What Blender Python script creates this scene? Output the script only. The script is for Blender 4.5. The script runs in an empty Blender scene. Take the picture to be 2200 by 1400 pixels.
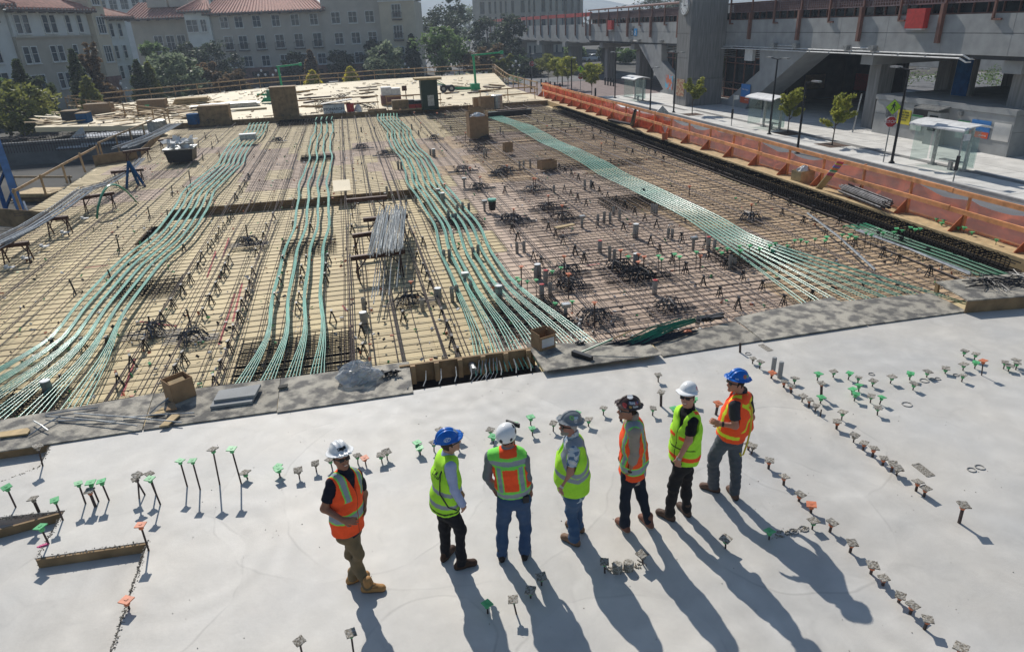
import bpy, math, random
import numpy as np
from mathutils import Vector, Matrix
random.seed(7); np.random.seed(7)
D = bpy.data; SC = bpy.context.scene; COL = SC.collection
R = math.radians
# ---------------------------------------------------------------- camera, sky, sun, exposure
cd = D.cameras.new('camera'); cam = D.objects.new('camera', cd); COL.objects.link(cam)
cd.sensor_width = 36; cd.lens = 36 * 1458 / 2200; cd.clip_start = .1; cd.clip_end = 4000
_r = Vector((0.97266,-0.22947,-0.035722)); _u = Vector((0.125019,0.387757,0.913244)); _f = Vector((0.19571,0.892742,-0.405844))
cam.matrix_world = Matrix.Translation((0, 0, 6.0)) @ Matrix((_r, _u, -_f)).transposed().to_4x4()
SC.camera = cam
SUN_EL = R(39.0); SUN_DIR = Vector((-.15, 1, 0)).normalized()
W = D.worlds.new('World'); SC.world = W; W.use_nodes = True
nt = W.node_tree; bg = nt.nodes['Background']
sky = nt.nodes.new('ShaderNodeTexSky'); sky.sky_type = 'NISHITA'; sky.sun_disc = False
sky.sun_elevation = SUN_EL; sky.sun_rotation = math.atan2(SUN_DIR.x, SUN_DIR.y)
sky.air_density = 1.3; sky.dust_density = .6; sky.ozone_density = 3
nt.links.new(sky.outputs[0], bg.inputs[0]); bg.inputs[1].default_value = .085
sl = D.lights.new('sun', 'SUN'); sl.energy = 4.6; sl.angle = R(.53); sl.color = (1, .955, .88)
sun = D.objects.new('sun', sl); COL.objects.link(sun)
_d = Vector((SUN_DIR.x * math.cos(SUN_EL), SUN_DIR.y * math.cos(SUN_EL), math.sin(SUN_EL)))
sun.rotation_euler = _d.to_track_quat('Z', 'Y').to_euler()
vs = SC.view_settings; vs.view_transform = 'Standard'; vs.look = 'None'; vs.gamma = 1; vs.use_curve_mapping = False
vs.exposure = .02
SC.cycles.use_denoising = True
SC.cycles.max_bounces = 8; SC.cycles.transparent_max_bounces = 24; SC.cycles.volume_bounces = 0

# ---------------------------------------------------------------- helpers
class MB:
    """collects geometry in world (or local) coordinates and links it as ONE mesh object"""
    def __init__(s): s.v = []; s.f = []; s.m = []
    def add(s, vs_, fs, mi=0):
        o = len(s.v); s.v += [tuple(p) for p in vs_]; s.f += [tuple(i + o for i in f) for f in fs]; s.m += [mi] * len(fs); return s
    def box(s, c, d, rz=0, mi=0, M=None):
        x, y, z = d[0] / 2, d[1] / 2, d[2] / 2
        P_ = [Vector((a * x, b * y, e * z)) for e in (-1, 1) for b in (-1, 1) for a in (-1, 1)]
        m = M if M is not None else Matrix.Rotation(rz, 3, 'Z')
        return s.add([m @ p + Vector(c) for p in P_], [(0, 2, 3, 1), (4, 5, 7, 6), (0, 1, 5, 4), (2, 6, 7, 3), (0, 4, 6, 2), (1, 3, 7, 5)], mi)
    def box2(s, lo, hi, mi=0):
        return s.box([(a + b) / 2 for a, b in zip(lo, hi)], [abs(b - a) for a, b in zip(lo, hi)], mi=mi)
    def bar(s, a, b, w, h, mi=0, up=(0, 0, 1)):
        a = Vector(a); b = Vector(b); d = b - a; L = d.length
        if L < 1e-6: return s
        z = d / L; x = z.cross(Vector(up))
        if x.length < 1e-3: x = z.cross(Vector((0, 1, 0)))
        x.normalize(); y = x.cross(z)
        return s.box((a + b) / 2, (w, h, L), mi=mi, M=Matrix((x, y, z)).transposed())
    def tube(s, pts, r, n=6, mi=0, cap=True, flat=1.0):
        pts = [Vector(p) for p in pts]; N = len(pts); vs_ = []; fs = []
        for i, p in enumerate(pts):
            t = (pts[min(i + 1, N - 1)] - pts[max(i - 1, 0)]).normalized()
            ref = Vector((0, 0, 1)) if abs(t.z) < .95 else Vector((1, 0, 0))
            x = t.cross(ref).normalized(); y = x.cross(t)
            rr = r[i] if isinstance(r, (list, tuple)) else r
            for k in range(n):
                a = 2 * math.pi * k / n; vs_.append(p + x * (math.cos(a) * rr) + y * (math.sin(a) * rr * flat))
        for i in range(N - 1):
            for k in range(n):
                k2 = (k + 1) % n; fs.append((i * n + k, i * n + k2, (i + 1) * n + k2, (i + 1) * n + k))
        if cap and n > 2: fs += [tuple(range(n))[::-1], tuple((N - 1) * n + k for k in range(n))]
        return s.add(vs_, fs, mi)
    def cyl(s, a, b, r, n=12, mi=0, r2=None): return s.tube([a, b], [r, r if r2 is None else r2], n, mi)
    def lathe(s, prof, c=(0, 0, 0), n=16, mi=0, sx=1, sy=1):
        vs_ = []; fs = []
        for (r, z) in prof:
            for k in range(n):
                a = 2 * math.pi * k / n; vs_.append((c[0] + r * sx * math.cos(a), c[1] + r * sy * math.sin(a), c[2] + z))
        for i in range(len(prof) - 1):
            for k in range(n):
                k2 = (k + 1) % n; fs.append((i * n + k, i * n + k2, (i + 1) * n + k2, (i + 1) * n + k))
        fs += [tuple(range(n))[::-1], tuple((len(prof) - 1) * n + k for k in range(n))]
        return s.add(vs_, fs, mi)
    def prism(s, poly, ext, mi=0):
        """poly: 3-D points of one face, ext: extrusion vector"""
        n = len(poly); a = [Vector(p) for p in poly]; e = Vector(ext); b = [p + e for p in a]
        return s.add(a + b, [tuple(range(n))[::-1], tuple(range(n, 2 * n))] + [(i, (i + 1) % n, n + (i + 1) % n, n + i) for i in range(n)], mi)
    def quad(s, a, b, c, d, mi=0): return s.add([a, b, c, d], [(0, 1, 2, 3)], mi)
    def sheet(s, a, b, c, d, t, mi=0):
        """a thin plate with corners a b c d (top face) and thickness t downward"""
        return s.prism([a, b, c, d], (0, 0, -t), mi)
    def build(s, name, mat, parent=None, smooth=False, loc=None, local=False):
        me = D.meshes.new(name)
        o_ = Vector((0, 0, 0))
        if local: pass
        elif loc is not None: o_ = Vector(loc)
        elif parent is not None and parent.name in WORLD: o_ = WORLD[parent.name]
        me.from_pydata([(p[0] - o_.x, p[1] - o_.y, p[2] - o_.z) for p in s.v], [], s.f)
        for m in (mat if isinstance(mat, (list, tuple)) else [mat]): me.materials.append(m)
        if any(s.m): me.polygons.foreach_set('material_index', s.m)
        if smooth: me.polygons.foreach_set('use_smooth', [True] * len(s.f))
        me.update()
        o = D.objects.new(name, me); COL.objects.link(o)
        if parent is not None:
            o.parent = parent
            if parent.name in WORLD: WORLD[o.name] = WORLD[parent.name]
        elif loc is not None: o.location = o_; WORLD[o.name] = o_
        else: WORLD[o.name] = Vector((0, 0, 0))
        return o
WORLD = {}
def tag(o, label=None, cat=None, group=None, kind=None):
    if label: o['label'] = label
    if cat: o['category'] = cat
    if group: o['group'] = group
    if kind: o['kind'] = kind
    return o
def thing(name, label, cat, loc, rz=None, group=None):
    """Empty at the thing's base. Without rz its parts are authored in world coordinates, with rz in local ones."""
    o = D.objects.new(name, None); COL.objects.link(o); o.location = loc; o.empty_display_size = .2
    if rz is None: WORLD[o.name] = Vector(loc)
    else: o.rotation_euler = (0, 0, rz)
    return tag(o, label, cat, group)
def copy_tree(o, loc=None, rz=None, label=None, parent=None):
    c = o.copy(); COL.objects.link(c)
    if parent is not None: c.parent = parent
    if loc is not None: c.location = loc
    if rz is not None: c.rotation_euler = (0, 0, rz) if not isinstance(rz, (tuple, list)) else rz
    if label: c['label'] = label
    for ch in list(o.children): copy_tree(ch, parent=c)
    return c
def ordn(i):
    o = 'first second third fourth fifth sixth seventh eighth ninth tenth eleventh twelfth thirteenth fourteenth fifteenth sixteenth seventeenth eighteenth nineteenth'.split()
    if i < 19: return o[i]
    t = ('twenty', 'thirty', 'forty', 'fifty', 'sixty')[(i + 1) // 10 - 2]
    return t[:-1] + 'ieth' if (i + 1) % 10 == 0 else t + '-' + o[(i + 1) % 10 - 1]
U_ = random.uniform
def lerp(a, b, t): return a + (b - a) * t
def vl(a, b, t): return Vector(a).lerp(Vector(b), t)

# ---------------------------------------------------------------- materials (all procedural)
def mat(name, col, var=.12, scale=4, rough=.75, bump=0, bscale=40, metal=0, rnd=0, col2=None, coord='Object', detail=4, alpha=1, spec=.4, sub=None, contrast=1.0, stretch=None):
    m = D.materials.new(name); m.use_nodes = True; t = m.node_tree; b = t.nodes['Principled BSDF']; N = t.nodes.new; L = t.links.new
    b.inputs['Roughness'].default_value = rough; b.inputs['Metallic'].default_value = metal
    b.inputs['Specular IOR Level'].default_value = spec
    tc = N('ShaderNodeTexCoord'); src = tc.outputs[coord]
    if stretch:
        mp = N('ShaderNodeMapping'); mp.inputs['Scale'].default_value = stretch; L(src, mp.inputs[0]); src = mp.outputs[0]
    nz = N('ShaderNodeTexNoise'); nz.inputs['Scale'].default_value = scale; nz.inputs['Detail'].default_value = detail; L(src, nz.inputs['Vector'])
    c2 = col2 if col2 else tuple(max(0, c * (1 - 2 * var)) for c in col); c1 = col if col2 else tuple(c * (1 + var) for c in col)
    rp = N('ShaderNodeValToRGB'); rp.color_ramp.elements[0].position = .5 - .2 / contrast; rp.color_ramp.elements[1].position = .5 + .2 / contrast
    rp.color_ramp.elements[0].color = (*c2, 1); rp.color_ramp.elements[1].color = (*c1, 1)
    L(nz.outputs[0], rp.inputs[0]); out = rp.outputs[0]
    if rnd:
        oi = N('ShaderNodeObjectInfo'); hs = N('ShaderNodeHueSaturation')
        mr = N('ShaderNodeMapRange'); mr.inputs[3].default_value = 1 - rnd; mr.inputs[4].default_value = 1 + rnd
        L(oi.outputs['Random'], mr.inputs[0]); L(mr.outputs[0], hs.inputs['Value']); L(out, hs.inputs['Color']); out = hs.outputs[0]
    L(out, b.inputs['Base Color'])
    if bump:
        n2 = N('ShaderNodeTexNoise'); n2.inputs['Scale'].default_value = bscale; n2.inputs['Detail'].default_value = 3; L(src, n2.inputs['Vector'])
        bp = N('ShaderNodeBump'); bp.inputs['Strength'].default_value = bump; bp.inputs['Distance'].default_value = .02
        L(n2.outputs[0], bp.inputs['Height']); L(bp.outputs[0], b.inputs['Normal'])
    if alpha < 1: b.inputs['Alpha'].default_value = alpha
    return m
def glass_mat(name, tint=(.02, .03, .035), rough=.05):
    m = mat(name, tint, var=.3, scale=1.5, rough=rough, spec=.5); return m
def clear_glass(name, tint=(.75, .85, .82), mixf=.9):
    m = D.materials.new(name); m.use_nodes = True; t = m.node_tree; N = t.nodes.new; L = t.links.new
    b = t.nodes['Principled BSDF']; b.inputs['Base Color'].default_value = (*tint, 1); b.inputs['Roughness'].default_value = .08
    tr = N('ShaderNodeBsdfTransparent'); tr.inputs[0].default_value = (*[.5 + .5 * c for c in tint], 1); mx = N('ShaderNodeMixShader'); mx.inputs[0].default_value = mixf
    L(b.outputs[0], mx.inputs[1]); L(tr.outputs[0], mx.inputs[2]); L(mx.outputs[0], t.nodes['Material Output'].inputs[0]); return m
def vcol_mat(name, rough=.8, bump=.25, bscale=60):
    m = D.materials.new(name); m.use_nodes = True; t = m.node_tree; b = t.nodes['Principled BSDF']; N = t.nodes.new; L = t.links.new
    at = N('ShaderNodeAttribute'); at.attribute_name = 'col'; nz = N('ShaderNodeTexNoise'); nz.inputs['Scale'].default_value = 22
    mr = N('ShaderNodeMapRange'); mr.inputs[3].default_value = .86; mr.inputs[4].default_value = 1.1; hs = N('ShaderNodeHueSaturation')
    tc = N('ShaderNodeTexCoord'); L(tc.outputs['Object'], nz.inputs['Vector'])
    L(nz.outputs[0], mr.inputs[0]); L(mr.outputs[0], hs.inputs['Value']); L(at.outputs['Color'], hs.inputs['Color']); L(hs.outputs[0], b.inputs['Base Color'])
    b.inputs['Roughness'].default_value = rough; b.inputs['Specular IOR Level'].default_value = .3
    if bump:
        n2 = N('ShaderNodeTexNoise'); n2.inputs['Scale'].default_value = bscale; bp = N('ShaderNodeBump'); bp.inputs['Strength'].default_value = bump; bp.inputs['Distance'].default_value = .01
        L(tc.outputs['Object'], n2.inputs['Vector']); L(n2.outputs[0], bp.inputs['Height']); L(bp.outputs[0], b.inputs['Normal'])
    return m
SLAB_ARCS = [(.3, 5.4, .75, 0, .07), (-.4, 8.6, 1.9, 0, .06), (-3.4, 7.2, 1.6, 0, .07), (1.6, 11.6, 1.5, 16, .045), (.2, 11.9, 1.7, 15, .035), (-1.6, 9.6, 1.5, 13, .04), (3.4, 10.6, 1.4, 17, .045), (-2.4, 7.6, .9, 18, .04), (2.2, 4.6, 1.1, 0, .06), (5.0, 6.3, 1.3, 0, .06), (6.2, 7.6, 1.2, 0, .06), (-.9, 4.6, 1.0, 0, .07), (8.8, 7.4, 1.8, 12, .03), (6.4, 4.4, 1.6, 13, .03), (1.0, 8.6, 2.4, 0, .05), (3.6, 3.4, 1.5, 14, .035)]
def slab_mat():
    m = mat('smooth_concrete', (.495, .462, .41), var=.06, scale=.5, rough=.6, bump=.09, bscale=18, detail=8, col2=(.41, .40, .38))
    t = m.node_tree; N = t.nodes.new; L = t.links.new; b = t.nodes['Principled BSDF']
    base = b.inputs['Base Color'].links[0].from_socket; tc = [n for n in t.nodes if n.type == 'TEX_COORD'][0]
    def warp(scale, amt):
        nz = N('ShaderNodeTexNoise'); nz.inputs['Scale'].default_value = scale; nz.inputs['Detail'].default_value = 2; L(tc.outputs['Object'], nz.inputs['Vector'])
        sc = N('ShaderNodeVectorMath'); sc.operation = 'SCALE'; sc.inputs[3].default_value = amt; L(nz.outputs['Color'], sc.inputs[0])
        ad = N('ShaderNodeVectorMath'); ad.operation = 'ADD'; L(tc.outputs['Object'], ad.inputs[0]); L(sc.outputs[0], ad.inputs[1]); return ad.outputs[0]
    # overlapping power-trowel arcs
    vo = N('ShaderNodeTexVoronoi'); vo.inputs['Scale'].default_value = .42; L(warp(.7, .5), vo.inputs['Vector'])
    wv = N('ShaderNodeMath'); wv.operation = 'MULTIPLY'; wv.inputs[1].default_value = 46; L(vo.outputs['Distance'], wv.inputs[0])
    sn = N('ShaderNodeMath'); sn.operation = 'SINE'; L(wv.outputs[0], sn.inputs[0])
    # thin dark laitance lines where passes meet
    ve = N('ShaderNodeTexVoronoi'); ve.feature = 'DISTANCE_TO_EDGE'; ve.inputs['Scale'].default_value = .33; L(warp(1.1, .9), ve.inputs['Vector'])
    ed = N('ShaderNodeMapRange'); ed.inputs[1].default_value = 0; ed.inputs[2].default_value = .018; ed.inputs[3].default_value = 1; ed.inputs[4].default_value = 0; L(ve.outputs['Distance'], ed.inputs[0])
    br = N('ShaderNodeTexNoise'); br.inputs['Scale'].default_value = 1.3; br.inputs['Detail'].default_value = 3; L(tc.outputs['Object'], br.inputs['Vector'])
    bm_ = N('ShaderNodeMapRange'); bm_.inputs[1].default_value = .44; bm_.inputs[2].default_value = .62; L(br.outputs[0], bm_.inputs[0])
    mu = N('ShaderNodeMath'); mu.operation = 'MULTIPLY'; L(ed.outputs[0], mu.inputs[0]); L(bm_.outputs[0], mu.inputs[1])
    # broad pale bloom + fine streaks
    bl = N('ShaderNodeTexNoise'); bl.inputs['Scale'].default_value = .22; bl.inputs['Detail'].default_value = 5; bl.inputs['Roughness'].default_value = .65; L(tc.outputs['Object'], bl.inputs['Vector'])
    sp = N('ShaderNodeTexNoise'); sp.inputs['Scale'].default_value = 90; sp.inputs['Detail'].default_value = 2; L(tc.outputs['Object'], sp.inputs['Vector'])
    def comb(a, wa, bsock):
        x = N('ShaderNodeMath'); x.operation = 'MULTIPLY_ADD'; L(a, x.inputs[0]); x.inputs[1].default_value = wa
        if bsock is None: x.inputs[2].default_value = .48
        else: L(bsock, x.inputs[2])
        return x.outputs[0]
    mo = N('ShaderNodeTexNoise'); mo.inputs['Scale'].default_value = 1.6; mo.inputs['Detail'].default_value = 9; mo.inputs['Roughness'].default_value = .7; L(warp(.8, .8), mo.inputs['Vector'])
    pm = N('ShaderNodeMapRange'); pm.inputs[1].default_value = .45; pm.inputs[2].default_value = .6; pm.inputs[3].default_value = .1; pm.inputs[4].default_value = 1; L(mo.outputs[0], pm.inputs[0]); sm = N('ShaderNodeMath'); sm.operation = 'MULTIPLY'; L(sn.outputs[0], sm.inputs[0]); L(pm.outputs[0], sm.inputs[1])
    v = comb(sm.outputs[0], .040, None); v = comb(mu.outputs[0], -.09, v); v = comb(bl.outputs[0], .58, v); v = comb(sp.outputs[0], .12, v); v = comb(mo.outputs[0], .62, v)
    wp = warp(1.1, .34); sx = N('ShaderNodeSeparateXYZ'); L(wp, sx.inputs[0]); bn = N('ShaderNodeTexNoise'); bn.inputs['Scale'].default_value = 1.1; L(tc.outputs['Object'], bn.inputs['Vector'])
    def mth(op, a, b=None, c=None):
        x = N('ShaderNodeMath'); x.operation = op
        for i, q in enumerate((a, b, c)):
            if q is None: continue
            if isinstance(q, (int, float)): x.inputs[i].default_value = q
            else: L(q, x.inputs[i])
        return x.outputs[0]
    for cx, cy, r0, fans, amp in SLAB_ARCS:      # where the finishing machine swung round, and the thin paste lines it left
        d_ = mth('SQRT', mth('ADD', mth('POWER', mth('SUBTRACT', sx.outputs[0], cx), 2), mth('POWER', mth('SUBTRACT', sx.outputs[1], cy), 2)))
        if fans:
            win = mth('MAXIMUM', mth('SUBTRACT', 1, mth('MULTIPLY', mth('ABSOLUTE', mth('SUBTRACT', d_, r0)), 1 / (.75 * r0))), 0)
            v = mth('ADD', v, mth('MULTIPLY', mth('MULTIPLY', mth('SINE', mth('MULTIPLY', d_, fans)), win), amp * 1.5))
        else:
            ln = mth('MAXIMUM', mth('SUBTRACT', 1, mth('MULTIPLY', mth('ABSOLUTE', mth('SUBTRACT', d_, r0)), 40)), 0); mk_ = mth('MULTIPLY', mth('GREATER_THAN', bn.outputs[0], .47), mth('SUBTRACT', bn.outputs[0], .36))
            v = mth('ADD', v, mth('MULTIPLY', mth('MULTIPLY', ln, mk_), -amp * 13)); side = mth('MULTIPLY', mth('LESS_THAN', d_, r0), mth('MAXIMUM', mth('SUBTRACT', 1, mth('MULTIPLY', mth('ABSOLUTE', mth('SUBTRACT', d_, r0)), 3)), 0)); v = mth('ADD', v, mth('MULTIPLY', side, amp * .9))
    hs = N('ShaderNodeHueSaturation'); L(v, hs.inputs['Value']); L(base, hs.inputs['Color']); L(hs.outputs[0], b.inputs['Base Color'])
    return m
M = dict(
    slab=slab_mat(),
    oldconc=mat('rough_concrete', (.33, .32, .30), var=.2, scale=6, rough=.9, bump=.5, bscale=60, detail=8),
    conc=mat('precast_concrete', (.33, .335, .33), var=.1, scale=1.2, rough=.85, bump=.15, bscale=30, detail=8),
    concd=mat('board_marked_concrete', (.24, .235, .225), var=.16, scale=1.2, rough=.9, bump=.3, bscale=12, stretch=(6, 6, .5), detail=6),
    shadeconc=mat('shade_darkened_concrete', (.055, .055, .056), var=.2, scale=1.2, rough=.9),  # undercroft shade put into the colour of passage walls and soffit
    pit=mat('pit_concrete', (.17, .175, .18), var=.2, scale=.8, rough=.9, detail=8),
    asphalt=mat('asphalt', (.155, .155, .16), var=.16, scale=.8, rough=.9, bump=.2, bscale=80, detail=9),
    plaza=mat('brick_paving', (.23, .175, .165), var=.14, scale=1.5, rough=.9, detail=8),
    walk=mat('pavement_concrete', (.66, .64, .60), var=.1, scale=1.2, rough=.9, detail=8),
    band=mat('dark_paving_band', (.22, .215, .205), var=.12, scale=3, rough=.9),
    kerb=mat('kerb_concrete', (.33, .32, .31), var=.1, scale=3, rough=.9),
    earth=mat('earth', (.10, .095, .085), var=.3, scale=.15, rough=1, detail=9),
    mulch=mat('tree_pit_soil', (.12, .08, .06), var=.3, scale=9, rough=1),
    ply=mat('form_plywood', (.67, .54, .305), scale=.9, rough=.7, rnd=.09, col2=(.52, .41, .24), detail=8, spec=.25),
    plypink=mat('filmed_form_plywood', (.60, .455, .345), scale=.7, rough=.75, rnd=.12, col2=(.44, .335, .265), detail=8, spec=.25),
    plyora=mat('amber_form_plywood', (.60, .43, .26), scale=.8, rough=.75, rnd=.12, col2=(.46, .33, .22), detail=8, spec=.25),
    plyfar=mat('clean_form_plywood', (.66, .55, .36), var=.08, scale=.6, rough=.65, rnd=.07, spec=.3),
    plydark=mat('weathered_form_board', (.27, .18, .095), var=.22, scale=3, rough=.85, rnd=.1, detail=7),
    plyedge=mat('sawn_edge_wood', (.52, .38, .2), var=.15, scale=5, rough=.8),
    cover=mat('muddy_plywood', (.42, .385, .32), col2=(.15, .142, .13), scale=3.2, rough=.95, bump=.9, bscale=35, detail=14, contrast=2.6, rnd=.12),
    timber=mat('pine_timber', (.46, .31, .17), var=.18, scale=3, rough=.8, rnd=.12, detail=6),
    glowtimber=mat('net_glow_timber', (.83, .37, .16), var=.2, scale=3, rough=.8, rnd=.1, detail=6),  # orange light passing the net is put into this timber colour
    rebar=mat('rusty_rebar', (.085, .062, .058), var=.3, scale=7, rough=.7, metal=.2, rnd=.25),
    rebarg=mat('grey_rebar', (.10, .098, .105), var=.3, scale=7, rough=.5, metal=.55, rnd=.25),
    rust=mat('brown_painted_steel', (.075, .032, .022), var=.25, scale=5, rough=.6, metal=.2),
    darkbar=mat('dark_bar_steel', (.022, .02, .02), var=.3, scale=5, rough=.9, spec=.1),
    black=mat('black_plastic', (.018, .018, .022), var=.2, scale=6, rough=.45),
    ptgreen=mat('green_tendon_sheath', (.155, .43, .315), var=.16, scale=2.5, rough=.27, rnd=.14, spec=.8),
    dkgreen=mat('dark_green_sheath', (.02, .21, .11), var=.15, scale=2, rough=.35, spec=.5),
    capg=mat('green_cap_plastic', (.10, .44, .17), var=.12, scale=20, rough=.5, rnd=.1),
    capo=mat('orange_cap_plastic', (.60, .18, .08), var=.15, scale=20, rough=.55, rnd=.1),
    crust=mat('concrete_crust', (.46, .43, .38), col2=(.17, .145, .11), scale=55, rough=1, bump=.8, bscale=120, contrast=2.0, rnd=.15),
    galv=mat('galvanised_steel', (.42, .43, .43), var=.2, scale=8, rough=.4, metal=.75, rnd=.15),
    sleeve=mat('grey_sleeve', (.30, .30, .285), var=.15, scale=7, rough=.5, metal=.35, rnd=.15),
    red=mat('red_paint', (.48, .035, .03), var=.12, scale=6, rough=.5),
    card=mat('cardboard', (.33, .21, .115), var=.1, scale=5, rough=.9, rnd=.08),
    cardin=mat('cardboard_inside', (.22, .14, .08), var=.1, scale=5, rough=.9),
    white=mat('white_paint', (.78, .78, .76), var=.05, scale=3, rough=.5),
    offwhite=mat('dirty_white_sheet', (.66, .66, .65), var=.12, scale=3, rough=.6),
    plastic=mat('clear_polythene', (.62, .64, .66), var=.15, scale=6, rough=.2, alpha=.62, spec=.7),
    tarp=mat('white_tarp', (.62, .63, .64), var=.2, scale=2.2, rough=.6),
    blue=mat('blue_steel', (.018, .09, .22), var=.15, scale=3, rough=.85, spec=.1),
    hosegreen=mat('green_machine_paint', (.02, .33, .15), var=.12, scale=4, rough=.4),
    net=mat('orange_debris_net', (1.0, .20, .06), var=.16, scale=1.6, rough=.8, alpha=.66),
    netd=mat('orange_net_folded', (.95, .20, .07), var=.15, scale=3, rough=.8, alpha=.88),
    blackmetal=mat('black_metal', (.02, .02, .022), var=.2, scale=5, rough=.45, metal=.2),
    brownmetal=mat('brown_metal', (.20, .095, .07), var=.14, scale=3, rough=.6, rnd=.05),
    lattice=mat('mauve_lattice_metal', (.17, .115, .12), var=.12, scale=3, rough=.6),
    glassd=glass_mat('dark_window_glass'),
    glassb=glass_mat('blue_window_glass', (.035, .06, .08), .04),
    glassc=clear_glass('shelter_glass'),
    stuccow=mat('white_stucco', (.62, .64, .62), var=.05, scale=.8, rough=.9, bump=.1, bscale=20, detail=8),
    stuccot=mat('tan_stucco', (.44, .40, .33), var=.06, scale=.8, rough=.9, bump=.1, bscale=20, detail=8),
    stuccoy=mat('cream_stucco', (.58, .51, .39), var=.06, scale=.8, rough=.9, detail=8),
    stuccob=mat('beige_stucco', (.47, .43, .37), var=.06, scale=.8, rough=.9, detail=8),
    brick=mat('red_brown_base', (.21, .11, .09), var=.15, scale=3, rough=.9),
    tile=mat('clay_roof_tile', (.42, .20, .15), var=.2, scale=2.2, rough=.85, rnd=.16, detail=5),
    tilew=mat('tile_end_mortar', (.55, .50, .46), var=.15, scale=8, rough=.9),
    trim=mat('pale_window_trim', (.66, .66, .63), var=.05, scale=3, rough=.7),
    eave=mat('brown_eave', (.10, .08, .07), var=.2, scale=3, rough=.8),
    bark=mat('bark', (.09, .07, .055), var=.3, scale=9, rough=1, bump=.4, bscale=30),
)
def leaf_mat(name, c, c2):
    m = mat(name, c, col2=c2, scale=.9, rough=.55, detail=6, contrast=1.4, spec=.25); b = m.node_tree.nodes['Principled BSDF']
    N = m.node_tree.nodes.new; L = m.node_tree.links.new; src = b.inputs['Base Color'].links[0].from_socket
    tl = N('ShaderNodeBsdfTranslucent'); L(src, tl.inputs[0]); mx = N('ShaderNodeMixShader'); mx.inputs[0].default_value = .52
    L(b.outputs[0], mx.inputs[1]); L(tl.outputs[0], mx.inputs[2]); L(mx.outputs[0], m.node_tree.nodes['Material Output'].inputs[0]); return m
LEAF = dict(dark=leaf_mat('dark_oak_leaf', (.085, .11, .065), (.03, .042, .028)), green=leaf_mat('green_leaf', (.19, .27, .10), (.09, .14, .06)),
            grey=leaf_mat('grey_green_leaf', (.28, .33, .21), (.14, .18, .11)), olive=leaf_mat('olive_leaf', (.27, .28, .07), (.12, .14, .04)),
            yellow=leaf_mat('yellow_leaf', (.72, .60, .04), (.40, .38, .04)), brown=leaf_mat('brown_leaf', (.20, .13, .07), (.10, .08, .045)),
            cedar=leaf_mat('conifer_leaf', (.11, .14, .05), (.04, .06, .03)), young=leaf_mat('young_maple_leaf', (.42, .42, .07), (.20, .23, .045)))

for k_ in ('net', 'netd'):      # thin woven plastic lets the low sun glow through
    m_ = M[k_]; b_ = m_.node_tree.nodes['Principled BSDF']; N_ = m_.node_tree.nodes.new; L_ = m_.node_tree.links.new; src_ = b_.inputs['Base Color'].links[0].from_socket
    tl_ = N_('ShaderNodeBsdfTranslucent'); L_(src_, tl_.inputs[0]); tp_ = N_('ShaderNodeBsdfTransparent'); m1 = N_('ShaderNodeMixShader'); m1.inputs[0].default_value = .5; m2 = N_('ShaderNodeMixShader')
    m2.inputs[0].default_value = b_.inputs['Alpha'].default_value; b_.inputs['Alpha'].default_value = 1
    L_(b_.outputs[0], m1.inputs[1]); L_(tl_.outputs[0], m1.inputs[2]); L_(tp_.outputs[0], m2.inputs[1]); L_(m1.outputs[0], m2.inputs[2]); L_(m2.outputs[0], m_.node_tree.nodes['Material Output'].inputs[0])

# ================================================================ SETTING: terrain, street, slab, formwork deck
def struct(name, mb, m, parent=None, **k): return tag(mb.build(name, m, parent, **k), kind='structure') if parent is None else mb.build(name, m, parent, **k)
def sheetz(poly, z0, z1): return MB().prism([(x, y, z0) for x, y in poly], (0, 0, z1 - z0))
g = MB(); g.quad((-1500, -400, -2.03), (1500, -400, -2.03), (1500, 2500, -2.03), (-1500, 2500, -2.03)); struct('ground', g, M['earth'])
hl = MB()
for (cx, cy, rx, h) in ((-300, 1500, 700, 66), (330, 1750, 600, 78), (1000, 1500, 620, 64), (90, 1300, 380, 26)):
    n = 40; ring = [(cx + rx * math.cos(2 * math.pi * k / n), cy + rx * .5 * math.sin(2 * math.pi * k / n), -2) for k in range(n)]
    top = [(cx + rx * .35 * math.cos(2 * math.pi * k / n), cy + rx * .2 * math.sin(2 * math.pi * k / n), h * (.8 + .25 * math.sin(k * 1.7) * math.cos(k * .9))) for k in range(n)]
    o = len(hl.v); hl.v += ring + top + [(cx, cy, h * 1.05)]; hl.f += [(o + k, o + (k + 1) % n, o + n + (k + 1) % n, o + n + k) for k in range(n)] + [(o + n + k, o + n + (k + 1) % n, o + 2 * n) for k in range(n)]; hl.m += [0] * (2 * n)
struct('hills', hl, mat('hill_scrub', (.10, .10, .06), var=.3, scale=.02, rough=1), smooth=True)
struct('road', sheetz([(17.3, -30), (28.4, -30), (28.4, 69), (26.8, 84), (26.8, 260), (17.3, 260)], -2.02, -1.995), M['asphalt'])
x1 = MB().prism([(-120, 101, -2.02), (120, 101, -2.02), (120, 111, -2.02), (-120, 111, -2.02)], (0, 0, .021)); struct('cross_street', x1, M['asphalt'])
struct('plaza', sheetz([(20, 76), (60, 76), (60, 100.5), (20, 100.5)], -2.02, -1.985), M['plaza'])
kb = MB()
for a, b in (((28.4, -30), (28.4, 66)), ((28.4, 66), (27.9, 76))):
    kb.bar((*a, -1.925), (*b, -1.925), .16, .16)
struct('kerb', kb, M['kerb'])
struct('pavement', sheetz([(28.48, -30), (80, -30), (80, 76.5), (28.0, 76.5), (28.48, 66)], -2.02, -1.86), M['walk'])
bd = MB(); bd.box2((30.9, -30, -1.86), (31.45, 60, -1.856)); bd.box2((30.2, 60, -1.86), (30.7, 76, -1.856))
for k in range(12): bd.box2((28.49, 21 + 3.6 * k, -1.8605), (35.4, 21.035 + 3.6 * k, -1.8575))
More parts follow.
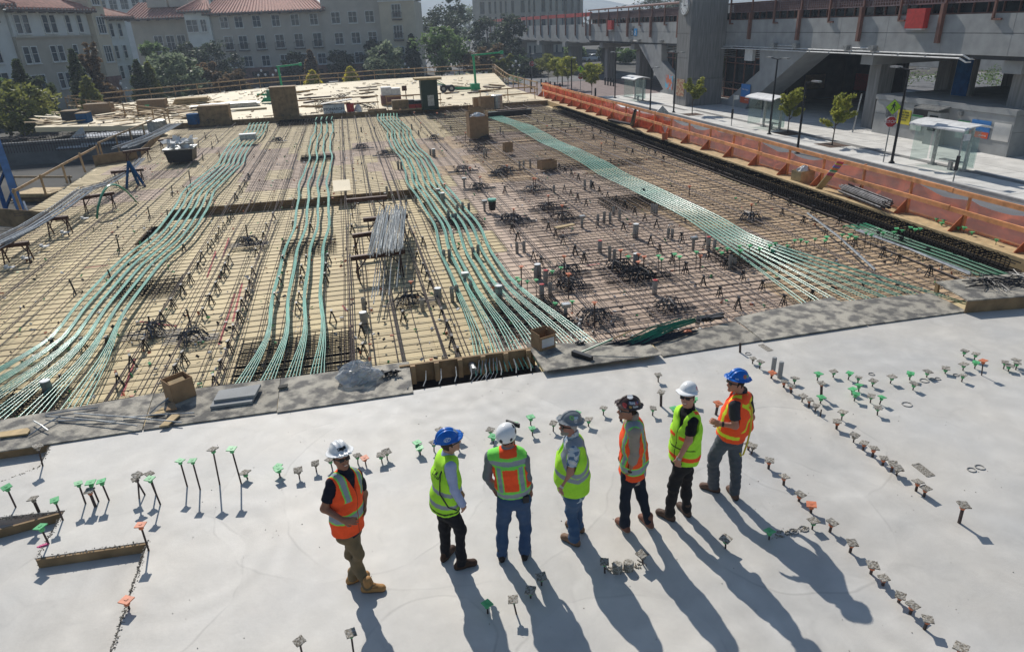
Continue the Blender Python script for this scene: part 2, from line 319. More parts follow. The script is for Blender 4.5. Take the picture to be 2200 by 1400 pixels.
for x in (33.2,): bd.box2((x, -30, -1.8605), (x + .03, 76, -1.8578))
struct('paving_bands', bd, M['band'])
mk = MB()
for k in range(3): mk.box2((22.6, 26 + k * 9, -1.995), (22.75, 30 + k * 9, -1.991))
for k in range(5): mk.box2((18.6 + k * .55, 27.2, -1.995), (18.95 + k * .55, 28.6, -1.991))
struct('road_marking', mk, mat('worn_road_paint', (.5, .5, .48), var=.3, scale=12, rough=.9))

# ---- the finished slab with its stepped left edge
Jy = 10.95
E0 = [(-5.41,10.83,0.0),(-5.33,10.22,0.0),(-5.78,9.95,-0.0)]; E1 = [(-5.41,9.03,0.0),(-4.56,8.94,0.0),(-4.57,7.98,0.0),(-3.24,7.92,0.0),(-3.19,6.14,0.0)]
e0 = [(x, y) for x, y, z in E0]; e1 = [(x, y) for x, y, z in E1]
poly = [(e0[0][0], Jy), e0[1], e0[2], (-12.5, 8.3), (-12.5, 7.2), e1[0], e1[1], e1[2], e1[3], e1[4], (-2.6, 3.6), (-2.2, -9), (17.1, -9), (17.1, Jy)]
sl_ = MB().prism([(x, y, -.34) for x, y in poly], (0, 0, .34)); struct('concrete_slab', sl_, M['slab'])
lw = MB().prism([(x, y, -.40) for x, y in [(-13, -9), (-2.0, -9), (-2.0, 11.2), (-13, 11.2)]], (0, 0, .26)); struct('lower_slab', lw, M['slab'])
bs = MB().box2((-13, -9, -2.02), (17.1, 11, -.41)); struct('slab_edge_wall', bs, M['conc'])
# broken concrete rims along the stepped edges
def rim(a, b, n, nm):
    mb = MB(); a = Vector((*a, 0)); b = Vector((*b, 0))
    for i in range(n * 4):
        q = a.lerp(b, (i + U_(-.4, .4)) / (4 * n)); s_ = U_(.005, .013)
        mb.box((q.x + U_(-.035, .03), q.y + U_(-.035, .03), U_(-.05, .004)), (s_ * U_(1, 2.2), s_ * 1.2, s_ * .8), rz=U_(0, 3), M=Matrix.Rotation(U_(0, 3), 3, (U_(-1, 1), U_(-1, 1), 1)))
    tag(mb.build(nm, M['crust']), 'broken concrete crumbs along the stepped slab edge', 'rubble', kind='stuff')
rim(e1[3], e1[4], 220, 'edge_crumbs'); rim(e1[1], e1[2], 90, 'edge_crumbs'); rim((e0[0][0], Jy), e0[1], 50, 'edge_crumbs'); rim(e0[1], e0[2], 40, 'edge_crumbs'); rim(e1[2], e1[3], 80, 'edge_crumbs'); rim(e1[0], e1[1], 60, 'edge_crumbs')
def stepboard(a, b, lab):
    o = MB(); a = Vector((*a, 0)); b = Vector((*b, 0)); n = (b - a).cross(Vector((0, 0, 1))).normalized()
    if n.y > 0: n = -n
    a2, b2 = a + n * .022, b + n * .022
    o.bar((a2.x, a2.y, -.072), (b2.x, b2.y, -.072), .038, .128, up=(0, 0, 1)); tag(o.build('step_board', M['plydark'], loc=(a2.x, a2.y, -.14)), lab, 'board', 'boards closing the slab steps')
stepboard((-12.5, 7.2), e1[1], 'timber form board along the slab step at the left, beside the clean grey-capped stake')
stepboard(e1[2], e1[3], 'timber form board on the shorter slab step, below the orange-capped stake')
stepboard((-11, Jy - .02), (e0[0][0], Jy - .02), 'timber form board under the muddy plywood at the far left edge of the slab')

CHALK = mat('red_chalk', (.55, .16, .15), var=.2, scale=20, rough=.9)
# ---- formwork deck: plywood sheets as parts, deck carcass as structure
deck = MB()
DK = [(-12, 11), (16.45, 11), (16.45, 57.6), (-13.4, 57.6), (-12.2, 45), (-12.05, 43.6), (-13.9, 43.4), (-13.4, 30.8), (-12.0, 29.9)]
RX0, RX1, RY0, RY1 = -7.55, 2.5, 21.88, 29.2; dm = MB()
for pl in ([(-12, 11), (16.45, 11), (16.45, RY0), (-12, RY0)], [(-12, RY0), (RX0, RY0), (RX0, RY1), (-12, RY1)], [(RX1, RY0), (16.45, RY0), (16.45, RY1), (RX1, RY1)], [(-12, RY1), (16.45, RY1), (16.45, 57.6), (-13.4, 57.6), (-12.2, 45), (-12.05, 43.6), (-13.9, 43.4), (-13.4, 30.8), (-12.0, 29.9)]): dm.prism([(x, y, -.62) for x, y in pl], (0, 0, .26))
dm.prism([(RX0, RY0, -.37), (RX1, RY0, -.37), (RX1, RY1, -.70), (RX0, RY1, -.70)], (0, 0, -.2))
deck = tag(dm.build('formwork_deck', M['ply'], loc=(0, 30, -.62)), kind='structure')
def dz(x, y):
    """deck level: a shallow sloped thickening in front of the dark bulkhead"""
    if RX0 < x < RX1 and RY0 < y < RY1: return -.335 - .31 * (y - RY0) / (RY1 - RY0)
    return -.335
sheets = []; rest = MB()
SHM = {k: MB().box((0, 0, 0), (1.214, 2.434, .018)).build('plywood_sheet', M[k], deck, local=True) for k in ('ply', 'plypink', 'plyora')}
def inside(x, y, pl):
    c = False; j = len(pl) - 1
    for i in range(len(pl)):
        if (pl[i][1] > y) != (pl[j][1] > y) and x < (pl[j][0] - pl[i][0]) * (y - pl[i][1]) / (pl[j][1] - pl[i][1]) + pl[i][0]: c = not c
        j = i
    return c
cells = []
for j in range(19):
    for i in range(-12, 14):
        x = .6 + i * 1.22 + (.61 if j % 2 else 0); y = 13.34 + j * 2.44
        if all(inside(x + a, y + b, DK) for a in (-.6, .6) for b in (-1.2, 1.2)): cells.append((x, y))
cells.sort(key=lambda c: c[1]); first = True
for k, (x, y) in enumerate(cells):
    z = -.345 + U_(-.003, .003)
    if k < 300:
        kind_ = 'ply' if x + U_(-1.2, 1.2) < 3.2 else ('plyora' if x + U_(-2, 2) > 11.5 or (y > 30 and random.random() < .5) else 'plypink')
        if y > 31 and x < 3 and random.random() < .45: kind_ = 'plypink'
        src_ = SHM[kind_]
        if not src_.get('used'): o = src_; src_['used'] = 1
        else: o = src_.copy(); COL.objects.link(o); o.parent = deck
        a_ = 0
        if RX0 < x < RX1 and RY0 < y < RY1: a_ = -math.atan2(.31, RY1 - RY0); z = dz(x, y) - .012 + U_(-.002, .002)
        o.location = Vector((x, y, z)) - WORLD[deck.name]; o.rotation_euler = (a_, 0, 0)
    else: rest.box((x, y, z), (1.214, 2.434, .018))
if rest.v: tag(rest.build('plywood_sheets', M['ply'], deck), kind='stuff')
for a_, b_ in [((-4.51,24.18,-0.33),(-4.38,21.83,-0.33)),((-4.7,22.6,-0.33),(-4.53,19.96,-0.33)),((-3.56,18.31,-0.33),(-3.47,14.95,-0.33)),((-3.47,19.11,-0.33),(-3.35,16.28,-0.33)),((-8.45,22.22,-0.33),(-7.77,22.22,-0.33)),((-5.16,14.75,-0.33),(-4.97,13.01,-0.33)),((-0.75,16.52,-0.33),(-0.64,16.07,-0.33)),((6.07,17.38,-0.33),(6.47,17.42,-0.33)),((-5.62,17.01,-0.33),(-4.64,16.4,-0.33))]: MB().bar((a_[0], a_[1], -.331), (b_[0], b_[1], -.331), .05, .006).build('chalk_line', CHALK, deck)
# ---- far finished deck and bulkhead
FD = [(-13.4, 57.75), (16.9, 57.75), (16.9, 75), (20.2, 97), (4, 96.5), (-10, 92), (-26, 78), (-27, 72), (-24, 62)]
fd = tag(MB().prism([(x, y, -.4) for x, y in FD], (0, 0, .36)).build('far_deck', M['plyfar'], loc=(0, 70, -.4)), kind='structure')
k = 0; fs_ = MB().box((0, 0, 0), (2.43, 1.213, .02)).build('plywood_sheet', M['plyfar'], fd, local=True); ff = True
for j in range(32):
    for i in range(-12, 10):
        x = 1.2 + i * 2.44 + (1.22 if j % 2 else 0); y = 58.6 + j * 1.22
        if all(inside(x + a, y + b, FD) for a in (-1.2, 1.2) for b in (-.6, .6)) and k < 298:
            o = fs_ if ff else fs_.copy()
            if not ff: COL.objects.link(o); o.parent = fd
            ff = False; o.location = Vector((x, y, -.03 + U_(-.004, .004))) - WORLD[fd.name]; k += 1
b1 = MB(); b1.box2((-13.4, 57.6, -.60), (16.5, 57.66, .05)); struct('far_bulkhead', b1, M['plydark'])
# slab-thickening step face in front of the upper deck
b2 = MB(); b2.box2((RX0, 29.17, -.86), (RX1, 29.21, -.30)); b2.box2((RX0 - .04, RY0, -.8), (RX0, RY1, -.33)); b2.box2((RX1, RY0, -.8), (RX1 + .04, RY1, -.33))
struct('step_bulkhead', b2, M['plydark'])
# ledge and edge boards on the left
lb = MB(); lb.box2((-12.1, 12, -.9), (-12.0, 29.9, -.12)); lb.bar((-12.05, 29.9, -.5), (-14.6, 31.6, -.5), .03, .75); lb.bar((-12.1, 43.6, -.1), (-14.0, 42.3, -.1), .03, .62); lb.bar((-12.25, 45, -.2), (-13.4, 57.6, -.2), .04, .45)
struct('edge_form_left', lb, M['plydark'])
rb = MB(); rb.box2((16.42, 12, -.7), (16.48, 58, -.02)); rb.box2((16.42, 12, -.02), (16.62, 58, .02)); rb.box2((16.62, 11, -2.02), (16.9, 100, -.06)); struct('edge_form_right', rb, M['plyedge'])
cl = MB(); cl.box2((16.64, 11, -.1), (17.6, 62, -.055)); struct('fence_ledge', cl, M['plyedge'])
# ---- excavation on the left
pw = MB(); pw.box2((-60, 56.2, -6), (-13.6, 56.7, -.45)); pw.box2((-60, -9, -2.6), (-13.0, 56.2, -2.5)); struct('pit_wall', pw, M['pit'])

# ================================================================ reinforcement on the deck
NB = [0]; RM = thing('rebar_mat', 'dense grid of rusty reinforcing bars tied over the yellow plywood deck', 'reinforcement', (0, 30, -.3))
RM_STUFF = MB(); bar_list = []
def wob(a, b, n, amp, zamp=.006):
    out = []
    for i in range(n + 1):
        t = i / n; q = vl(a, b, t); out.append((q.x + (U_(-amp, amp) if 0 < i < n else 0), q.y + (U_(-amp, amp) if 0 < i < n else 0), q.z + U_(-zamp, zamp)))
    return out
y = 12.35
while y < 57.4:
    x0 = -12.6 + U_(-.5, .3) if y < 30 or y > 43.6 else -13.6 + U_(-.3, .3)
    bar_list.append((y, wob((x0, y + U_(-.03, .03), -.255), (15.6 + U_(-.2, .2), y + U_(-.03, .03), -.255), 9, .02), .009)); y += .36
y = 12.3
while y < 57:      # top layer, dense on the right
    xs = 6.2 + U_(-.5, .5) if y > 22 else 5.0 + U_(-.6, .6)
    bar_list.append((y + 8, wob((xs, y, -.19), (15.7, y, -.19), 5, .03), .0095)); y += .27
x = -12.0
while x < 5.5:     # pairs of bars on the left
    for d in (0, .10) if U_(0, 1) < .75 else (0,):
        y0 = 12.2; bar_list.append((14, wob((x + d, y0, -.235), (x + d + U_(-.06, .06), 57.3, -.235), 14, .025), .0095))
    x += U_(.36, .56)
while x < 15.7:
    bar_list.append((15, wob((x, 12.2, -.17), (x + U_(-.05, .05), 57.3, -.17), 14, .03), .0105)); x += U_(.28, .42)
# thicker doubled runs like the ones beside the tendons
for xx in (-9.6, -8.5, -5.1, -4.3, -3.2, -.55, .45, 1.3, 1.55, 5.0, 6.3, 7.7, 9.0, 12.6, 14.2):
    for d in (0, .045): bar_list.append((13, wob((xx + d, 12.2, -.15), (xx + d, 57.3, -.15), 16, .035), .014))
bar_list.sort(key=lambda b: b[0])
for i, (_, p_, r_) in enumerate(bar_list):
    if i < 300: MB().tube(p_, r_, 4, cap=False).build('bar', M['rebar'], RM)
    else: RM_STUFF.tube(p_, r_, 4, cap=False)
tag(RM_STUFF.build('bars', M['rebar'], RM), kind='stuff')

# ---- post-tensioning tendons: flat bundles of sheathed strands
def band(x_of, z_of, ys, ns, name, label, group, fan=None, mat_=None, half=.034):
    root = thing(name, label, 'tendon bundle', (x_of(ys[0]), ys[0], -.28), group=group)
    for s in range(ns):
        off = (s - (ns - 1) / 2) * 2 * half / max(1, ns - 1) if ns > 1 else 0
        pts_ = []
        for yy in ys:
            xx = x_of(yy) + off; zz = z_of(yy) + .004 * math.sin(s * 2.1 + yy); xx += U_(-.006, .006)
            if fan and yy < fan[0]:
                t = ((fan[0] - yy) / (fan[0] - fan[1])); t2 = t ** 1.25; xx = lerp(xx, fan[2] + (s - (ns - 1) / 2) * fan[3], t2); zz = lerp(zz, -.12, t)
            pts_.append((xx, yy, zz))
        MB().tube(pts_, .0118, 6).build('strand', mat_ or M['ptgreen'], root, smooth=True)
ys = [11.4 + .75 * i for i in range(62)]
def mk_x(x0, ph, amp=.05, cen=None):
    return lambda y: x0 + amp * math.sin(y * .52 + ph) + .03 * math.sin(y * 1.3 + ph * 2) + (cen(y) if cen else 0)
zz_ = lambda ph: (lambda y: -.10 + .045 * math.sin(y * .42 + ph))
nm = {1: 'wide left bundle row', 2: 'four-band row left of the centre', 3: 'row right of the bar rack', 4: 'bright row towards the street'}
G = 'green post-tensioning tendon bundles'
for k in range(6):
    x0 = -7.15 + k * .262
    band(mk_x(x0, .6 + .05 * k, .13), zz_(.3), [y for y in ys if y < 56.8], 5, 'tendon_bundle', f'flat green tendon bundle, {ordn(k)} from the left in the wide leftmost row', G, fan=(16.2, 11.4, -9.35 + k * .77 , .135))
for k in range(4):
    x0 = -2.38 + k * .39
    band(mk_x(x0, 1.0, .07), zz_(1.2), [y for y in ys if y < 57.2], 5, 'tendon_bundle', f'flat green tendon bundle, {ordn(k)} from the left in the evenly spaced row of four', G, fan=(14.9, 11.6, -2.75 + k * .50, .085))
for k in range(7):
    x0 = 2.25 + k * .235 + U_(-.03, .03)
    band(mk_x(x0, 2.0 + .04 * k, .12), zz_(2.2), [y for y in ys if y < 56.6], 4, 'tendon_bundle', f'green tendon bundle, {ordn(k)} from the left in the row beside the sloping bar rack', G, fan=(16.5, 11.8, 1.95 + k * .40, .09))
for k in range(9):
    x0 = 10.42 + k * .135
    band(mk_x(x0, 3.1 + .03 * k, .15, lambda y: -max(0, y - 40) * .035), zz_(3.0), [y for y in ys if y < 53.5], 2, 'tendon_bundle', f'shiny pale green tendon bundle, {ordn(k)} from the left in the tight row near the street', G, fan=(18.0, 12.1, 9.6 + k * .41, .11), half=.017)
for k in range(4):
    band(mk_x(14.75 + .22 * k, 1.0, .04), lambda y: -.12, [12.2 + .7 * i for i in range(9)], 2, 'tendon_bundle', f'dark green tendon group at the right corner beside the black cage, {ordn(k)} from the left', G, mat_=M['dkgreen'])

# ---- bar chairs (A-shaped supports)
def make_chair():
    mb = MB()
    for s in (-1, 1):
        mb.bar((s * .075, -.05, 0), (0, -.02, .27), .017, .017); mb.bar((s * .075, .05, 0), (0, .02, .27), .017, .017); mb.bar((s * .058, -.05, .07), (s * .058, .05, .07), .016, .016)
    mb.bar((0, -.06, .275), (0, .06, .275), .045, .03); mb.bar((-.05, 0, .12), (.05, 0, .12), .016, .016)
    return tag(mb.build('rebar_chair', M['black'], loc=(0, 0, 0)), 'black A-shaped plastic bar chair standing among the bars', 'bar chair', 'bar chairs')
CH_L = [(-4.92,21.65,-0.3),(-4.86,20.71,-0.3),(-4.89,19.58,-0.3),(-4.92,18.64,-0.3),(-4.97,17.67,-0.3),(-5.05,16.83,-0.3),(-4.95,28.02,-0.3),(-4.95,27.09,-0.3),(-4.96,26.13,-0.3),(-4.94,25.07,-0.3),(-4.91,24.23,-0.3),(-4.93,23.45,-0.3),(-4.91,22.77,-0.3),(-4.03,20.99,-0.3),(-4.01,20.15,-0.3),(-4.04,19.59,-0.3),(-4.03,18.57,-0.3),(-4.04,17.65,-0.3),(-4.05,16.7,-0.3),(-3.21,19.56,-0.3),(-3.18,18.61,-0.3),(-3.15,17.7,-0.3),(-3.18,16.96,-0.3),(-3.16,16.11,-0.3),(-5.75,23.14,-0.3),(-5.03,31.73,-0.3),(-4.99,33.11,-0.3),(-5.02,34.78,-0.3),(-5.03,30.22,-0.3),(-5.04,15.91,-0.3),(-5.03,15.13,-0.3),(-4.02,14.1,-0.3),(-3.19,13.51,-0.3),(-3.22,12.85,-0.3),(-3.16,14.42,-0.3),(-3.18,15.38,-0.3),(-5.11,13.43,-0.3),(-5.08,14.26,-0.3),(-4.03,13.46,-0.3),(-5.86,15.45,-0.3),(-6.44,15.63,-0.3),(-7.05,15.7,-0.3)]
CH_M = [(4.79,22.78,-0.3),(4.81,21.37,-0.3),(5.83,26.95,-0.3),(-2.43,20.37,-0.3),(-1.75,20.25,-0.3),(-1.12,20.14,-0.3),(-1.84,19.3,-0.3),(-1.16,19.27,-0.3),(-1.18,18.36,-0.3),(-1.8,17.12,-0.3),(-1.82,18.39,-0.3),(-2.4,17.15,-0.3),(-1.82,16.31,-0.3),(-2.39,18.49,-0.3),(-3.28,26.9,-0.3),(-3.36,25.2,-0.3),(-3.3,23.63,-0.3),(-3.26,22.51,-0.3),(-3.31,21.5,-0.3),(-2.43,25.18,-0.3),(-1.79,24.45,-0.3),(1.81,20.94,-0.3),(1.47,19.46,-0.3),(1.52,18.34,-0.3),(1.54,17.63,-0.3),(1.53,16.79,-0.3),(1.48,25.81,-0.3),(1.49,22.17,-0.3),(-0.36,23.44,-0.3),(-0.34,20.7,-0.3),(-0.28,18.97,-0.3),(1.56,14.83,-0.3),(0.66,14.91,-0.3),(-0.97,15.44,-0.3),(1.58,13.99,-0.3),(1.56,13.17,-0.3),(-0.32,14.4,-0.3),(-0.31,13.4,-0.3),(1.6,12.63,-0.3)]
CH_R = [(9.39,29.18,-0.3),(9.4,28.23,-0.3),(9.38,25.51,-0.3),(9.37,24.56,-0.3),(9.41,23.75,-0.3),(9.42,22.9,-0.3),(9.43,22.01,-0.3),(9.42,21.1,-0.3),(9.46,20.24,-0.3),(9.38,26.29,-0.3),(9.35,30.92,-0.3),(9.34,29.98,-0.3),(9.49,18.48,-0.3),(9.47,16.75,-0.3),(9.48,14.92,-0.3),(9.55,14.13,-0.3),(4.73,18.31,-0.3),(4.8,17.73,-0.3),(4.76,20.34,-0.3),(9.54,15.92,-0.3),(8.36,16.76,-0.3),(8.34,15.89,-0.3),(8.34,14.89,-0.3),(8.35,14.07,-0.3),(8.35,13.21,-0.3),(6.05,17.62,-0.3),(6.04,18.43,-0.3),(6.02,19.55,-0.3),(6.0,20.29,-0.3),(5.99,21.08,-0.3),(8.24,23.82,-0.3),(8.18,24.63,-0.3),(8.2,25.55,-0.3),(8.18,26.33,-0.3),(8.41,17.7,-0.3),(8.49,18.52,-0.3),(8.34,20.36,-0.3),(10.79,24.4,-0.3),(9.92,17.76,-0.3),(4.74,15.8,-0.3),(14.96,21.09,-0.3),(13.96,20.01,-0.3),(14.0,18.9,-0.3),(13.99,17.76,-0.3),(15.05,18.51,-0.3),(15.03,19.85,-0.3),(15.0,17.59,-0.3),(14.98,16.68,-0.3),(14.03,15.3,-0.3),(14.03,14.72,-0.3),(13.98,16.42,-0.3),(15.12,15.94,-0.3),(14.03,13.64,-0.3),(9.48,13.1,-0.3),(10.29,13.18,-0.3),(15.07,14.88,-0.3),(14.99,22.3,-0.3),(17.44,25.72,-0.3),(16.48,25.36,-0.3),(17.38,27.68,-0.3)]
CH_F = [(13.46,47.98,-0.3),(12.61,46.75,-0.3),(12.76,43.57,-0.3),(12.79,41.86,-0.3),(12.76,40.81,-0.3),(14.64,42.57,-0.3),(13.76,38.56,-0.3),(13.7,41.39,-0.3),(14.7,41.42,-0.3),(14.74,40.06,-0.3),(14.64,38.6,-0.3),(14.55,37.23,-0.3),(13.77,35.23,-0.3),(13.83,33.63,-0.3),(13.9,33.03,-0.3),(13.78,36.49,-0.3),(14.81,33.74,-0.3),(14.69,32.85,-0.3),(13.93,43.53,-0.3),(15.03,45.42,-0.3),(15.9,49.14,-0.3),(13.65,40.35,-0.3),(14.6,31.81,-0.3),(14.45,30.53,-0.3),(13.94,45.37,-0.3),(13.64,46.85,-0.3),(12.75,50.2,-0.3)]
CHR = []; first = make_chair(); cps = [c for c in CH_L + CH_M + CH_R + CH_F if -12 < c[0] < 15.9 and 12 < c[1] < 57]
for i, (x, y, z) in enumerate(cps):
    o = first if i == 0 else first.copy()
    if i: COL.objects.link(o)
    CHR.append(o); o.location = (x, y, dz(x, y)); o.rotation_euler = (0, 0, U_(-.35, .35)); s_ = U_(.95, 1.15); o.scale = (s_, s_, s_)
GAPS = ((-99, -5.7, 'by the wide left tendon row'), (-5.7, -2.45, 'right of the wide left row'), (-2.45, -1.05, 'under the four-band row'), (-1.05, 2.15, 'right of the four-band row'), (2.15, 3.9, 'under the row beyond the rack'), (3.9, 10.3, 'in the right field'), (10.3, 99, 'on the street side'))
for g0, g1, w in GAPS:
    cs = sorted((o for o in CHR if g0 <= o.location.x < g1), key=lambda o: o.location.x); lines = {}
    for o in cs: lines.setdefault(int((o.location.x - max(g0, -9)) / .9), []).append(o)
    for li, k in enumerate(sorted(lines)):
        for j, o in enumerate(sorted(lines[k], key=lambda o: o.location.y)): o['label'] = f'black bar chair, {ordn(j)} from the slab, {ordn(li)} line {w}'; o['group'] = 'bar chairs ' + w
# ---- grey pipe sleeves
def make_sleeve(r, h, cap=None):
    mb = MB(); n = 12
    mb.lathe([(r * 1.02, 0), (r, .01), (r, h), (r * .9, h), (r * .9, h - .03)], n=n); t = mb.build('pipe_sleeve', M['sleeve'], loc=(0, 0, 0), smooth=False)
    if cap: MB().lathe([(r * .99, h), (r * 1.0, h + .012), (r * .9, h + .016)], n=n).build('end_cap', M[cap], t)
    return t
SLV = [(4.45,19.17,-0.3),(4.68,19.21,-0.3),(7.65,31.82,-0.3),(7.83,31.74,-0.3),(8.17,31.75,-0.3),(8.51,31.6,-0.3),(7.75,26.39,-0.3),(9.08,26.42,-0.3),(9.35,26.42,-0.3),(7.77,21.25,-0.3),(8.02,21.31,-0.3),(8.22,21.24,-0.3),(8.7,22.2,-0.3),(8.65,21.47,-0.3),(10.08,22.01,-0.3),(10.06,21.77,-0.3),(10.07,21.59,-0.3),(9.3,19.02,-0.3),(9.39,18.92,-0.3),(6.83,17.63,-0.3),(6.85,17.34,-0.3),(9.91,17.22,-0.3),(9.61,15.8,-0.3),(9.72,15.76,-0.3),(4.36,16.67,-0.3),(4.41,15.47,-0.3),(2.07,34.12,-0.3),(2.21,34.06,-0.3),(1.77,26.57,-0.3),(2.16,26.62,-0.3),(3.49,24.48,-0.3),(3.7,24.57,-0.3),(3.92,24.58,-0.3),(3.01,23.45,-0.3),(3.13,23.32,-0.3),(3.22,23.21,-0.3),(2.23,19.13,-0.3),(2.37,19.03,-0.3),(3.11,19.17,-0.3),(3.24,19.12,-0.3),(1.97,15.87,-0.3),(2.12,15.94,-0.3),(2.52,16.28,-0.3),(1.18,15.49,-0.3),(-0.22,15.95,-0.3),(1.18,28.73,-0.3),(0.72,48.71,-0.3),(1.59,48.26,-0.3),(6.51,46.28,-0.3),(9.2,43.17,-0.3),(9.15,42.13,-0.3),(4.06,37.43,-0.3),(6.82,35.77,-0.3),(4.1,48.15,-0.3),(4.26,45.16,-0.3),(6.64,35.48,-0.3)]
SLB = [(8.37,19.42,-0.3),(7.32,16.86,-0.3),(4.46,16.78,-0.3),(3.17,26.11,-0.3),(3.16,27.37,-0.3),(1.63,15.98,-0.3),(3.08,15.42,-0.3),(-0.24,14.99,-0.3),(4.17,36.8,-0.3),(-6.35,13.37,-0.3)]
SLR = [(6.79,18.34,-0.3),(9.89,17.53,-0.3),(4.53,16.33,-0.3),(4.17,15.39,-0.3),(6.92,14.72,-0.3)]
def zone_of(x, y):
    a = 'far off ' if y > 38 else ('midway ' if y > 22 else 'near ')
    return a + ('by the tendons past the rack' if x < 4.6 else 'in the right field')
ZN = {}
for lst, r, h, cap, nm_ in ((SLV, .05, .36, None, 'slim grey pipe sleeve'), (SLB, .09, .38, 'white', 'wide grey pipe sleeve'), (SLR, .065, .40, 'red', 'red-topped pipe sleeve')):
    proto = make_sleeve(r, h, cap)
    for i, (x, y, z) in enumerate(lst):
        o = proto if i == 0 else copy_tree(proto)
        ZN.setdefault((nm_, zone_of(x, y)), []).append(o); tag(o, None, 'pipe sleeve', f'{nm_}s {zone_of(x, y)}'); o.location = (x, y, -.335); o.scale = (1, 1, U_(.85, 1.2)); o.rotation_euler = (U_(-.04, .04), U_(-.04, .04), 0)
for (nm_, zn), os_ in ZN.items():
    for j, o in enumerate(sorted(os_, key=lambda o: o.location.x / o.location.y)): o['label'] = f'{nm_.replace(" with", ",")}, {ordn(j)} from left {zn}'
SLX = [(7.16,21.1,-0.3),(9.45,17.63,-0.3),(4.32,13.86,-0.3),(4.46,28.8,-0.3),(4.49,24.45,-0.3),(2.45,16.75,-0.3)]
lab_ = ['grey conduit with a square metal box on top, behind the plank on the bars', 'grey conduit with a square metal box on top, beside two sleeves at the street-side tendons', 'tall conduit with a square metal box on top, near the open cardboard box', 'small square-topped conduit right of the far tendon row', 'square-topped conduit left of the dark green bucket', 'white square-topped conduit under the tendons near the centre']
for (x, y, z), lb_ in zip(SLX, lab_):
    t = thing('box_conduit', lb_, 'conduit', (x, y, -.335), 0, 'conduits with junction boxes')
    MB().lathe([(.045, 0), (.045, .34)], n=10).build('conduit', M['sleeve'], t); MB().box((.01, 0, .38), (.19, .15, .09)).build('junction_box', M['galv'], t)
# ---- bare dark stakes in the left field
PS = [(-7.87,19.68,-0.06,0.01,0.44,'g'),(-7.19,20.51,-0.03,0.01,0.37,'g'),(-7.11,24.45,0.05,-0.01,0.42,'g'),(-7.85,23.76,0.03,-0.01,0.47,'g'),(-7.92,28.13,0.01,-0.0,0.46,'g'),(-7.97,32.33,0.05,-0.01,0.43,'g'),(-7.49,33.88,0.07,-0.01,0.75,'g'),(-7.32,32.3,0.01,-0.0,0.36,'g'),(-7.17,27.67,0.03,-0.01,0.4,'g'),(-4.3,16.3,-0.01,0.0,0.45,'g'),(-5.27,16.54,0.03,-0.01,0.3,'g'),(-3.71,22.94,0.02,-0.01,0.71,'g'),(-8.42,48.34,-0.1,0.02,0.52,'g'),(-9.54,50.51,-0.02,0.0,0.46,'g'),(-9.27,46.29,0.05,-0.01,0.49,'g'),(-8.41,45.87,-0.0,0.0,0.42,'g'),(-8.23,41.54,0.02,-0.0,0.38,'g'),(-7.49,42.39,0.03,-0.01,0.33,'g')]
for i, (x, y, tx, ty, tz, k_) in enumerate(PS):
    t = MB(); t.cyl((0, 0, 0), (tx, ty, tz), .022, 6)
    for a in (.3, 2.4, 4.5): t.tube([(tx * .25, ty * .25, tz * .25), (.09 * math.cos(a), .09 * math.sin(a), .08), (.13 * math.cos(a), .13 * math.sin(a), 0)], .011, 4)
    w = 'near the left tendon row' if i not in (3,) else ''
    tag(t.build('dark_stake', M['black'], loc=None), f'bare dark stake, {ordn(i)} of the scatter in the left field', 'stake', 'bare dark stakes in the left field')
    o = D.objects[t and 'dark_stake' if i == 0 else f'dark_stake.{i:03d}']; o.location = (x, y, -.335)
# ---- bushy stud-rail nests round column heads
def nest(x, y, lab, big=1.0, n=26):
    mb = MB()
    for i in range(n):
        a = U_(0, math.pi); rr = U_(.25, .5) * big; h = U_(.16, .30); ox, oy = U_(-.18, .18) * big, U_(-.18, .18) * big
        c_, s_ = math.cos(a), math.sin(a)
        mb.tube([(ox - rr * c_, oy - rr * s_, .06), (ox - rr * .6 * c_, oy - rr * .6 * s_, h), (ox + rr * .6 * c_, oy + rr * .6 * s_, h), (ox + rr * c_, oy + rr * s_, .06)], .012, 4)
    for i in range(int(n * .4)):
        a = U_(0, 6.28); mb.tube([(U_(-.3, .3) * big, U_(-.3, .3) * big, U_(.02, .25)), (.45 * big * math.cos(a), .45 * big * math.sin(a), U_(.0, .2))], .011, 4)
    for k_ in range(5): mb.bar((-.75 * big, -.24 + .11 * k_, .05), (.75 * big, -.24 + .08 * k_, .05), .018, .018)
    o = mb.build('rebar_nest', M['black' if big > 1 else 'rebarg'], loc=(0, 0, 0)); o.location = (x, y, -.30); tag(o, lab, 'rebar cluster', 'bushy rebar clusters at the column heads')
NS = [(7.02,26.8,-0.3),(6.72,23.67,-0.3),(6.77,22.1,-0.3),(6.78,16.68,-0.3),(6.96,15.87,-0.3),(5.16,22.31,-0.3),(4.99,15.71,-0.3),(6.83,13.63,-0.3),(12.66,19.79,-0.3),(5.26,16.75,-0.3),(4.94,13.59,-0.3),(0.91,16.05,-0.3),(6.41,30.46,-0.3),(4.93,31.95,-0.3),(4.96,27.99,-0.3),(6.83,31.13,-0.3),(5.11,22.65,-0.3),(-3.69,22.8,-0.3),(-4.1,15.34,-0.3),(-5.04,15.91,-0.3),(0.58,41.12,-0.3),(1.73,38.12,-0.3),(4.93,42.73,-0.3),(-4.56,46.43,-0.3),(7.91,41.24,-0.3),(6.74,37.36,-0.3)]
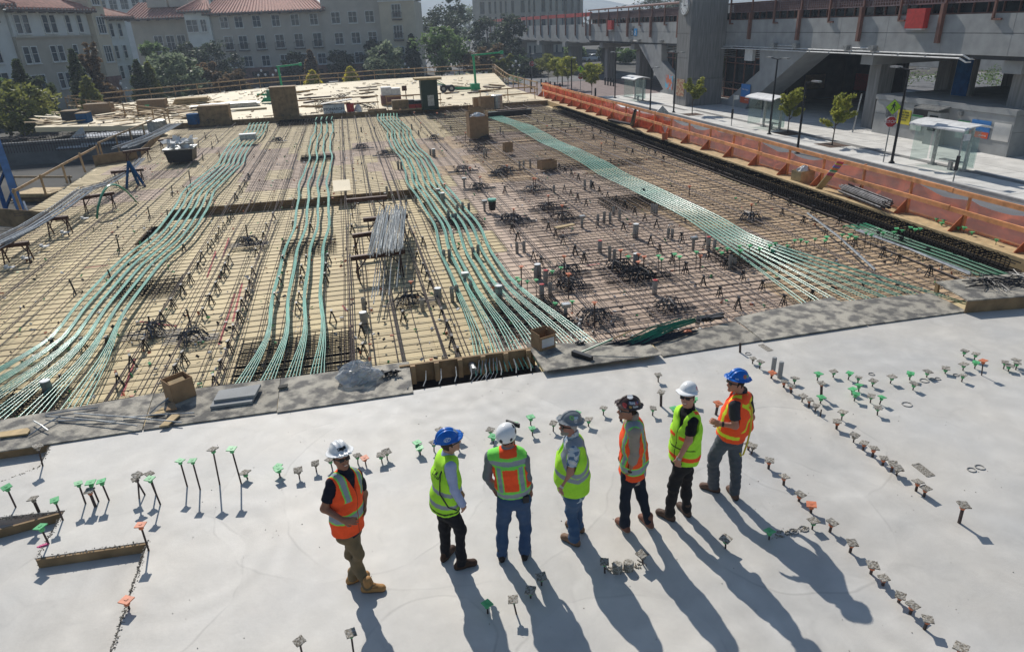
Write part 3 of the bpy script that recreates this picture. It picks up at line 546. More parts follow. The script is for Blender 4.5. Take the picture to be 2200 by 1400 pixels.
where = ['at the back, right of the row of tendons', 'left of the plank', 'right behind the plank', 'with a tall orange stake, left of the wide one', 'widest, in the middle of the right field', 'at the left of the right field by an orange stake', 'near the fanning strands with an orange stake', 'without a stake, near the broom', 'beyond the street-side tendons', 'next to the red-topped sleeve pair', 'beside the open cardboard box', 'in front of the bar rack', 'far, near the small carton', 'far, behind the green bucket', 'in a row behind the green bucket', 'in the far field, right of the others', 'behind the plank at mid distance', 'left of the bar rack among the chairs', 'near left, right of the wide tendon row', 'near left, beside the wide tendon row', 'far, between the two middle tendon rows', 'far centre, under a small arch', 'far right of the middle tendons', 'far left behind the crate', 'in front of the tall carton', 'right at the foot of the tall carton']
for (x, y, z), w in zip(NS, where): nest(x, y, 'bushy dark bar cluster ' + w, 1.25 if w.startswith('widest') else U_(.75, 1.0), 24 if w.startswith('widest') else 15)
# ---- dense dark cages under the tendons
def cage(c0, c1, lab, h=.10, step=.19):
    mb = MB(); x0, y0 = c0; x1, y1 = c1; y = y0
    while y < y1: mb.bar((x0, y, -.27), (x1, y, -.27), .017, .017); mb.bar((x0, y + .05, -.27 + h), (x1, y + .05, -.27 + h), .017, .017); y += step
    x = x0
    while x < x1: mb.bar((x, y0, -.25), (x, y1, -.25), .017, .017); mb.bar((x + .05, y0, -.25 + h), (x + .05, y1, -.25 + h), .015, .015); x += step
    tag(mb.build('drop_panel_cage', M['darkbar'], loc=(x0, y0, -.3)), lab, 'rebar cage', 'dark close-barred cages under the tendons')
cage((-9.3, 12.2), (-6.0, 13.6), 'dark close-barred cage under the fanned strands at the near left')
cage((-6.7, 18.7), (-5.1, 19.9), 'dark close-barred cage under the middle of the wide left tendon row')
cage((-2.9, 12.3), (-.5, 14.6), 'dark close-barred cage under the near end of the four-band row')
cage((-2.6, 21.2), (-.9, 22.6), 'dark close-barred cage under the middle of the four-band row')
cage((2.6, 13.2), (4.4, 15.2), 'dark close-barred cage under the near end of the tendons by the open carton')
cage((2.3, 22.2), (4.1, 23.6), 'dark close-barred cage left of the green-sleeved pipes')
cage((9.6, 15.6), (11.9, 17.0), 'dark close-barred cage under the bright tendons where they fan out')
cage((8.8, 22.6), (10.9, 24.2), 'dark close-barred cage under the bright tendons at mid distance')
cage((-2.8, 38.2), (-1.0, 39.6), 'dark close-barred cage under the far part of the four-band row')
cage((-5.2, 54.2), (-1.2, 56.8), 'dark trench of bars along the far bulkhead', .15)
cage((8.6, 30.6), (13.5, 31.3), 'dark thin line of bars crossing the street-side tendons')
# ---- stirrup cage along the street edge
sc_ = thing('stirrup_cage', 'long black cage of looped stirrups lying along the street edge of the deck', 'rebar cage', (15.9, 12.4, -.3)); S0 = None; rest = MB()
def stirrup(mb, yy, dz=0): mb.tube([(15.52, yy, -.27), (15.5, yy, -.03), (15.62, yy + .02, .06), (16.1, yy + .03, .06), (16.22, yy, -.03), (16.2, yy, -.27)], .016, 4)
for i in range(300):
    yy = 13.4 + i * .132
    if S0 is None: mb = MB(); stirrup(mb, yy); S0 = mb.build('stirrup', M['darkbar'], sc_)
    else:
        o = S0.copy(); COL.objects.link(o); o.parent = sc_; o.location = (U_(-.015, .015), yy - 13.4, U_(-.015, .015))
mb = MB()
for i in range(9): mb.tube([(15.5 + .085 * i, 13, -.2 + .22 * (i % 2)), (15.5 + .085 * i, 53.2, -.2 + .22 * (i % 2))], .016, 4)
mb.build('long_bar', M['darkbar'], sc_)
mb = MB(); mb.box2((15.40, 13, -.335), (16.38, 53.2, -.30)); mb.build('tray', M['darkbar'], sc_)

# ================================================================ timber guard rails, debris net, edge items
def rail_post(mb, x, y, z0, z1, w=.09, lean=(0, 0)): mb.bar((x, y, z0), (x + lean[0], y + lean[1], z1), w, w * .5, up=(0, 1, 0))
FZ = -.05; BRK = mat('bracket_board', (.50, .15, .06), var=.2, scale=4, rough=.85)
def fence_seg(name, pts_, label, z0, h, mt, group, post_step=2.2, rails=(1.0, .5), net=False, foot=True):
    """one guard-rail run: posts and rails are parts"""
    t = thing(name, label, 'guard rail', (*pts_[0][:2], z0), group=group)
    for a, b in zip(pts_[:-1], pts_[1:]):
        a = Vector((*a[:2], z0)); b = Vector((*b[:2], z0)); L_ = (b - a).length; n = max(1, round(L_ / post_step)); d = (b - a).normalized()
        for i in range(n + 1):
            q = a.lerp(b, i / n); mb = MB(); mb.bar(q, q + Vector((U_(-.03, .03), U_(-.03, .03), h + U_(.02, .12))), .09, .045, up=d); mb.build('post', mt, t)
            if foot:
                w = d.cross(Vector((0, 0, 1))); f_ = MB(); f_.prism([q + d * .03 - w * .02, q + d * .03 - w * .5, q + d * .03 - w * .02 + Vector((0, 0, .48))], d * .02); f_.build('bracket', BRK if net else mt, t)
        for rr in rails:
            m_ = max(1, round(L_ / 4.9))
            for i in range(m_):
                p0 = a.lerp(b, i / m_) + Vector((0, 0, h * rr + U_(-.02, .02))); p1 = a.lerp(b, (i + 1) / m_) + Vector((0, 0, h * rr + U_(-.02, .02)))
                w = d.cross(Vector((0, 0, 1))) * (-.05 - .006 * (i % 2)) + Vector((0, 0, .005 * (i % 2))); MB().bar(p0 + w - d * .1, p1 + w + d * .1, .045 if not net else .06, .10 if not net else .135, up=(0, 0, 1)).build('rail', mt, t)
    return t
run = [(17.25, 11.6 + 0 * i) for i in range(1)] + [(17.25, 62.0)]
fence_seg('guard_rail', run, 'timber guard rail coloured as if lit orange, carrying the debris net along the street', FZ, 1.08, M['glowtimber'], 'timber guard rails', net=True)
# sagging debris net behind the rails
nv = []; NX, NZ = 150, 7; mb = MB()
for i in range(NX + 1):
    y = 11.6 + (62 - 11.6) * i / NX; bay = math.sin(math.pi * ((y - 11.6) % 2.2) / 2.2)
    for j in range(NZ + 1):
        u = j / NZ; top = 1.02 + .12 * math.sin(y * .7) - .14 * bay
        nv.append((17.36 + .10 * math.sin(y * 1.9 + u * 3) * (1 - abs(2 * u - 1)) + .04 * math.sin(y * 5.1), y, FZ - .02 + u * top))
mb.add(nv, [(i * (NZ + 1) + j, (i + 1) * (NZ + 1) + j, (i + 1) * (NZ + 1) + j + 1, i * (NZ + 1) + j + 1) for i in range(NX) for j in range(NZ)])
tag(mb.build('debris_net', M['net'], smooth=True, loc=(17.3, 30, FZ)), 'sagging orange mesh debris net hung along the street-side guard rail', 'net')
mb = MB(); nv = []
for i in range(41):
    y = 36 + 26 * i / 40
    for j in range(5): nv.append((17.33 - .04 * math.sin(y * 3 + j), y, FZ + .02 + (.20 + .004 * (y - 36)) * j + .05 * math.sin(y * 2)))
mb.add(nv, [(i * 5 + j, (i + 1) * 5 + j, (i + 1) * 5 + j + 1, i * 5 + j + 1) for i in range(40) for j in range(4)])
tag(mb.build('debris_net', M['netd'], smooth=True, loc=(17.3, 48, FZ)), 'thicker doubled length of orange net towards the far corner of the deck', 'net')
# far handrails
G = 'timber guard rails'
fence_seg('guard_rail', [(-26.6, 78.4), (-10, 92.3), (4, 96.8), (20.0, 97.2)], 'brown timber guard rail round the back edge of the far deck', -.03, 1.1, M['timber'], G, 2.6, foot=False)
fence_seg('guard_rail', [(20.1, 96.9), (17.1, 75.2), (17.0, 63)], 'pale timber guard rail on the street side of the far deck', -.03, 1.1, M['timber'], G, 2.6, foot=False)
fence_seg('guard_rail', [(-5.0, 60.1), (2.5, 60.1)], 'low brown guard rail behind the lettered crate', -.03, 1.0, M['timber'], G, 2.4, foot=False)
fence_seg('guard_rail', [(3.2, 58.9), (7.6, 58.9)], 'guard rail beside the tall dark cabinet', -.03, 1.0, M['timber'], G, 2.2, foot=False)
fence_seg('guard_rail', [(11.0, 59.2), (16.0, 60.0)], 'guard rail in front of the green-and-timber pile', -.03, 1.0, M['timber'], G, 2.4, foot=False)
fence_seg('guard_rail', [(-26.8, 78.0), (-13.5, 59.0)], 'leaning brown guard rail in front of the scattered boards', -.03, 1.0, M['timber'], G, 3.0, foot=False)
fence_seg('guard_rail', [(-13.9, 43.6), (-13.4, 57.4)], 'pale timber rail by the grey bar stack at the back left', -.3, 1.0, M['timber'], G, 3.0, rails=(1.0,), foot=False)
fence_seg('guard_rail', [(-13.5, 31.2), (-13.9, 43.0)], 'pale timber rail on the narrow left ledge', -.3, .9, M['timber'], G, 3.0, rails=(.95,), foot=False)
fence_seg('guard_rail', [(-24, 44), (-14.6, 40)], 'weathered rail across the excavation', -1.4, .9, M['timber'], G, 4, rails=(1,), foot=False)

# ================================================================ muddy plywood covers along the joint
CV = [[(-6.98,11.92,0.03),(-4.13,12.19,0.03),(-4.02,10.89,0.03),(-6.52,10.84,0.03)],[(-4.12,12.18,0.03),(-1.88,12.12,0.03),(-1.85,10.87,0.03),(-4.0,10.89,0.03)],[(-1.87,12.11,0.03),(0.55,12.09,0.03),(0.51,10.83,0.03),(-1.84,10.82,0.03)],[(2.94,12.14,0.05),(5.3,11.5,0.05),(5.28,10.74,0.05),(2.95,10.79,0.05)],[(5.4,11.63,0.03),(7.5,11.9,0.03),(7.52,10.91,0.03),(5.34,10.83,0.03)],[(7.55,12.06,0.04),(10.29,12.46,0.04),(9.95,10.92,0.04),(7.51,10.88,0.04)],[(10.17,12.19,0.03),(12.49,11.99,0.03),(12.4,10.89,0.03),(9.98,10.92,0.03)]]
CL = ['muddy plywood cover at the far left with scattered rebar offcuts', 'muddy plywood cover under the open carton and grey slab', 'muddy plywood cover under the clear plastic bag', 'pale plywood cover carrying the carton and the broom, one edge lifted', 'muddy plywood cover under the green strand offcuts', 'grey muddy plywood cover without anything on it, next to the fanned strands', 'brown plywood cover with a rust-stained edge by the raised box platform']
for q, l in zip(CV, CL):
    q = [Vector(v) for v in q]
    if 'lifted' in l: q[2].z += .08; q[3].z += .05
    elif q[0].z > .031: q = [v + Vector((0, 0, .003)) for v in q]
    c = sum(q, Vector()) / 4
    tag(MB().sheet(q[3], q[2], q[1], q[0], .02).build('plywood_cover', M['cover'], loc=c), l, 'plywood sheet', 'muddy plywood sheets along the joint')
# recessed trough between covers
tr = thing('joint_trough', 'open timber-lined joint with bars sticking out, between two plywood covers', 'formwork', (.5, 11.3, -.3))
MB().box2((.35, 11.86, -.34), (3.05, 11.92, .06)).build('back_board', M['plydark'], tr); MB().box2((.3, 10.96, -.34), (3.1, 11.86, -.32)).build('base', M['black'], tr)
for k in range(6): MB().bar((.6 + .46 * k, 11.80, -.32), (.6 + .46 * k, 11.80, .07), .05, .09, up=(1, 0, 0)).build('stud', M['timber'], tr)
for k in range(9): MB().tube([(.55 + .29 * k, 11.75, -.05), (.5 + .29 * k, 11.3, -.03 + .02 * (k % 2)), (.42 + .29 * k, 10.97, .05)], .011, 5).build('bar', M['galv'], tr)
for k in range(6): MB().tube([(1.9 + .07 * k, 11.8, 0), (1.8 + .08 * k, 11.5, -.16), (1.5 + .1 * k, 11.1, -.2)], .007, 5).build('strand_tail', M['galv'], tr)
MB().cyl((1.75, 11.6, -.12), (1.75, 11.84, -.1), .07, 10).build('anchor', M['galv'], tr)
# box platform at the right corner
BP = [(12.31,10.86,0.3),(14.65,10.56,0.3),(15.73,11.82,0.3),(12.54,11.98,0.3)]
bp = thing('box_platform', 'raised plywood box platform at the right corner of the joint', 'platform', (BP[0][0], BP[0][1], 0))
q = [Vector(v) for v in BP]; MB().sheet(q[0], q[1], q[2], q[3], .025).build('top', M['cover'], bp)
MB().prism([q[0] - Vector((0, 0, .025)), q[1] - Vector((0, 0, .025)), q[1] - Vector((0, 0, .295)), q[0] - Vector((0, 0, .295))], (0, .02, 0)).build('front_board', M['plydark'], bp)
MB().bar(q[3].lerp(q[0], .03) - Vector((-.1, 0, .15)), q[3].lerp(q[0], .03) - Vector((-.1, 0, .16)) + Vector((.01, .1, 0)), .05, .25).build('leg', M['plydark'], bp)
def scrap_pile(c, n, L_, lab, mt='black', r=.011, spread=(.5, .3), z=.0, cat='rebar offcuts', name='rebar_pile'):
    mb = MB()
    for i in range(n):
        a = U_(0, math.pi) if spread[0] < 2 else U_(-.3, .3); l = U_(.5, 1) * L_ / 2; x, y = c[0] + U_(-spread[0], spread[0]), c[1] + U_(-spread[1], spread[1]); h = c[2] + .02 + U_(0, .1)
        mb.tube([(x - l * math.cos(a), y - l * math.sin(a), h), (x + U_(-.06, .06), y + U_(-.06, .06), h + U_(0, .08)), (x + l * math.cos(a), y + l * math.sin(a), h - U_(0, .02))], r, 4)
    return tag(mb.build(name, M[mt], loc=c), lab, cat)
pc = (q[0] + q[2]) / 2; scrap_pile((pc.x - .15, pc.y + .1, .30), 46, .8, 'heap of bent black bar offcuts on the raised box platform', spread=(.75, .28))
# cartons
def carton(name, c, w, d, h, rz, lab, mt='card', flaps=True, label_=False, fill=None):
    t = thing(name, lab, 'box', c, rz, None); th = .012
    mb = MB(); mb.box((0, -d / 2, h / 2), (w, th, h)); mb.box((0, d / 2, h / 2), (w, th, h)); mb.box((-w / 2, 0, h / 2), (th, d - th, h)); mb.box((w / 2, 0, h / 2), (th, d - th, h)); mb.box((0, 0, .006), (w - th, d - th, th)); mb.build('carton_body', M[mt], t)
    if flaps:
        for sx, sy in ((1, 0), (0, 1), (-1, 0)):
            f_ = MB(); a = .05; hh = h * .22
            if sx: f_.box((sx * (w / 2 + .01), 0, h + hh / 2 - .005), (.008, d * .96, hh))
            else: f_.box((0, sy * (d / 2 + .01), h + hh / 2 - .005), (w * .96, .008, hh))
            f_.build('flap', M[mt], t)
    if label_: MB().box((0, -d / 2 - .008, h * .55), (w * .8, .004, h * .6)).build('paper_label', M['offwhite'], t)
    if fill: MB().box((0, 0, h * .75), (w * .7, d * .5, .03), rz=.4, M=Matrix.Rotation(.35, 3, 'X')).build('folded_board', M['plyedge'], t)
    return t
c1 = (-3.6,11.73,0.03); carton('cardboard_box', (c1[0], c1[1] + .18, .032), .40, .36, .38, .62, 'open brown carton holding a pale board, on the muddy cover at left', fill=1, flaps=False)
c2 = (3.23,11.71,0.06); carton('cardboard_box', (c2[0], c2[1] + .16, .06), .36, .34, .30, .30, 'open carton with a torn white label, at the end of the joint trough', label_=True)
# grey concrete plank, plastic bag, broom, wood bits
GP = [(-2.99,11.25,0.14),(-2.29,11.24,0.14),(-2.23,11.64,0.14),(-2.95,11.61,0.14)]
t = thing('concrete_plank', 'pair of stacked grey concrete planks on the muddy cover', 'plank', (GP[0][0], GP[0][1], .03)); Q = [Vector(v) for v in GP]
MB().prism([v - Vector((0, 0, .1)) for v in Q], (0, 0, .05)).build('plank', M['conc'], t); MB().prism([v + Vector((.05, .12, -.047)) for v in Q], (0, 0, .05)).build('plank', M['conc'], t)
bagc = (-0.43,11.37,0.03)
def lump(c, sx, sy, sz, n=20, m=12, seed=1, amp=.18):
    rs = np.random.RandomState(seed); ph = rs.rand(8) * 6.28; vs_ = []; fs = []
    for j in range(m + 1):
        th = math.pi / 2 * j / m
        for i in range(n):
            a = 2 * math.pi * i / n; k = 1 + amp * (math.sin(3 * a + ph[0] + j * .5) + .6 * math.sin(5 * a + ph[1] - j * .9) + .7 * math.sin(9 * a + ph[2] + j * 1.7) * .6)
            vs_.append((c[0] + sx * math.cos(th) * math.cos(a) * k, c[1] + sy * math.cos(th) * math.sin(a) * k, c[2] + sz * math.sin(th) * (1 + amp * .7 * math.sin(4 * a + ph[3] + j))))
    for j in range(m):
        for i in range(n): fs.append((j * n + i, j * n + (i + 1) % n, (j + 1) * n + (i + 1) % n, (j + 1) * n + i))
    return MB().add(vs_, fs)
t = thing('plastic_bag', 'large crumpled clear plastic bag of parts on the muddy cover', 'plastic bag', (bagc[0], bagc[1] + .25, .032))
lump((bagc[0], bagc[1] + .25, .03), .40, .24, .36, seed=5, amp=.16).build('bag_film', M['plastic'], t)
mb = MB()
for i in range(30): mb.box((bagc[0] + U_(-.28, .28), bagc[1] + .25 + U_(-.12, .12), .06 + U_(0, .15)), (.14, .05, .03), M=Matrix.Rotation(U_(0, 3), 3, (U_(-1, 1), U_(-1, 1), 1)))
mb.build('contents', M['galv'], t)
sp_ = (0.12,11.58,0.03); mb = MB()
for i in range(14): mb.bar((sp_[0] + U_(-.15, .18), sp_[1] + U_(-.08, .08), .05 + U_(0, .1)), (sp_[0] + U_(-.2, .25), sp_[1] + U_(-.1, .1), .05 + U_(0, .12)), .03, .02)
tag(mb.build('chair_heap', M['black'], loc=(sp_[0], sp_[1], .04)), 'small heap of loose black bar chairs spilling beside the plastic bag', 'bar chairs')
br = [(3.66,11.29,0.13),(3.92,10.92,0.13),(3.83,11.24,0.15),(4.82,11.17,0.5)]
t = thing('push_broom', 'push broom with a green handle and wide dark head lying on the pale cover', 'broom', br[0])
MB().bar(Vector(br[0]) , Vector(br[1]), .09, .12).build('broom_head', M['black'], t); MB().tube([Vector(br[2]), vl(br[2], br[3], .62)], .016, 6).build('handle', M['dkgreen'], t); MB().tube([vl(br[2], br[3], .62), br[3]], .015, 6).build('handle_end', M['timber'], t)
def scatter_bars(lst, lab, mt='galv', r=.013, name='rebar_offcut'):
    for i, (a, b) in enumerate(lst):
        tag(MB().tube([a, vl(a, b, .5) + Vector((0, 0, .015)), b], r, 5).build(name, M[mt], loc=a), lab[i], 'rebar offcut', 'offcuts lying on the left cover')
scatter_bars([((-5.81,11.87,0.06),(-4.97,11.87,0.06)),((-5.77,11.78,0.08),(-4.08,10.92,0.1)),((-5.31,11.75,0.07),(-3.38,10.87,0.07)),((-5.89,11.61,0.1),(-5.54,11.23,0.08)),((-5.82,11.19,0.06),(-5.49,11.66,0.1)),((-4.42,11.35,0.06),(-3.23,11.15,0.07)),((-5.57,11.59,0.06),(-4.5,11.25,0.06)),((-4.01,11.38,0.05),(-3.71,11.58,0.2))],
 ['short grey bar offcut at the back of the left cover', 'long knotted bar offcut slanting down across the left cover', 'long thin bar offcut reaching towards the wood scraps', 'stubby bar offcut leaning near the left end of the cover', 'pink-tipped bar offcut crossing the stubby one', 'thin bar offcut in front of the open carton', 'bar offcut lying in the middle of the left cover', 'dark bar offcut propped against the open carton'])
for nm_, q_, mt, lab in (('wood_scrap', [(-6.35,11.43,0.05),(-5.93,11.44,0.05),(-5.86,11.36,0.05),(-5.86,11.24,0.05),(-6.27,11.25,0.05)], 'plyedge', 'long wood offcut at the far left of the muddy cover'), ('wood_scrap', [(-4.0,11.24,0.05),(-3.74,11.3,0.05),(-3.81,11.52,0.05),(-3.93,11.33,0.05)], 'plyedge', 'small pale board scrap in front of the open carton'),
                    ('wood_scrap', [(-3.73,10.84,0.05),(-3.59,10.84,0.05),(-3.46,11.14,0.05),(-3.59,11.23,0.05)], 'plyedge', 'slanting pale board scrap at the front edge of the cover'), ('card_scrap', [(-3.71,11.29,0.09),(-3.54,11.32,0.09),(-3.63,11.56,0.09),(-3.73,11.56,0.09)], 'card', 'brown card scrap by the open carton'), ('mortar_lump', [(-1.88,11.61,0.06),(-1.71,11.63,0.06),(-1.71,11.74,0.06),(-1.86,11.72,0.06)], 'earth', 'dark mortar lump near the seam of two covers')):
    tag(MB().prism(q_, (0, 0, .025)).build(nm_, M[mt], loc=q_[0]), lab, 'scrap')
gs = (6.64,11.92,0.05)
mb = MB()
for i in range(26):
    a = U_(-.08, .12); x = gs[0] - .8 + U_(-.35, .35); y = gs[1] - .05 + U_(-.16, .16); mb.tube([(x - .75, y - .35 + U_(-.05, .05), .06), (x, y - .05, .09 + U_(0, .05)), (x + .8, y + .28, .07)], .011, 4)
tag(mb.build('strand_offcuts', M['dkgreen'], loc=gs), 'bundle of dark green strand offcuts on the muddy cover', 'strand offcuts')
mb = MB()
for i in range(34):
    x = gs[0] - 1.4 + U_(-.6, .6); y = gs[1] - .42 + U_(-.14, .14); mb.tube([(x - .7, y - .12 + U_(-.08, .08), .05), (x, y + U_(-.05, .05), .08), (x + .7, y + .2, .06)], .012, 4)
tag(mb.build('rebar_pile', M['black'], loc=gs), 'heap of black bar offcuts in front of the green strand bundle', 'rebar offcuts')
mb = MB()
for i in range(12): mb.bar((gs[0] + .15 + U_(-.3, .5), gs[1] + .05 + U_(-.1, .16), .1), (gs[0] + .3 + U_(-.3, .4), gs[1] + .1 + U_(-.1, .1), .16), .06, .04)
mb.build('x', M['black']).name = 'tool_heap'; tag(D.objects['tool_heap'], 'small heap of black tools beside the green strand bundle', 'tools')
og = (6.27,11.65,0.06); tag(lump(og, .09, .06, .05, 10, 5, 3).build('orange_glove', M['capo'], loc=og), 'orange work glove dropped among the bar offcuts', 'glove')
hm = (3.96,11.75,0.08); mb = MB()
for i in range(7): mb.bar((hm[0] + U_(-.1, .1), hm[1] + U_(-.05, .05), .09), (hm[0] + U_(-.12, .12), hm[1] + U_(-.06, .06), .12), .04, .03)
tag(mb.build('chair_heap', M['black'], loc=hm), 'few loose black chairs lying by the broom handle', 'bar chairs')

# ================================================================ things lying on the rebar
def sawhorse(a, b, z0, h, lab, g='red-brown steel sawhorses'):
    t = thing('sawhorse', lab, 'sawhorse', ((a[0] + b[0]) / 2, (a[1] + b[1]) / 2, z0), group=g); A = Vector((*a[:2], z0 + h)); B = Vector((*b[:2], z0 + h)); MB().bar(A, B, .12, .12).build('beam', M['rust'], t)
    n = (B - A).normalized().cross(Vector((0, 0, 1)))
    for e, s in ((.1, 1), (.9, -1)):
        for k in (-1, 1): q = A.lerp(B, e); MB().bar(q, q + n * .25 * k + Vector((0, 0, -h)), .035, .035).build('leg', M['rust'], t)
        q = A.lerp(B, e + s * .22); MB().bar(A.lerp(B, e) - Vector((0, 0, h * .55)), q, .03, .03).build('brace', M['rust'], t)
SH = [[(-0.46,25.29,0.35),(1.01,25.32,0.35)],[(0.04,22.28,0.35),(1.5,22.29,0.35)],[(-0.34,20.44,0.35),(0.26,20.54,0.35)],[(-0.43,18.22,0.35),(1.06,18.38,0.35)]]
sl4 = ['empty red-brown sawhorse behind the bar rack', 'sawhorse under the back end of the grey bars', 'sawhorse sticking out left of the grey bars', 'sawhorse under the front end of the grey bars']
for (a, b), l in zip(SH, sl4): sawhorse(a, b, -.33, .66, l)
f0, f1 = Vector(SH[3][0]), Vector(SH[3][1]); k0, k1 = Vector(SH[1][0]), Vector(SH[1][1])
t = thing('bar_stack', 'sloping stack of loose light grey bars resting on sawhorses', 'bar stack', (f0.x, f0.y, .4))
for i in range(78):
    u = U_(.32, .98); u2 = min(.97, max(.28, u + U_(-.04, .04))); a = f0.lerp(f1, u); b = k0.lerp(k1, u2); d = (a - b).normalized(); long_ = i % 13 == 0
    a = a + d * (U_(2.0, 3.2) if long_ else U_(-.1, .6)); b = b - d * U_(-.2, .9)
    a.z = .42 + U_(0, .12) - (.45 if long_ else 0); b.z = .44 + U_(0, .16); MB().tube([b, b.lerp(a, .5) + Vector((U_(-.03, .03), 0, U_(-.04, .04))), a], .014, 4).build('bar', M['galv'], t)
def longstack(p0, p1, n, lab, w=.35, sag=.15, mt='galv'):
    t = thing('bar_stack', lab, 'bar stack', p0); p0 = Vector(p0); p1 = Vector(p1); s = (p1 - p0).normalized().cross(Vector((0, 0, 1)))
    for i in range(n):
        o = U_(-w, w); a = p0 + s * o + Vector((0, 0, U_(0, .12))) - (p1 - p0) * U_(-.05, .08); b = p1 + s * (o + U_(-.1, .1)) + Vector((0, 0, U_(0, .12))) + (p1 - p0) * U_(-.06, .08)
        MB().tube([a, a.lerp(b, .33) + Vector((0, 0, -sag * .8)), a.lerp(b, .66) + Vector((0, 0, -sag * .8)), b], .015, 4).build('bar', M[mt if i % 3 else 'rebarg'], t)
L1 = [(-11.01,22.68,0.4),(-10.92,30.95,0.4),(-10.6,38.37,0.35),(-12.82,43.92,0.3),(-12.07,54.36,0.3)]
longstack(L1[0], L1[1], 24, 'long stack of grey bars on trestles at the near left edge'); longstack(L1[1], L1[2], 16, 'trailing bars sagging towards the blue trestle', .25, .3); longstack(L1[3], L1[4], 22, 'stack of grey bars on trestles at the back left', .5, .1)
for (a, b), l in zip([[(-11.08,23.39,0.3),(-10.25,23.51,0.3)],[(-10.94,26.73,0.3),(-10.19,26.78,0.3)],[(-10.85,30.07,0.3),(-9.73,30.67,0.3)],[(-11.28,35.87,0.3),(-9.87,35.98,0.3)],[(-12.44,42.38,0.2),(-11.25,43.14,0.2)],[(-11.51,46.36,0.2),(-10.33,47.17,0.2)]], ['trestle at the very left edge under the bars', 'second trestle from the left edge, by the white brackets', 'trestle behind the green hose arch', 'trestle with dark legs right of the blue one', 'trestle near the brown form face', 'trestle under the back left bar stack']): sawhorse(a, b, -.33, .60, l)
bt = (-10.1,34.97,-0.3); t = thing('blue_trestle', 'blue-grey A-shaped steel trestle at the left edge', 'trestle', (bt[0], bt[1], -.33)); 
for s, e in ((-.35, -.25), (.05, .3), (.45, -.2)): MB().bar((bt[0] + s, bt[1] + e, -.33), (bt[0] - .05, bt[1], .85), .11, .07).build('leg', M['blue'], t)
ha = [(-9.95,28.69,-0.2),(-9.55,28.56,0.25),(-9.16,28.68,0.55),(-8.94,28.98,0.5),(-9.16,31.2,-0.1)]
t = thing('strand_arch', 'arched ribbon of dark green strands standing over the left bars', 'strand coil', ha[0])
pl = []
for i in range(13):
    u = i / 12; a, b = Vector(ha[0]), Vector(ha[4]); q_ = a.lerp(b, u); q_.z = -.25 + 1.0 * math.sin(math.pi * min(1, u * 1.02)) ** .8; pl.append(q_)
for k in range(5): MB().tube([q_ + Vector((.02 * k, -.05 * k, 0)) for q_ in pl], .03, 5).build('strand', M['dkgreen'], t, smooth=True)
# skip of scrap
sk = [(-9.9,40.44,-0.3),(-8.45,40.51,-0.3)]
t = thing('scrap_skip', 'dark skip heaped with light scrap on the left bars', 'skip', (sk[0][0], sk[0][1], -.33)); x0, x1, yy = sk[0][0], sk[1][0], sk[0][1]
MB().prism([(x0 + .12, yy, -.2), (x1 - .12, yy, -.2), (x1, yy, .45), (x0, yy, .45)], (0, 1.3, 0)).build('skip_body', M['black'], t); MB().box2((x0 - .05, yy - .05, .45), (x1 + .05, yy + 1.35, .51)).build('rim', M['galv'], t)
mb = MB()
for i in range(60): mb.box((U_(x0, x1), yy + U_(0, 1.3), .55 + U_(0, .35)), (U_(.1, .6), U_(.05, .3), .03), M=Matrix.Rotation(U_(0, 3), 3, (U_(-1, 1), U_(-1, 1), 1)))
mb.build('scrap', M['offwhite'], t)
ac = (-6.32,46.6,-0.2); t = thing('tool_case', 'small grey tool case set on the wide left tendon row', 'case', (ac[0], ac[1], -.05)); MB().box((ac[0], ac[1], .1), (.95, .5, .3)).build('case_body', M['galv'], t); MB().box((ac[0], ac[1], .28), (1.0, .55, .06)).build('lid', M['offwhite'], t)
b_ = (-0.63,29.04,0.05); tag(MB().sheet((b_[0] - .35, b_[1] - .5, .02), (b_[0] + .35, b_[1] - .5, .02), (b_[0] + .33, b_[1] + .75, .22), (b_[0] - .37, b_[1] + .75, .22), .02).build('loose_board', M['plyfar'], loc=b_), 'single pale plywood offcut lying on the dark step face', 'board')
BX = (7.5,41.3,-0.28); t = carton('tall_carton', (BX[0], BX[1] + .45, -.2), 1.15, .9, 1.25, .05, 'tall brown carton stuffed with white plastic among the far bars')
mb = lump((0, 0, 1.15), .45, .32, .28, 14, 8, 9); mb.build('plastic_filling', M['offwhite'], t)
for (qx, qy, w, h, l) in ((1093, 330, .45, .5, 'small open carton right of the tall one'), (1178, 366, .75, .38, 'low brown carton with black edging on the right bars')):
    q_ = {(1093,330): (8.01,35.66,-0.25),(1178,366): (8.7,30.51,-0.25)}[(qx, qy)]; carton('cardboard_box', (q_[0], q_[1] + .2, -.2), w, w * .7, h, .2, l, flaps=False)
q_ = (4.72,24.11,-0.3); t = MB().lathe([(.12, 0), (.15, .36), (.13, .36), (.13, .3)], n=12); o = t.build('green_bucket', M['black'], local=True); o.location = (q_[0], q_[1], -.2); tag(o, 'dark bucket with a teal rim among the middle bars', 'bucket'); MB().lathe([(.152, .33), (.165, .34), (.165, .40), (.15, .40)], n=12).build('rim', M['ptgreen'], o, local=True)
q_ = [(6.08,20.6,-0.1),(6.78,20.81,-0.1)]; tag(MB().bar(q_[0], q_[1], .18, .05).build('loose_plank', M['plyedge'], loc=q_[0]), 'short yellow plank lying on the bars beside bushy clusters', 'plank')
q_ = (16.49,34.81,-0.05); o = MB().lathe([(.14, 0), (.17, .42), (.15, .42), (.15, .36)], n=14).build('orange_bucket', M['capo'], local=True); o.location = (q_[0], q_[1], -.05); tag(o, 'orange bucket on the edge boards by the net', 'bucket')
mb = MB(); [mb.bar((0, 0, .4), (U_(-.2, .2), U_(-.2, .2), .75), .02, .02) for _ in range(5)]; mb.build('tools', M['offwhite'], o, local=True)
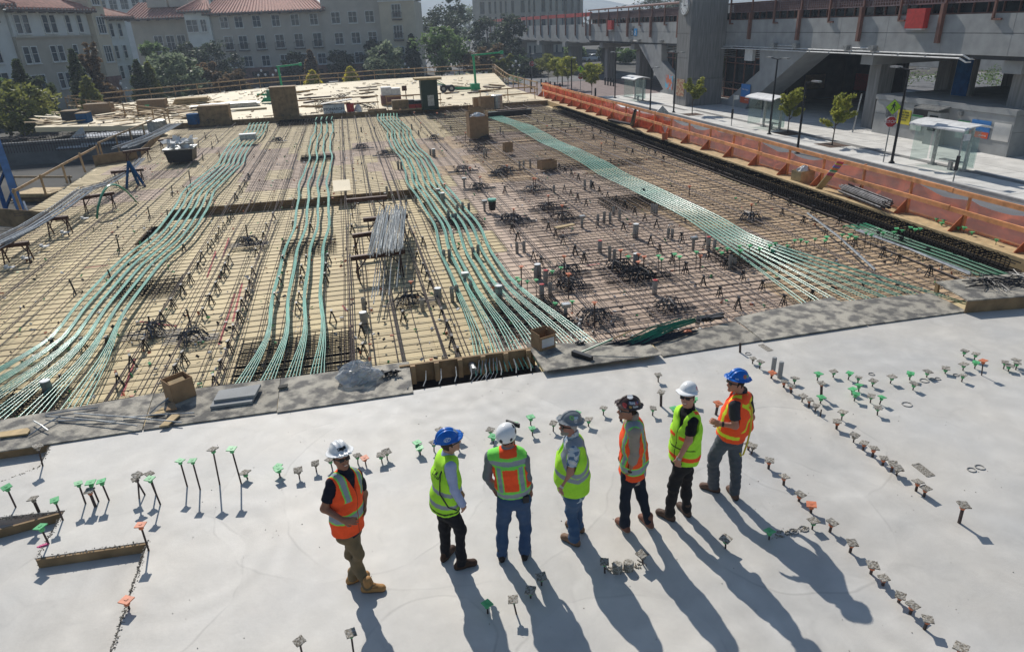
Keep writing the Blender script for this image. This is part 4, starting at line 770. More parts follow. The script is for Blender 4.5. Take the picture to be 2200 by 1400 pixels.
RBS = [(16.93,20.89,0.15),(16.61,18.35,0.15)]; t = thing('bar_bundle', 'tied bundle of black bars lying beside the orange net', 'bar bundle', RBS[0])
for i in range(30):
    o_ = Vector((U_(-.22, .22), U_(-.05, .05), U_(-.05, .22))); MB().tube([Vector(RBS[0]) + o_, Vector(RBS[1]) + o_], .022, 5).build('bar', M['rebarg'], t)
PB = [(16.68,21.94,-0.05),(17.0,21.35,1.06)]; a, b = Vector(PB[0]), Vector(PB[1]); t = thing('striped_plank', 'leaning plank with rainbow painted stripes, propped on the guard rail', 'plank', a); d = (b - a); cols = [(.5, .4, .2), (.5, .12, .2), (.75, .7, .6), (.1, .5, .3), (.75, .3, .1), (.15, .3, .6), (.45, .15, .5), (.6, .55, .1), (.6, .1, .15)]; cuts = [0, .52, .62, .66, .72, .79, .84, .89, .94, 1]
for k in range(9): MB().bar(a + d * cuts[k], a + d * cuts[k + 1], .30, .035, up=(0, 1, .3)).build('stripe' if k else 'bare_wood', mat('stripe_paint', cols[k], var=.08, rough=.7), t)
ck = (17.01,23.38,-0.05); carton('tool_crate', (ck[0], ck[1], -.05), .7, .5, .45, .15, 'brown crate with a bag on top, among the black cage and the edge boards', mt='plyedge', flaps=False)
mb = lump((ck[0], ck[1], .35), .25, .2, .22, 12, 6, 4); tag(mb.build('cloth_bag', M['offwhite'], loc=(ck[0], ck[1], .35)), 'grey cloth bag on top of the edge crate', 'bag')
wt = [(16.89,41.72,0.1),(16.73,39.96,0.15),(15.6,36.87,1.35)]; t = thing('crane_jib', 'slim dark machine arm with an upright grip leaning at the street edge', 'machine', wt[0]); MB().bar((16.44,42.98,0.1), wt[1], .3, .1).build('arm', M['blackmetal'], t); MB().tube([wt[1], wt[2]], [.14, .09], 8).build('handle', M['black'], t)
for k, (pa, pb, l) in enumerate((((14.35,19.22,-0.05), (12.67,13.98,-0.1), 'thin grey conduit slanting across the right bars'), ((14.47,17.01,-0.05), (14.45,12.85,-0.05), 'long pair of grey conduits running to the box platform'))):
    t = MB(); t.tube([pa, vl(pa, pb, .5) + Vector((.05, 0, .03)), pb], .035, 6)
    if k: t.tube([Vector(pa) + Vector((.12, 0, 0)), Vector(pb) + Vector((.1, .1, 0))], .03, 6)
    tag(t.build('conduit_pipe', M['galv'], loc=pa), l, 'conduit')
q0, q1 = Vector((8.97,50.82,-0.05)), Vector((13.35,51.42,-0.05)); t = thing('dark_timber_beam', 'dark timber beam laid across the strands at the back right', 'beam', q0); MB().bar(q0, q1, .35, .4).build('beam', M['black'], t); MB().bar(q0.lerp(q1, .4) + Vector((0, .2, .25)), q1 + Vector((-.3, .2, .25)), .3, .05).build('plank', M['rust'], t)
# little white/grey litter on the bars, far too many to count
mb = MB()
for i in range(2200):
    x, y = U_(-11, 15), 12.4 + 40 * random.random() ** 1.6; s_ = U_(.02, .06); mb.box((x, y, -.30 + U_(0, .08)), (s_ * 1.6, s_, s_ * .5), M=Matrix.Rotation(U_(0, 3), 3, (U_(-1, 1), U_(-1, 1), 1)), mi=random.choice((0, 0, 0, 1, 1, 2, 3)))
tag(mb.build('site_litter', [M['offwhite'], M['black'], M['capo'], M['capg']]), 'bits of tie wire, spacers and litter strewn over the bars', 'litter', kind='stuff')

# ================================================================ capped rebar stakes: one thing each (rod, cap > collar)
def cap_mesh(kind):
    plate = MB(); s_ = .056
    if kind in ('gc', 'oc', 'c'):
        n = 5; vs_ = [((-1 + 2 * i / n) * s_ * (1.03 + U_(-.05, .06)), (-1 + 2 * j / n) * s_ * (1.03 + U_(-.05, .06)), U_(.009, .017)) for j in range(n + 1) for i in range(n + 1)]
        lo = [(v[0], v[1], 0) for v in vs_]; N_ = n + 1; fs = [(j * N_ + i, j * N_ + i + 1, (j + 1) * N_ + i + 1, (j + 1) * N_ + i) for j in range(n) for i in range(n)]
        b = N_ * N_; fs += [tuple(x + b for x in f_[::-1]) for f_ in fs]
        ring = [i for i in range(N_)] + [N_ * j + n for j in range(1, N_)] + [N_ * n + i for i in range(n - 1, -1, -1)] + [N_ * j for j in range(n - 1, 0, -1)]
        fs += [(ring[k], ring[k] + b, ring[(k + 1) % len(ring)] + b, ring[(k + 1) % len(ring)]) for k in range(len(ring))]
        plate.add(vs_ + lo, fs)
    else:
        plate.box((0, 0, .007), (2 * s_, 2 * s_, .012)); plate.box((0, 0, .015), (.03, .03, .006))
    return plate
PROTO = {}
def proto(kind):
    if kind in PROTO: return PROTO[kind]
    colr = M['capg'] if kind[0] == 'g' else (M['capo'] if kind[0] == 'o' else M['crust']); crust = kind in ('gc', 'oc', 'c')
    out = []
    for v in range(3 if crust else 1):
        p_ = cap_mesh(kind).build('cap', M['crust'] if crust else colr, local=True)
        c_ = MB().lathe([(.022, -.058), (.030, -.05), (.032, 0)], n=8).build('collar', colr, local=True); c_.parent = p_
        for k in range(4):
            a = math.pi / 4 + k * math.pi / 2
        out.append(p_)
    PROTO[kind] = out; out_used[id(out)] = [False] * len(out); return out
out_used = {}
CN = {'g': 'clean green-capped', 'gc': 'crusty green-necked', 'o': 'orange-capped', 'oc': 'crusty orange-necked', 'c': 'mud-crusted', 'b': 'bare uncapped'}
def stake(x, y, z, tx, ty, tz, kind, label, group, thick=.011):
    t = thing('rebar_stake', label, 'stake', (x, y, z), 0, group)
    top_ = Vector((tx, ty, tz)); MB().cyl((0, 0, -.02), top_ - Vector((0, 0, .01)), thick, 6).build('rod', M['rebar'], t, local=True)
    if kind != 'b':
        pr = proto(kind); i = random.randrange(len(pr)); src_ = pr[i]
        if not out_used[id(pr)][i]: out_used[id(pr)][i] = True; c = src_
        else: c = copy_tree(src_)
        c.parent = t; c.location = top_; s_ = U_(.9, 1.12); c.scale = (s_, s_, s_)
        ax = Vector((tx * .6 + U_(-.12, .12) * tz, ty * .6 + U_(-.12, .12) * tz, tz)).to_track_quat('Z', 'Y').to_euler(); c.rotation_mode = 'XYZ'
        c.rotation_euler = (Matrix.Rotation(0, 3, 'X') @ ax.to_matrix() @ Matrix.Rotation(U_(0, 1.57), 3, 'Z')).to_euler()
    return t
def short_row(lst, kinds, where, group, z=0, hh=(.10, .15)):
    for i, (q, k) in enumerate(zip(lst, kinds)):
        h = U_(*hh); tall = k.endswith('T'); k = k.rstrip('T')
        if tall: h = .34
        stake(q[0], q[1], z, U_(-.012, .012), U_(-.012, .012), h, k, f'{"tall " if tall else ""}{CN[k]} stake, {ordn(i)} {where}', group, .018 if k[0] == 'o' or tall else .011)
SG = 'capped stakes on the slab'
R1 = [(6.82,10.1,0.0),(6.83,9.88,0.0),(6.83,9.5,0.0),(6.85,9.14,0.0),(6.85,8.93,0.0),(6.85,8.62,0.0),(6.86,8.44,0.0),(6.86,8.28,0.0),(6.85,8.13,0.0),(6.86,7.74,0.0),(6.86,7.35,0.0),(6.86,7.14,0.0),(6.87,6.95,-0.0),(6.87,6.74,0.0),(6.88,6.58,0.0),(6.88,6.48,0.0),(6.88,6.12,0.0),(6.89,5.99,0.0)]
short_row(R1, 'c gc o oc oc c oc c b oc c oc oc oc oc c oc oc'.split(), 'from the back in the upper diagonal row', SG)
R2 = [(5.25,7.62,0.0),(5.24,7.51,0.0),(5.27,7.11,-0.0),(5.26,6.72,0.0),(5.25,6.36,0.0),(5.26,6.11,0.0),(5.08,5.83,0.0),(5.26,5.73,0.0),(5.26,5.35,0.0),(5.26,4.99,0.0),(5.27,4.8,0.0),(5.26,4.55,0.0),(5.26,4.38,0.0),(5.25,4.17,0.0),(5.3,3.79,0.0)]
short_row(R2, 'oc c oc oc oc o gc oc oc oc oc oc oc oc oc'.split(), 'from the back in the long front diagonal row', SG)
UP = [(7.09,9.19,0.0),(7.11,8.49,0.0),(7.1,7.94,0.0),(7.55,9.19,0.0),(7.89,9.21,0.0),(8.08,9.06,0.0),(8.16,8.91,0.0),(8.31,8.73,0.0),(8.68,8.74,0.0),(9.08,8.74,0.0),(8.87,8.43,0.0),(9.43,8.74,0.0),(9.84,8.76,0.0),(10.22,8.76,0.0),(9.87,8.43,0.0),(10.47,8.76,0.0),(10.68,9.22,0.0),(10.7,9.01,0.0),(10.94,8.61,0.0),(10.94,8.51,0.0),(11.11,8.52,0.0),(11.19,8.63,0.0)]
short_row(UP, 'gc g gc g gc g gc gc gc g gc gc gc gc gc g gc gc gc gc gc gc'.split(), 'from the left in the scattered band at upper right', SG)
CG = [(7.79,8.59,0.0),(7.97,8.64,0.0),(7.69,8.4,-0.0),(7.9,8.27,0.0),(8.01,8.19,0.0),(7.74,7.91,0.0)]
short_row(CG, 'g g g gc g gc'.split(), 'in the bright green knot at right, from the left', SG)
MR = [(-1.67,8.98,0.0),(-1.65,8.89,0.0),(-1.37,8.79,0.0),(-1.13,8.89,0.0),(-0.9,8.91,-0.0),(-0.52,8.91,-0.0),(-0.4,8.83,0.0),(-0.16,8.83,-0.0),(-0.08,8.91,0.0),(0.41,9.0,0.0),(0.43,8.89,0.0),(0.64,8.92,0.0),(0.8,9.29,0.0),(1.07,9.09,0.0),(1.02,8.86,0.0),(1.57,9.06,0.0),(1.57,8.87,0.0),(1.96,9.09,0.0),(2.27,9.23,0.0),(2.22,8.91,0.0),(2.57,8.94,0.0),(2.76,9.08,0.0),(3.03,9.12,0.0),(3.16,8.92,0.0),(3.51,9.18,0.0),(4.28,8.93,0.0),(4.85,9.96,0.0),(4.62,8.83,0.0),(5.07,9.01,0.0)]
for i_, (q, k) in enumerate(zip(MR, 'g g c c gc gc o gc gc g g gc c gc c gc g g g g gc gc g gc gc gc c g g'.split())):
    stake(q[0], q[1], 0, U_(-.012, .012), U_(-.012, .012), U_(.12, .16), k, f'{CN[k]} stake, number {i_ + 1} from the left in the row behind the people' if i_ > 27 else f'{CN[k]} stake, {ordn(i_)} from the left in the row behind the people', SG)
TL = [(-2.97,9.04,0.0,-0.0,0.45,'g'),(-2.77,8.91,-0.0,0.0,0.5,'g'),(-2.51,8.96,0.03,-0.01,0.61,'gc'),(-2.2,8.89,-0.02,0.01,0.6,'g'),(-2.12,8.99,-0.02,0.0,0.11,'gc'),(-3.26,8.7,-0.04,0.01,0.44,'g'),(-3.53,9.0,-0.06,0.01,0.29,'c'),(-3.6,8.94,0.08,-0.02,0.4,'c'),(-3.38,8.98,-0.01,0.0,0.35,'c'),(-4.01,9.01,-0.02,0.0,0.33,'g'),(-4.15,9.02,-0.02,0.0,0.33,'g'),(-4.32,9.02,0.0,-0.0,0.35,'g'),(-4.16,8.91,-0.01,0.0,0.27,'oc'),(-4.91,9.0,-0.01,0.0,0.25,'c'),(-4.51,8.71,-0.01,0.0,0.34,'g'),(-5.28,9.21,-0.02,0.01,0.34,'g'),(-4.52,8.23,-0.02,0.0,0.3,'g'),(-3.19,7.73,0.0,-0.0,0.41,'o'),(-3.17,6.74,-0.0,0.0,0.15,'o'),(-5.3,10.24,0.04,-0.01,0.38,'c')]
for i, (x, y, tx, ty, tz, k) in enumerate(TL):
    lab = ['third from the right of the tall group', 'second tall one from the left end of the wide group', 'tallest crusted one of the left side', 'tall one at the right end of the left group', 'short one beside the tall right-end stake', 'green one in front of the group of four', 'left grey one in the group of four', 'middle grey one in the group of four', 'right grey one in the group of four', 'right one of three left-hand green caps', 'middle one of three left-hand green caps', 'left one of three left-hand green caps', 'short thick one among three green caps', 'thick one behind the long step board', 'beside the end of the long step board', 'at the far left image edge', 'by the pink ribbon on the step corner', 'at the right end of the short step board', 'bent at the crumbled slab edge below', 'pale-capped at the upper left step corner'][i]
    low = i in (14,); stake(x, y, -.02 if i in (13, 16, 18, 19) else 0, tx, ty, tz, k, f'{CN[k]} stake, {lab}', SG, .02 if i in (12, 13) else .012)
BT = [(-1.18,5.54,-0.0,0.0,0.22,'c'),(-0.65,5.38,0.01,-0.0,0.35,'gc'),(0.82,5.59,-0.0,0.0,0.14,'g'),(1.13,5.5,-0.03,0.01,0.21,'gc'),(1.34,5.68,0.0,-0.0,0.11,'gc'),(1.51,5.83,0.0,-0.0,0.13,'gc'),(2.29,5.82,-0.01,0.0,0.17,'gc'),(2.78,5.83,-0.02,0.0,0.16,'c'),(3.86,5.81,-0.01,0.0,0.15,'gc'),(4.46,5.81,-0.01,0.0,0.13,'g'),(6.92,5.44,-0.01,0.0,0.28,'oc'),(7.26,8.67,-0.03,0.01,0.26,'oc'),(10.38,8.52,-0.04,0.01,0.29,'o'),(5.28,8.66,0.02,-0.0,0.21,'o'),(4.54,9.17,-0.01,0.0,0.27,'c'),(3.72,8.92,-0.0,0.0,0.17,'c'),(6.85,10.59,-0.02,0.0,0.22,'b')]
lb17 = ['at the bottom edge, left of the walking shadow', 'at the bottom edge beside the first shadow', 'inside the second shadow', 'front one beside the third shadow', 'pair inside the third shadow, front one', 'pair inside the third shadow, back one', 'in the fourth shadow left of two pipe stubs', 'right of the two pipe stubs', 'between the two rightmost shadows', 'in the rightmost shadow', 'standing alone far right, thick and tall', 'thick tall one near the two grey pipes', 'thin tall one in the upper right scatter', 'behind the man in the blue brimmed helmet', 'thick tall one left of the man in white cap helmet', 'hidden behind the man with the stickered helmet', 'pipe-like post at the plywood edge']
for (x, y, tx, ty, tz, k), l in zip(BT, lb17): stake(x, y, 0, tx, ty, tz, k, f'{CN[k]} stake {l}', SG, .022 if 'thick' in l or 'post' in l or 'behind the man' in l else .011)
# stakes rising out of the bars
GS = [(7.7,16.2,-0.02,0.0,0.42,'g'),(7.64,15.87,-0.02,0.01,0.44,'g'),(8.11,16.05,-0.03,0.01,0.47,'g'),(8.15,15.84,-0.03,0.01,0.46,'g'),(8.73,16.04,-0.02,0.0,0.47,'g'),(9.49,16.35,0.01,-0.0,0.39,'g'),(9.39,15.92,0.01,-0.0,0.41,'g'),(9.82,16.34,-0.01,0.0,0.36,'g'),(10.09,16.14,-0.03,0.01,0.46,'g'),(9.95,15.88,-0.01,0.0,0.43,'g'),(10.45,16.23,-0.02,0.0,0.41,'g'),(10.59,15.97,-0.01,0.0,0.39,'g'),(6.91,16.42,-0.01,0.0,0.42,'g'),(4.98,16.4,0.01,-0.0,0.33,'g'),(4.65,16.14,0.02,-0.0,0.35,'g'),(4.05,15.46,-0.0,0.0,0.42,'g'),(3.87,15.69,0.01,-0.0,0.33,'g'),(3.69,15.83,0.01,-0.0,0.33,'g'),(3.69,16.01,0.01,-0.0,0.33,'g'),(4.56,14.1,0.0,-0.0,0.3,'g'),(4.15,14.16,0.01,-0.0,0.28,'g')]
GS2 = [(12.21,16.75,0.0,-0.0,0.23,'g'),(12.41,16.74,0.0,-0.0,0.23,'g'),(12.43,16.49,-0.01,0.0,0.23,'g'),(12.75,16.55,-0.02,0.0,0.28,'g'),(12.8,16.18,-0.02,0.0,0.33,'g'),(12.99,16.35,-0.03,0.01,0.36,'g'),(13.41,16.26,-0.02,0.0,0.42,'g'),(13.5,16.1,-0.03,0.01,0.37,'g'),(13.9,16.5,-0.03,0.01,0.3,'g'),(13.72,16.09,-0.01,0.0,0.36,'g'),(14.14,16.17,-0.03,0.01,0.42,'g'),(14.14,15.94,-0.04,0.01,0.43,'g'),(14.71,16.33,-0.01,0.0,0.42,'g'),(14.57,16.02,-0.02,0.0,0.42,'g'),(15.11,16.18,-0.04,0.01,0.34,'g'),(15.25,16.26,-0.04,0.01,0.41,'g'),(15.32,16.11,-0.04,0.01,0.39,'g'),(15.75,16.32,-0.01,0.0,0.38,'g'),(15.62,16.0,-0.01,0.0,0.42,'g'),(15.77,15.94,-0.04,0.01,0.44,'g'),(17.37,17.56,-0.02,0.0,0.17,'g'),(17.5,17.58,-0.01,0.0,0.19,'g'),(17.27,16.95,-0.02,0.01,0.33,'g'),(17.25,16.69,-0.0,0.0,0.35,'g'),(17.13,16.6,-0.02,0.0,0.31,'g'),(17.28,16.28,-0.02,0.01,0.27,'g'),(17.11,15.95,-0.03,0.01,0.34,'g'),(17.11,15.76,-0.02,0.01,0.39,'g'),(17.08,15.47,-0.01,0.0,0.33,'g'),(17.01,14.57,-0.03,0.01,0.37,'g'),(11.78,16.43,-0.01,0.0,0.21,'g'),(11.51,16.64,-0.01,0.0,0.25,'g'),(11.14,16.32,-0.02,0.0,0.31,'g'),(11.16,16.2,-0.01,0.0,0.19,'g')]
GS.sort(key=lambda s_: s_[0] / s_[1]); GS2.sort(key=lambda s_: s_[0] / s_[1])
for i, (x, y, tx, ty, tz, k) in enumerate(GS): stake(x, y, -.30, tx, ty, tz + .02, 'g', f'thin green-capped stake, {ordn(i)} from left among the bars before the bright tendons', 'green-capped stakes in the middle of the bars', .009)
for i, (x, y, tx, ty, tz, k) in enumerate(GS2): stake(x, y, -.30, tx, ty, tz + .02, 'g', f'thin green-capped stake, {ordn(i)} from left in the line reaching the street edge', 'green-capped stakes in line at the right', .009)
OS = [(5.07,16.37,0.0,-0.0,0.65,'g'),(6.71,16.49,-0.01,0.0,0.6,'g'),(7.34,16.79,0.02,-0.0,0.32,'g'),(7.41,16.55,0.01,-0.0,0.32,'g'),(6.99,15.9,-0.02,0.0,0.43,'g'),(3.81,16.06,0.01,-0.0,0.6,'g'),(4.77,15.05,-0.0,0.0,0.63,'g'),(8.81,15.96,-0.02,0.0,0.38,'g'),(4.81,13.24,-0.01,0.0,0.57,'g'),(12.61,19.73,-0.03,0.01,0.57,'g'),(6.64,23.35,-0.0,0.0,0.6,'g'),(6.69,21.82,-0.0,0.0,0.59,'g'),(5.03,21.97,0.0,-0.0,0.59,'g'),(6.91,26.42,0.0,-0.0,0.61,'g'),(7.03,26.59,0.0,-0.0,0.55,'g'),(12.32,23.59,-0.02,0.0,0.4,'g'),(0.98,16.06,0.01,-0.0,0.53,'g'),(3.55,28.24,-0.01,0.0,0.29,'g'),(5.03,30.66,0.04,-0.01,0.42,'g'),(6.57,29.73,-0.0,0.0,0.57,'g'),(5.0,28.12,0.04,-0.01,0.49,'g'),(11.96,42.14,0.01,-0.0,0.42,'g'),(12.47,33.76,0.01,-0.0,0.53,'g'),(3.79,54.35,0.08,-0.02,0.68,'g'),(3.28,47.22,0.09,-0.02,0.71,'g'),(4.53,46.57,0.05,-0.01,0.56,'g'),(6.23,51.49,0.08,-0.02,0.57,'g'),(6.61,49.88,0.07,-0.02,0.63,'g'),(4.7,52.34,0.04,-0.01,0.62,'g'),(6.54,40.81,0.05,-0.01,0.54,'g')]
for i, (x, y, tx, ty, tz, k) in enumerate(OS): stake(x, y, -.30, tx, ty, tz + .02, 'o', f'orange-capped stake among the bars, {ordn(i) if i < 28 else "number %d" % (i + 1)} in the right field' if i < 10 else f'slim orange-tipped stake, {ordn(i - 10)} of those {"far back" if y > 30 else "midway"} among the bars', 'orange-capped stakes among the bars' if i < 10 else f'slim orange-tipped stakes {"far back" if y > 30 else "midway"}', .017)
# two tall grey pipes, pipe stubs, floor rings and recesses on the slab
for (x, y, yt, l) in [(7.0,9.71,0.29,0),(6.98,9.47,0.32,1),(2.44,5.81,0.11,2),(2.58,5.8,0.11,3)]:
    r_ = .042 if l < 2 else .062; t = MB().lathe([(r_, 0), (r_, yt), (r_ * .85, yt + .01)], n=12).build('pipe_stub', M['crust'] if l > 1 else M['conc'], local=True, smooth=False); t.location = (x, y, -.005)
    tag(t, ['taller grey cement-crusted pipe by the upper diagonal row', 'shorter grey cement-crusted pipe by the upper diagonal row', 'left squat pipe stub with a crusted top, in the shadow', 'right squat pipe stub with a crusted top'][l], 'pipe')
def ring(c, rx, ry, lab, rz=0):
    mb = MB(); n = 20; vs_ = []; fs = []
    for i in range(n):
        a = 2 * math.pi * i / n; k = 1 + U_(-.06, .06)
        for r_, z_ in ((1, .002), (.97, .012), (.82, .010), (.78, .002)): vs_.append((c[0] + math.cos(a) * rx * r_ * k, c[1] + math.sin(a) * ry * r_ * k, z_ + U_(0, .003)))
    for i in range(n):
        for j in range(3): fs.append((i * 4 + j, ((i + 1) % n) * 4 + j, ((i + 1) % n) * 4 + j + 1, i * 4 + j + 1))
    mb.add(vs_, fs); tag(mb.build('cast_ring', M['oldconc'], loc=c), lab, 'floor sleeve', 'rings cast in the slab')
for (x, y, l, s_) in ((1948, 869, 'largest crusted ring cast in the slab, alone at right', .085), (1985, 818, 'crusted ring behind the scattered stakes', .08), (2003, 815, 'small ring right of another ring', .05), (2015, 814, 'smallest ring at the end of three', .05), (1872, 804, 'ring lying behind the green knot of stakes', .055), (2054, 806, 'ring at the foot of the upper right stakes', .05), (1607, 760, 'ring by the pipe-like post at the plywood', .06), (2087, 1009, 'left of two crumbly rings at far right', .06), (2106, 1004, 'right of two crumbly rings at far right', .065), (1705, 1142, 'ring in the patch by the rightmost shadow', .06), (1726, 1136, 'second ring in the patch by the rightmost shadow', .06)):
    q = Vector({(1948,869): (8.42,8.05,0.0),(1985,818): (9.29,8.64,0.0),(2003,815): (9.46,8.64,0.0),(2015,814): (9.56,8.63,0.0),(1872,804): (8.6,9.11,0.0),(2054,806): (9.96,8.65,0.0),(1607,760): (6.96,10.49,0.0),(2087,1009): (7.96,6.3,0.0),(2106,1004): (8.12,6.32,0.0),(1705,1142): (4.83,5.85,0.0),(1726,1136): (4.98,5.86,0.0)}[(x, y)]); ring(q, s_, s_ * .95, l)
for q, l in (([(7.27,6.63,0.0),(7.39,6.63,0.0),(7.38,6.34,0.0),(7.26,6.34,0.0)], 'long shallow crusted recess in the slab at right'), ([(7.36,10.77,0.0),(7.47,10.78,0.0),(7.49,10.49,0.0),(7.38,10.48,0.0)], 'small crusted recess by the plywood edge'), ([(4.54,5.92,0.0),(5.08,5.88,0.0),(5.0,5.81,0.0),(4.5,5.8,0.0)], 'rough patch strip by the rightmost shadow'), ([(2.34,5.94,0.0),(2.9,5.92,0.0),(2.78,5.74,0.0),(2.3,5.77,0.0)], 'rough spatter round the two pipe stubs')):
    q = [Vector(v) for v in q]; mb = MB()
    for i in range(4):
        a, b = q[i], q[(i + 1) % 4]; mb.bar(a, b, .018, .012)
    if 'patch' in l or 'spatter' in l:
        mb = MB()
        for i in range(60):
            u, w = random.random(), random.random(); c = q[0].lerp(q[1], u).lerp(q[3].lerp(q[2], u), w); s_ = U_(.005, .016); mb.box((c.x, c.y, .003), (s_ * 2, s_ * 1.4, s_), M=Matrix.Rotation(U_(0, 3), 3, (U_(-1, 1), U_(-1, 1), 1)))
        tag(mb.build('concrete_spatter', M['crust'], loc=q[0]), l, 'spatter', kind='stuff')
    else: mb.quad(*[Vector((v.x, v.y, .0035)) for v in (w.lerp(sum(q, Vector()) / 4, .12) for w in q[::-1])]); tag(mb.build('floor_recess', M['crust'], loc=q[0]), l, 'floor recess')
mb = MB()
for i in range(260):
    q = Vector((U_(-3, 9), 2.8 + 8 * random.random(), .002)); s_ = U_(.002, .007); mb.box(q, (s_ * 2, s_ * 1.5, s_), M=Matrix.Rotation(U_(0, 3), 3, (U_(-1, 1), U_(-1, 1), 1)))
tag(mb.build('slab_crumbs', M['crust']), 'tiny crumbs scattered over the finished slab', 'crumbs', kind='stuff')
pr_ = (-4.57,8.21,0.0); tag(MB().box((pr_[0], pr_[1], .01), (.11, .03, .02), rz=.3).box((pr_[0] - .05, pr_[1] - .02, .005), (.06, .02, .015), rz=-.4).build('pink_ribbon', mat('pink_tape', (.7, .08, .25), rough=.5), loc=pr_), 'scrap of pink marking ribbon at the step corner', 'ribbon')

# ================================================================ people: each body one continuous surface grown from a distance field
class Field:
    def __init__(s, lo, hi, h):
        s.lo = np.array(lo, np.float32); s.h = h; s.n = np.ceil((np.array(hi) - s.lo) / h).astype(int) + 1
        s.d = np.full(s.n, .5, np.float32)
        s.ax = [s.lo[i] + np.arange(s.n[i], dtype=np.float32) * h for i in range(3)]
    def sl(s, lo, hi):
        a = np.clip(np.floor((np.array(lo) - s.lo) / s.h).astype(int), 0, s.n); b = np.clip(np.ceil((np.array(hi) - s.lo) / s.h).astype(int) + 1, 0, s.n)
        sl_ = tuple(slice(int(x), int(y)) for x, y in zip(a, b))
        return sl_, s.ax[0][sl_[0]][:, None, None], s.ax[1][sl_[1]][None, :, None], s.ax[2][sl_[2]][None, None, :]
    def put(s, prim, k=.03, sub=False):
        fn, lo, hi = prim; pad = k + 2 * s.h; sl_, X, Y, Z = s.sl(np.array(lo) - pad, np.array(hi) + pad)
        if s.d[sl_].size == 0: return s
        v = fn(X, Y, Z); d = s.d[sl_]
        if sub: s.d[sl_] = np.maximum(d, -v)
        else:
            if k > 0: hh = np.maximum(k - np.abs(d - v), 0) / k; s.d[sl_] = np.minimum(d, v) - hh * hh * k * .25
            else: s.d[sl_] = np.minimum(d, v)
        return s
    def clip(s, fn):
        s.d = np.maximum(s.d, fn(s.ax[0][:, None, None], s.ax[1][None, :, None], s.ax[2][None, None, :])); return s
    def noise(s, amp, fr, seed=0):
        r = np.random.RandomState(seed); X, Y, Z = s.ax[0][:, None, None], s.ax[1][None, :, None], s.ax[2][None, None, :]; w = 0
        for i in range(5):
            k = r.randn(3) * fr * (.6 + .35 * i); k[2] *= 1.5; w = w + np.sin(k[0] * X + k[1] * Y + k[2] * Z + r.rand() * 6.28 + 1.5 * np.sin(Z * fr * .7 + i)) / (1 + .5 * i)
        s.d = s.d + (amp * w).astype(np.float32); return s
    def mesh(s):
        d = s.d; ins = d < 0; n = d.shape
        c = np.zeros([k - 1 for k in n], np.int8)
        for i in (0, 1):
            for j in (0, 1):
                for k in (0, 1): c += ins[i:n[0] - 1 + i, j:n[1] - 1 + j, k:n[2] - 1 + k]
        act = np.argwhere((c > 0) & (c < 8)); idx = -np.ones(c.shape, np.int64); idx[tuple(act.T)] = np.arange(len(act))
        acc = np.zeros((len(act), 3)); cnt = np.zeros(len(act))
        for ax in range(3):
            o1, o2 = [a for a in range(3) if a != ax]
            for u in (0, 1):
                for w in (0, 1):
                    p0 = act.copy(); p0[:, o1] += u; p0[:, o2] += w; p1 = p0.copy(); p1[:, ax] += 1
                    a = d[tuple(p0.T)]; b = d[tuple(p1.T)]; m = (a < 0) != (b < 0); t = np.where(m, a / np.where(m, a - b, 1), 0)
                    q = p0.astype(float); q[:, ax] += t; acc[m] += q[m]; cnt[m] += 1
        V = acc / cnt[:, None] * s.h + s.lo
        F_ = []
        for ax in range(3):
            o1, o2 = (ax + 1) % 3, (ax + 2) % 3; sl0 = [slice(None)] * 3; sl1 = [slice(None)] * 3; sl0[ax] = slice(0, -1); sl1[ax] = slice(1, None)
            ch = np.argwhere(ins[tuple(sl0)] != ins[tuple(sl1)]); ok = (ch[:, o1] > 0) & (ch[:, o2] > 0) & (ch[:, o1] < n[o1] - 1) & (ch[:, o2] < n[o2] - 1); ch = ch[ok]
            q = []
            for u, w in ((1, 1), (0, 1), (0, 0), (1, 0)): e = ch.copy(); e[:, o1] -= u; e[:, o2] -= w; q.append(idx[tuple(e.T)])
            q = np.stack(q, 1); fl = ~ins[tuple(ch.T)]; q[fl] = q[fl][:, ::-1]; F_.append(q)
        F_ = np.concatenate(F_); F_ = F_[(F_ >= 0).all(1)]
        return V, F_
def cone(a, b, ra, rb):
    a, b = np.array(a, np.float32), np.array(b, np.float32); ab = b - a; L2 = float(ab @ ab) + 1e-9; r_ = max(ra, rb)
    def fn(X, Y, Z):
        x, y, z = X - a[0], Y - a[1], Z - a[2]; t = np.clip((x * ab[0] + y * ab[1] + z * ab[2]) / L2, 0, 1)
        return np.sqrt((x - t * ab[0]) ** 2 + (y - t * ab[1]) ** 2 + (z - t * ab[2]) ** 2) - (ra + (rb - ra) * t)
    return fn, np.minimum(a, b) - r_, np.maximum(a, b) + r_
def ell(a, b, S, G, wd0, wd1):
    a, b, S, G = [np.array(q, np.float32) for q in (a, b, S, G)]; ab = b - a; L2 = float(ab @ ab) + 1e-9; r_ = max(*wd0, *wd1)
    def fn(X, Y, Z):
        x, y, z = X - a[0], Y - a[1], Z - a[2]; t = np.clip((x * ab[0] + y * ab[1] + z * ab[2]) / L2, 0, 1)
        x, y, z = x - t * ab[0], y - t * ab[1], z - t * ab[2]; s = x * S[0] + y * S[1] + z * S[2]; g_ = x * G[0] + y * G[1] + z * G[2]
        r2 = np.maximum(x * x + y * y + z * z - s * s - g_ * g_, 0); w = wd0[0] + (wd1[0] - wd0[0]) * t; d = wd0[1] + (wd1[1] - wd0[1]) * t; m = np.minimum(w, d)
        return (np.sqrt((s / w) ** 2 + (g_ / d) ** 2 + r2 / (m * m)) - 1) * m
    return fn, np.minimum(a, b) - r_, np.maximum(a, b) + r_
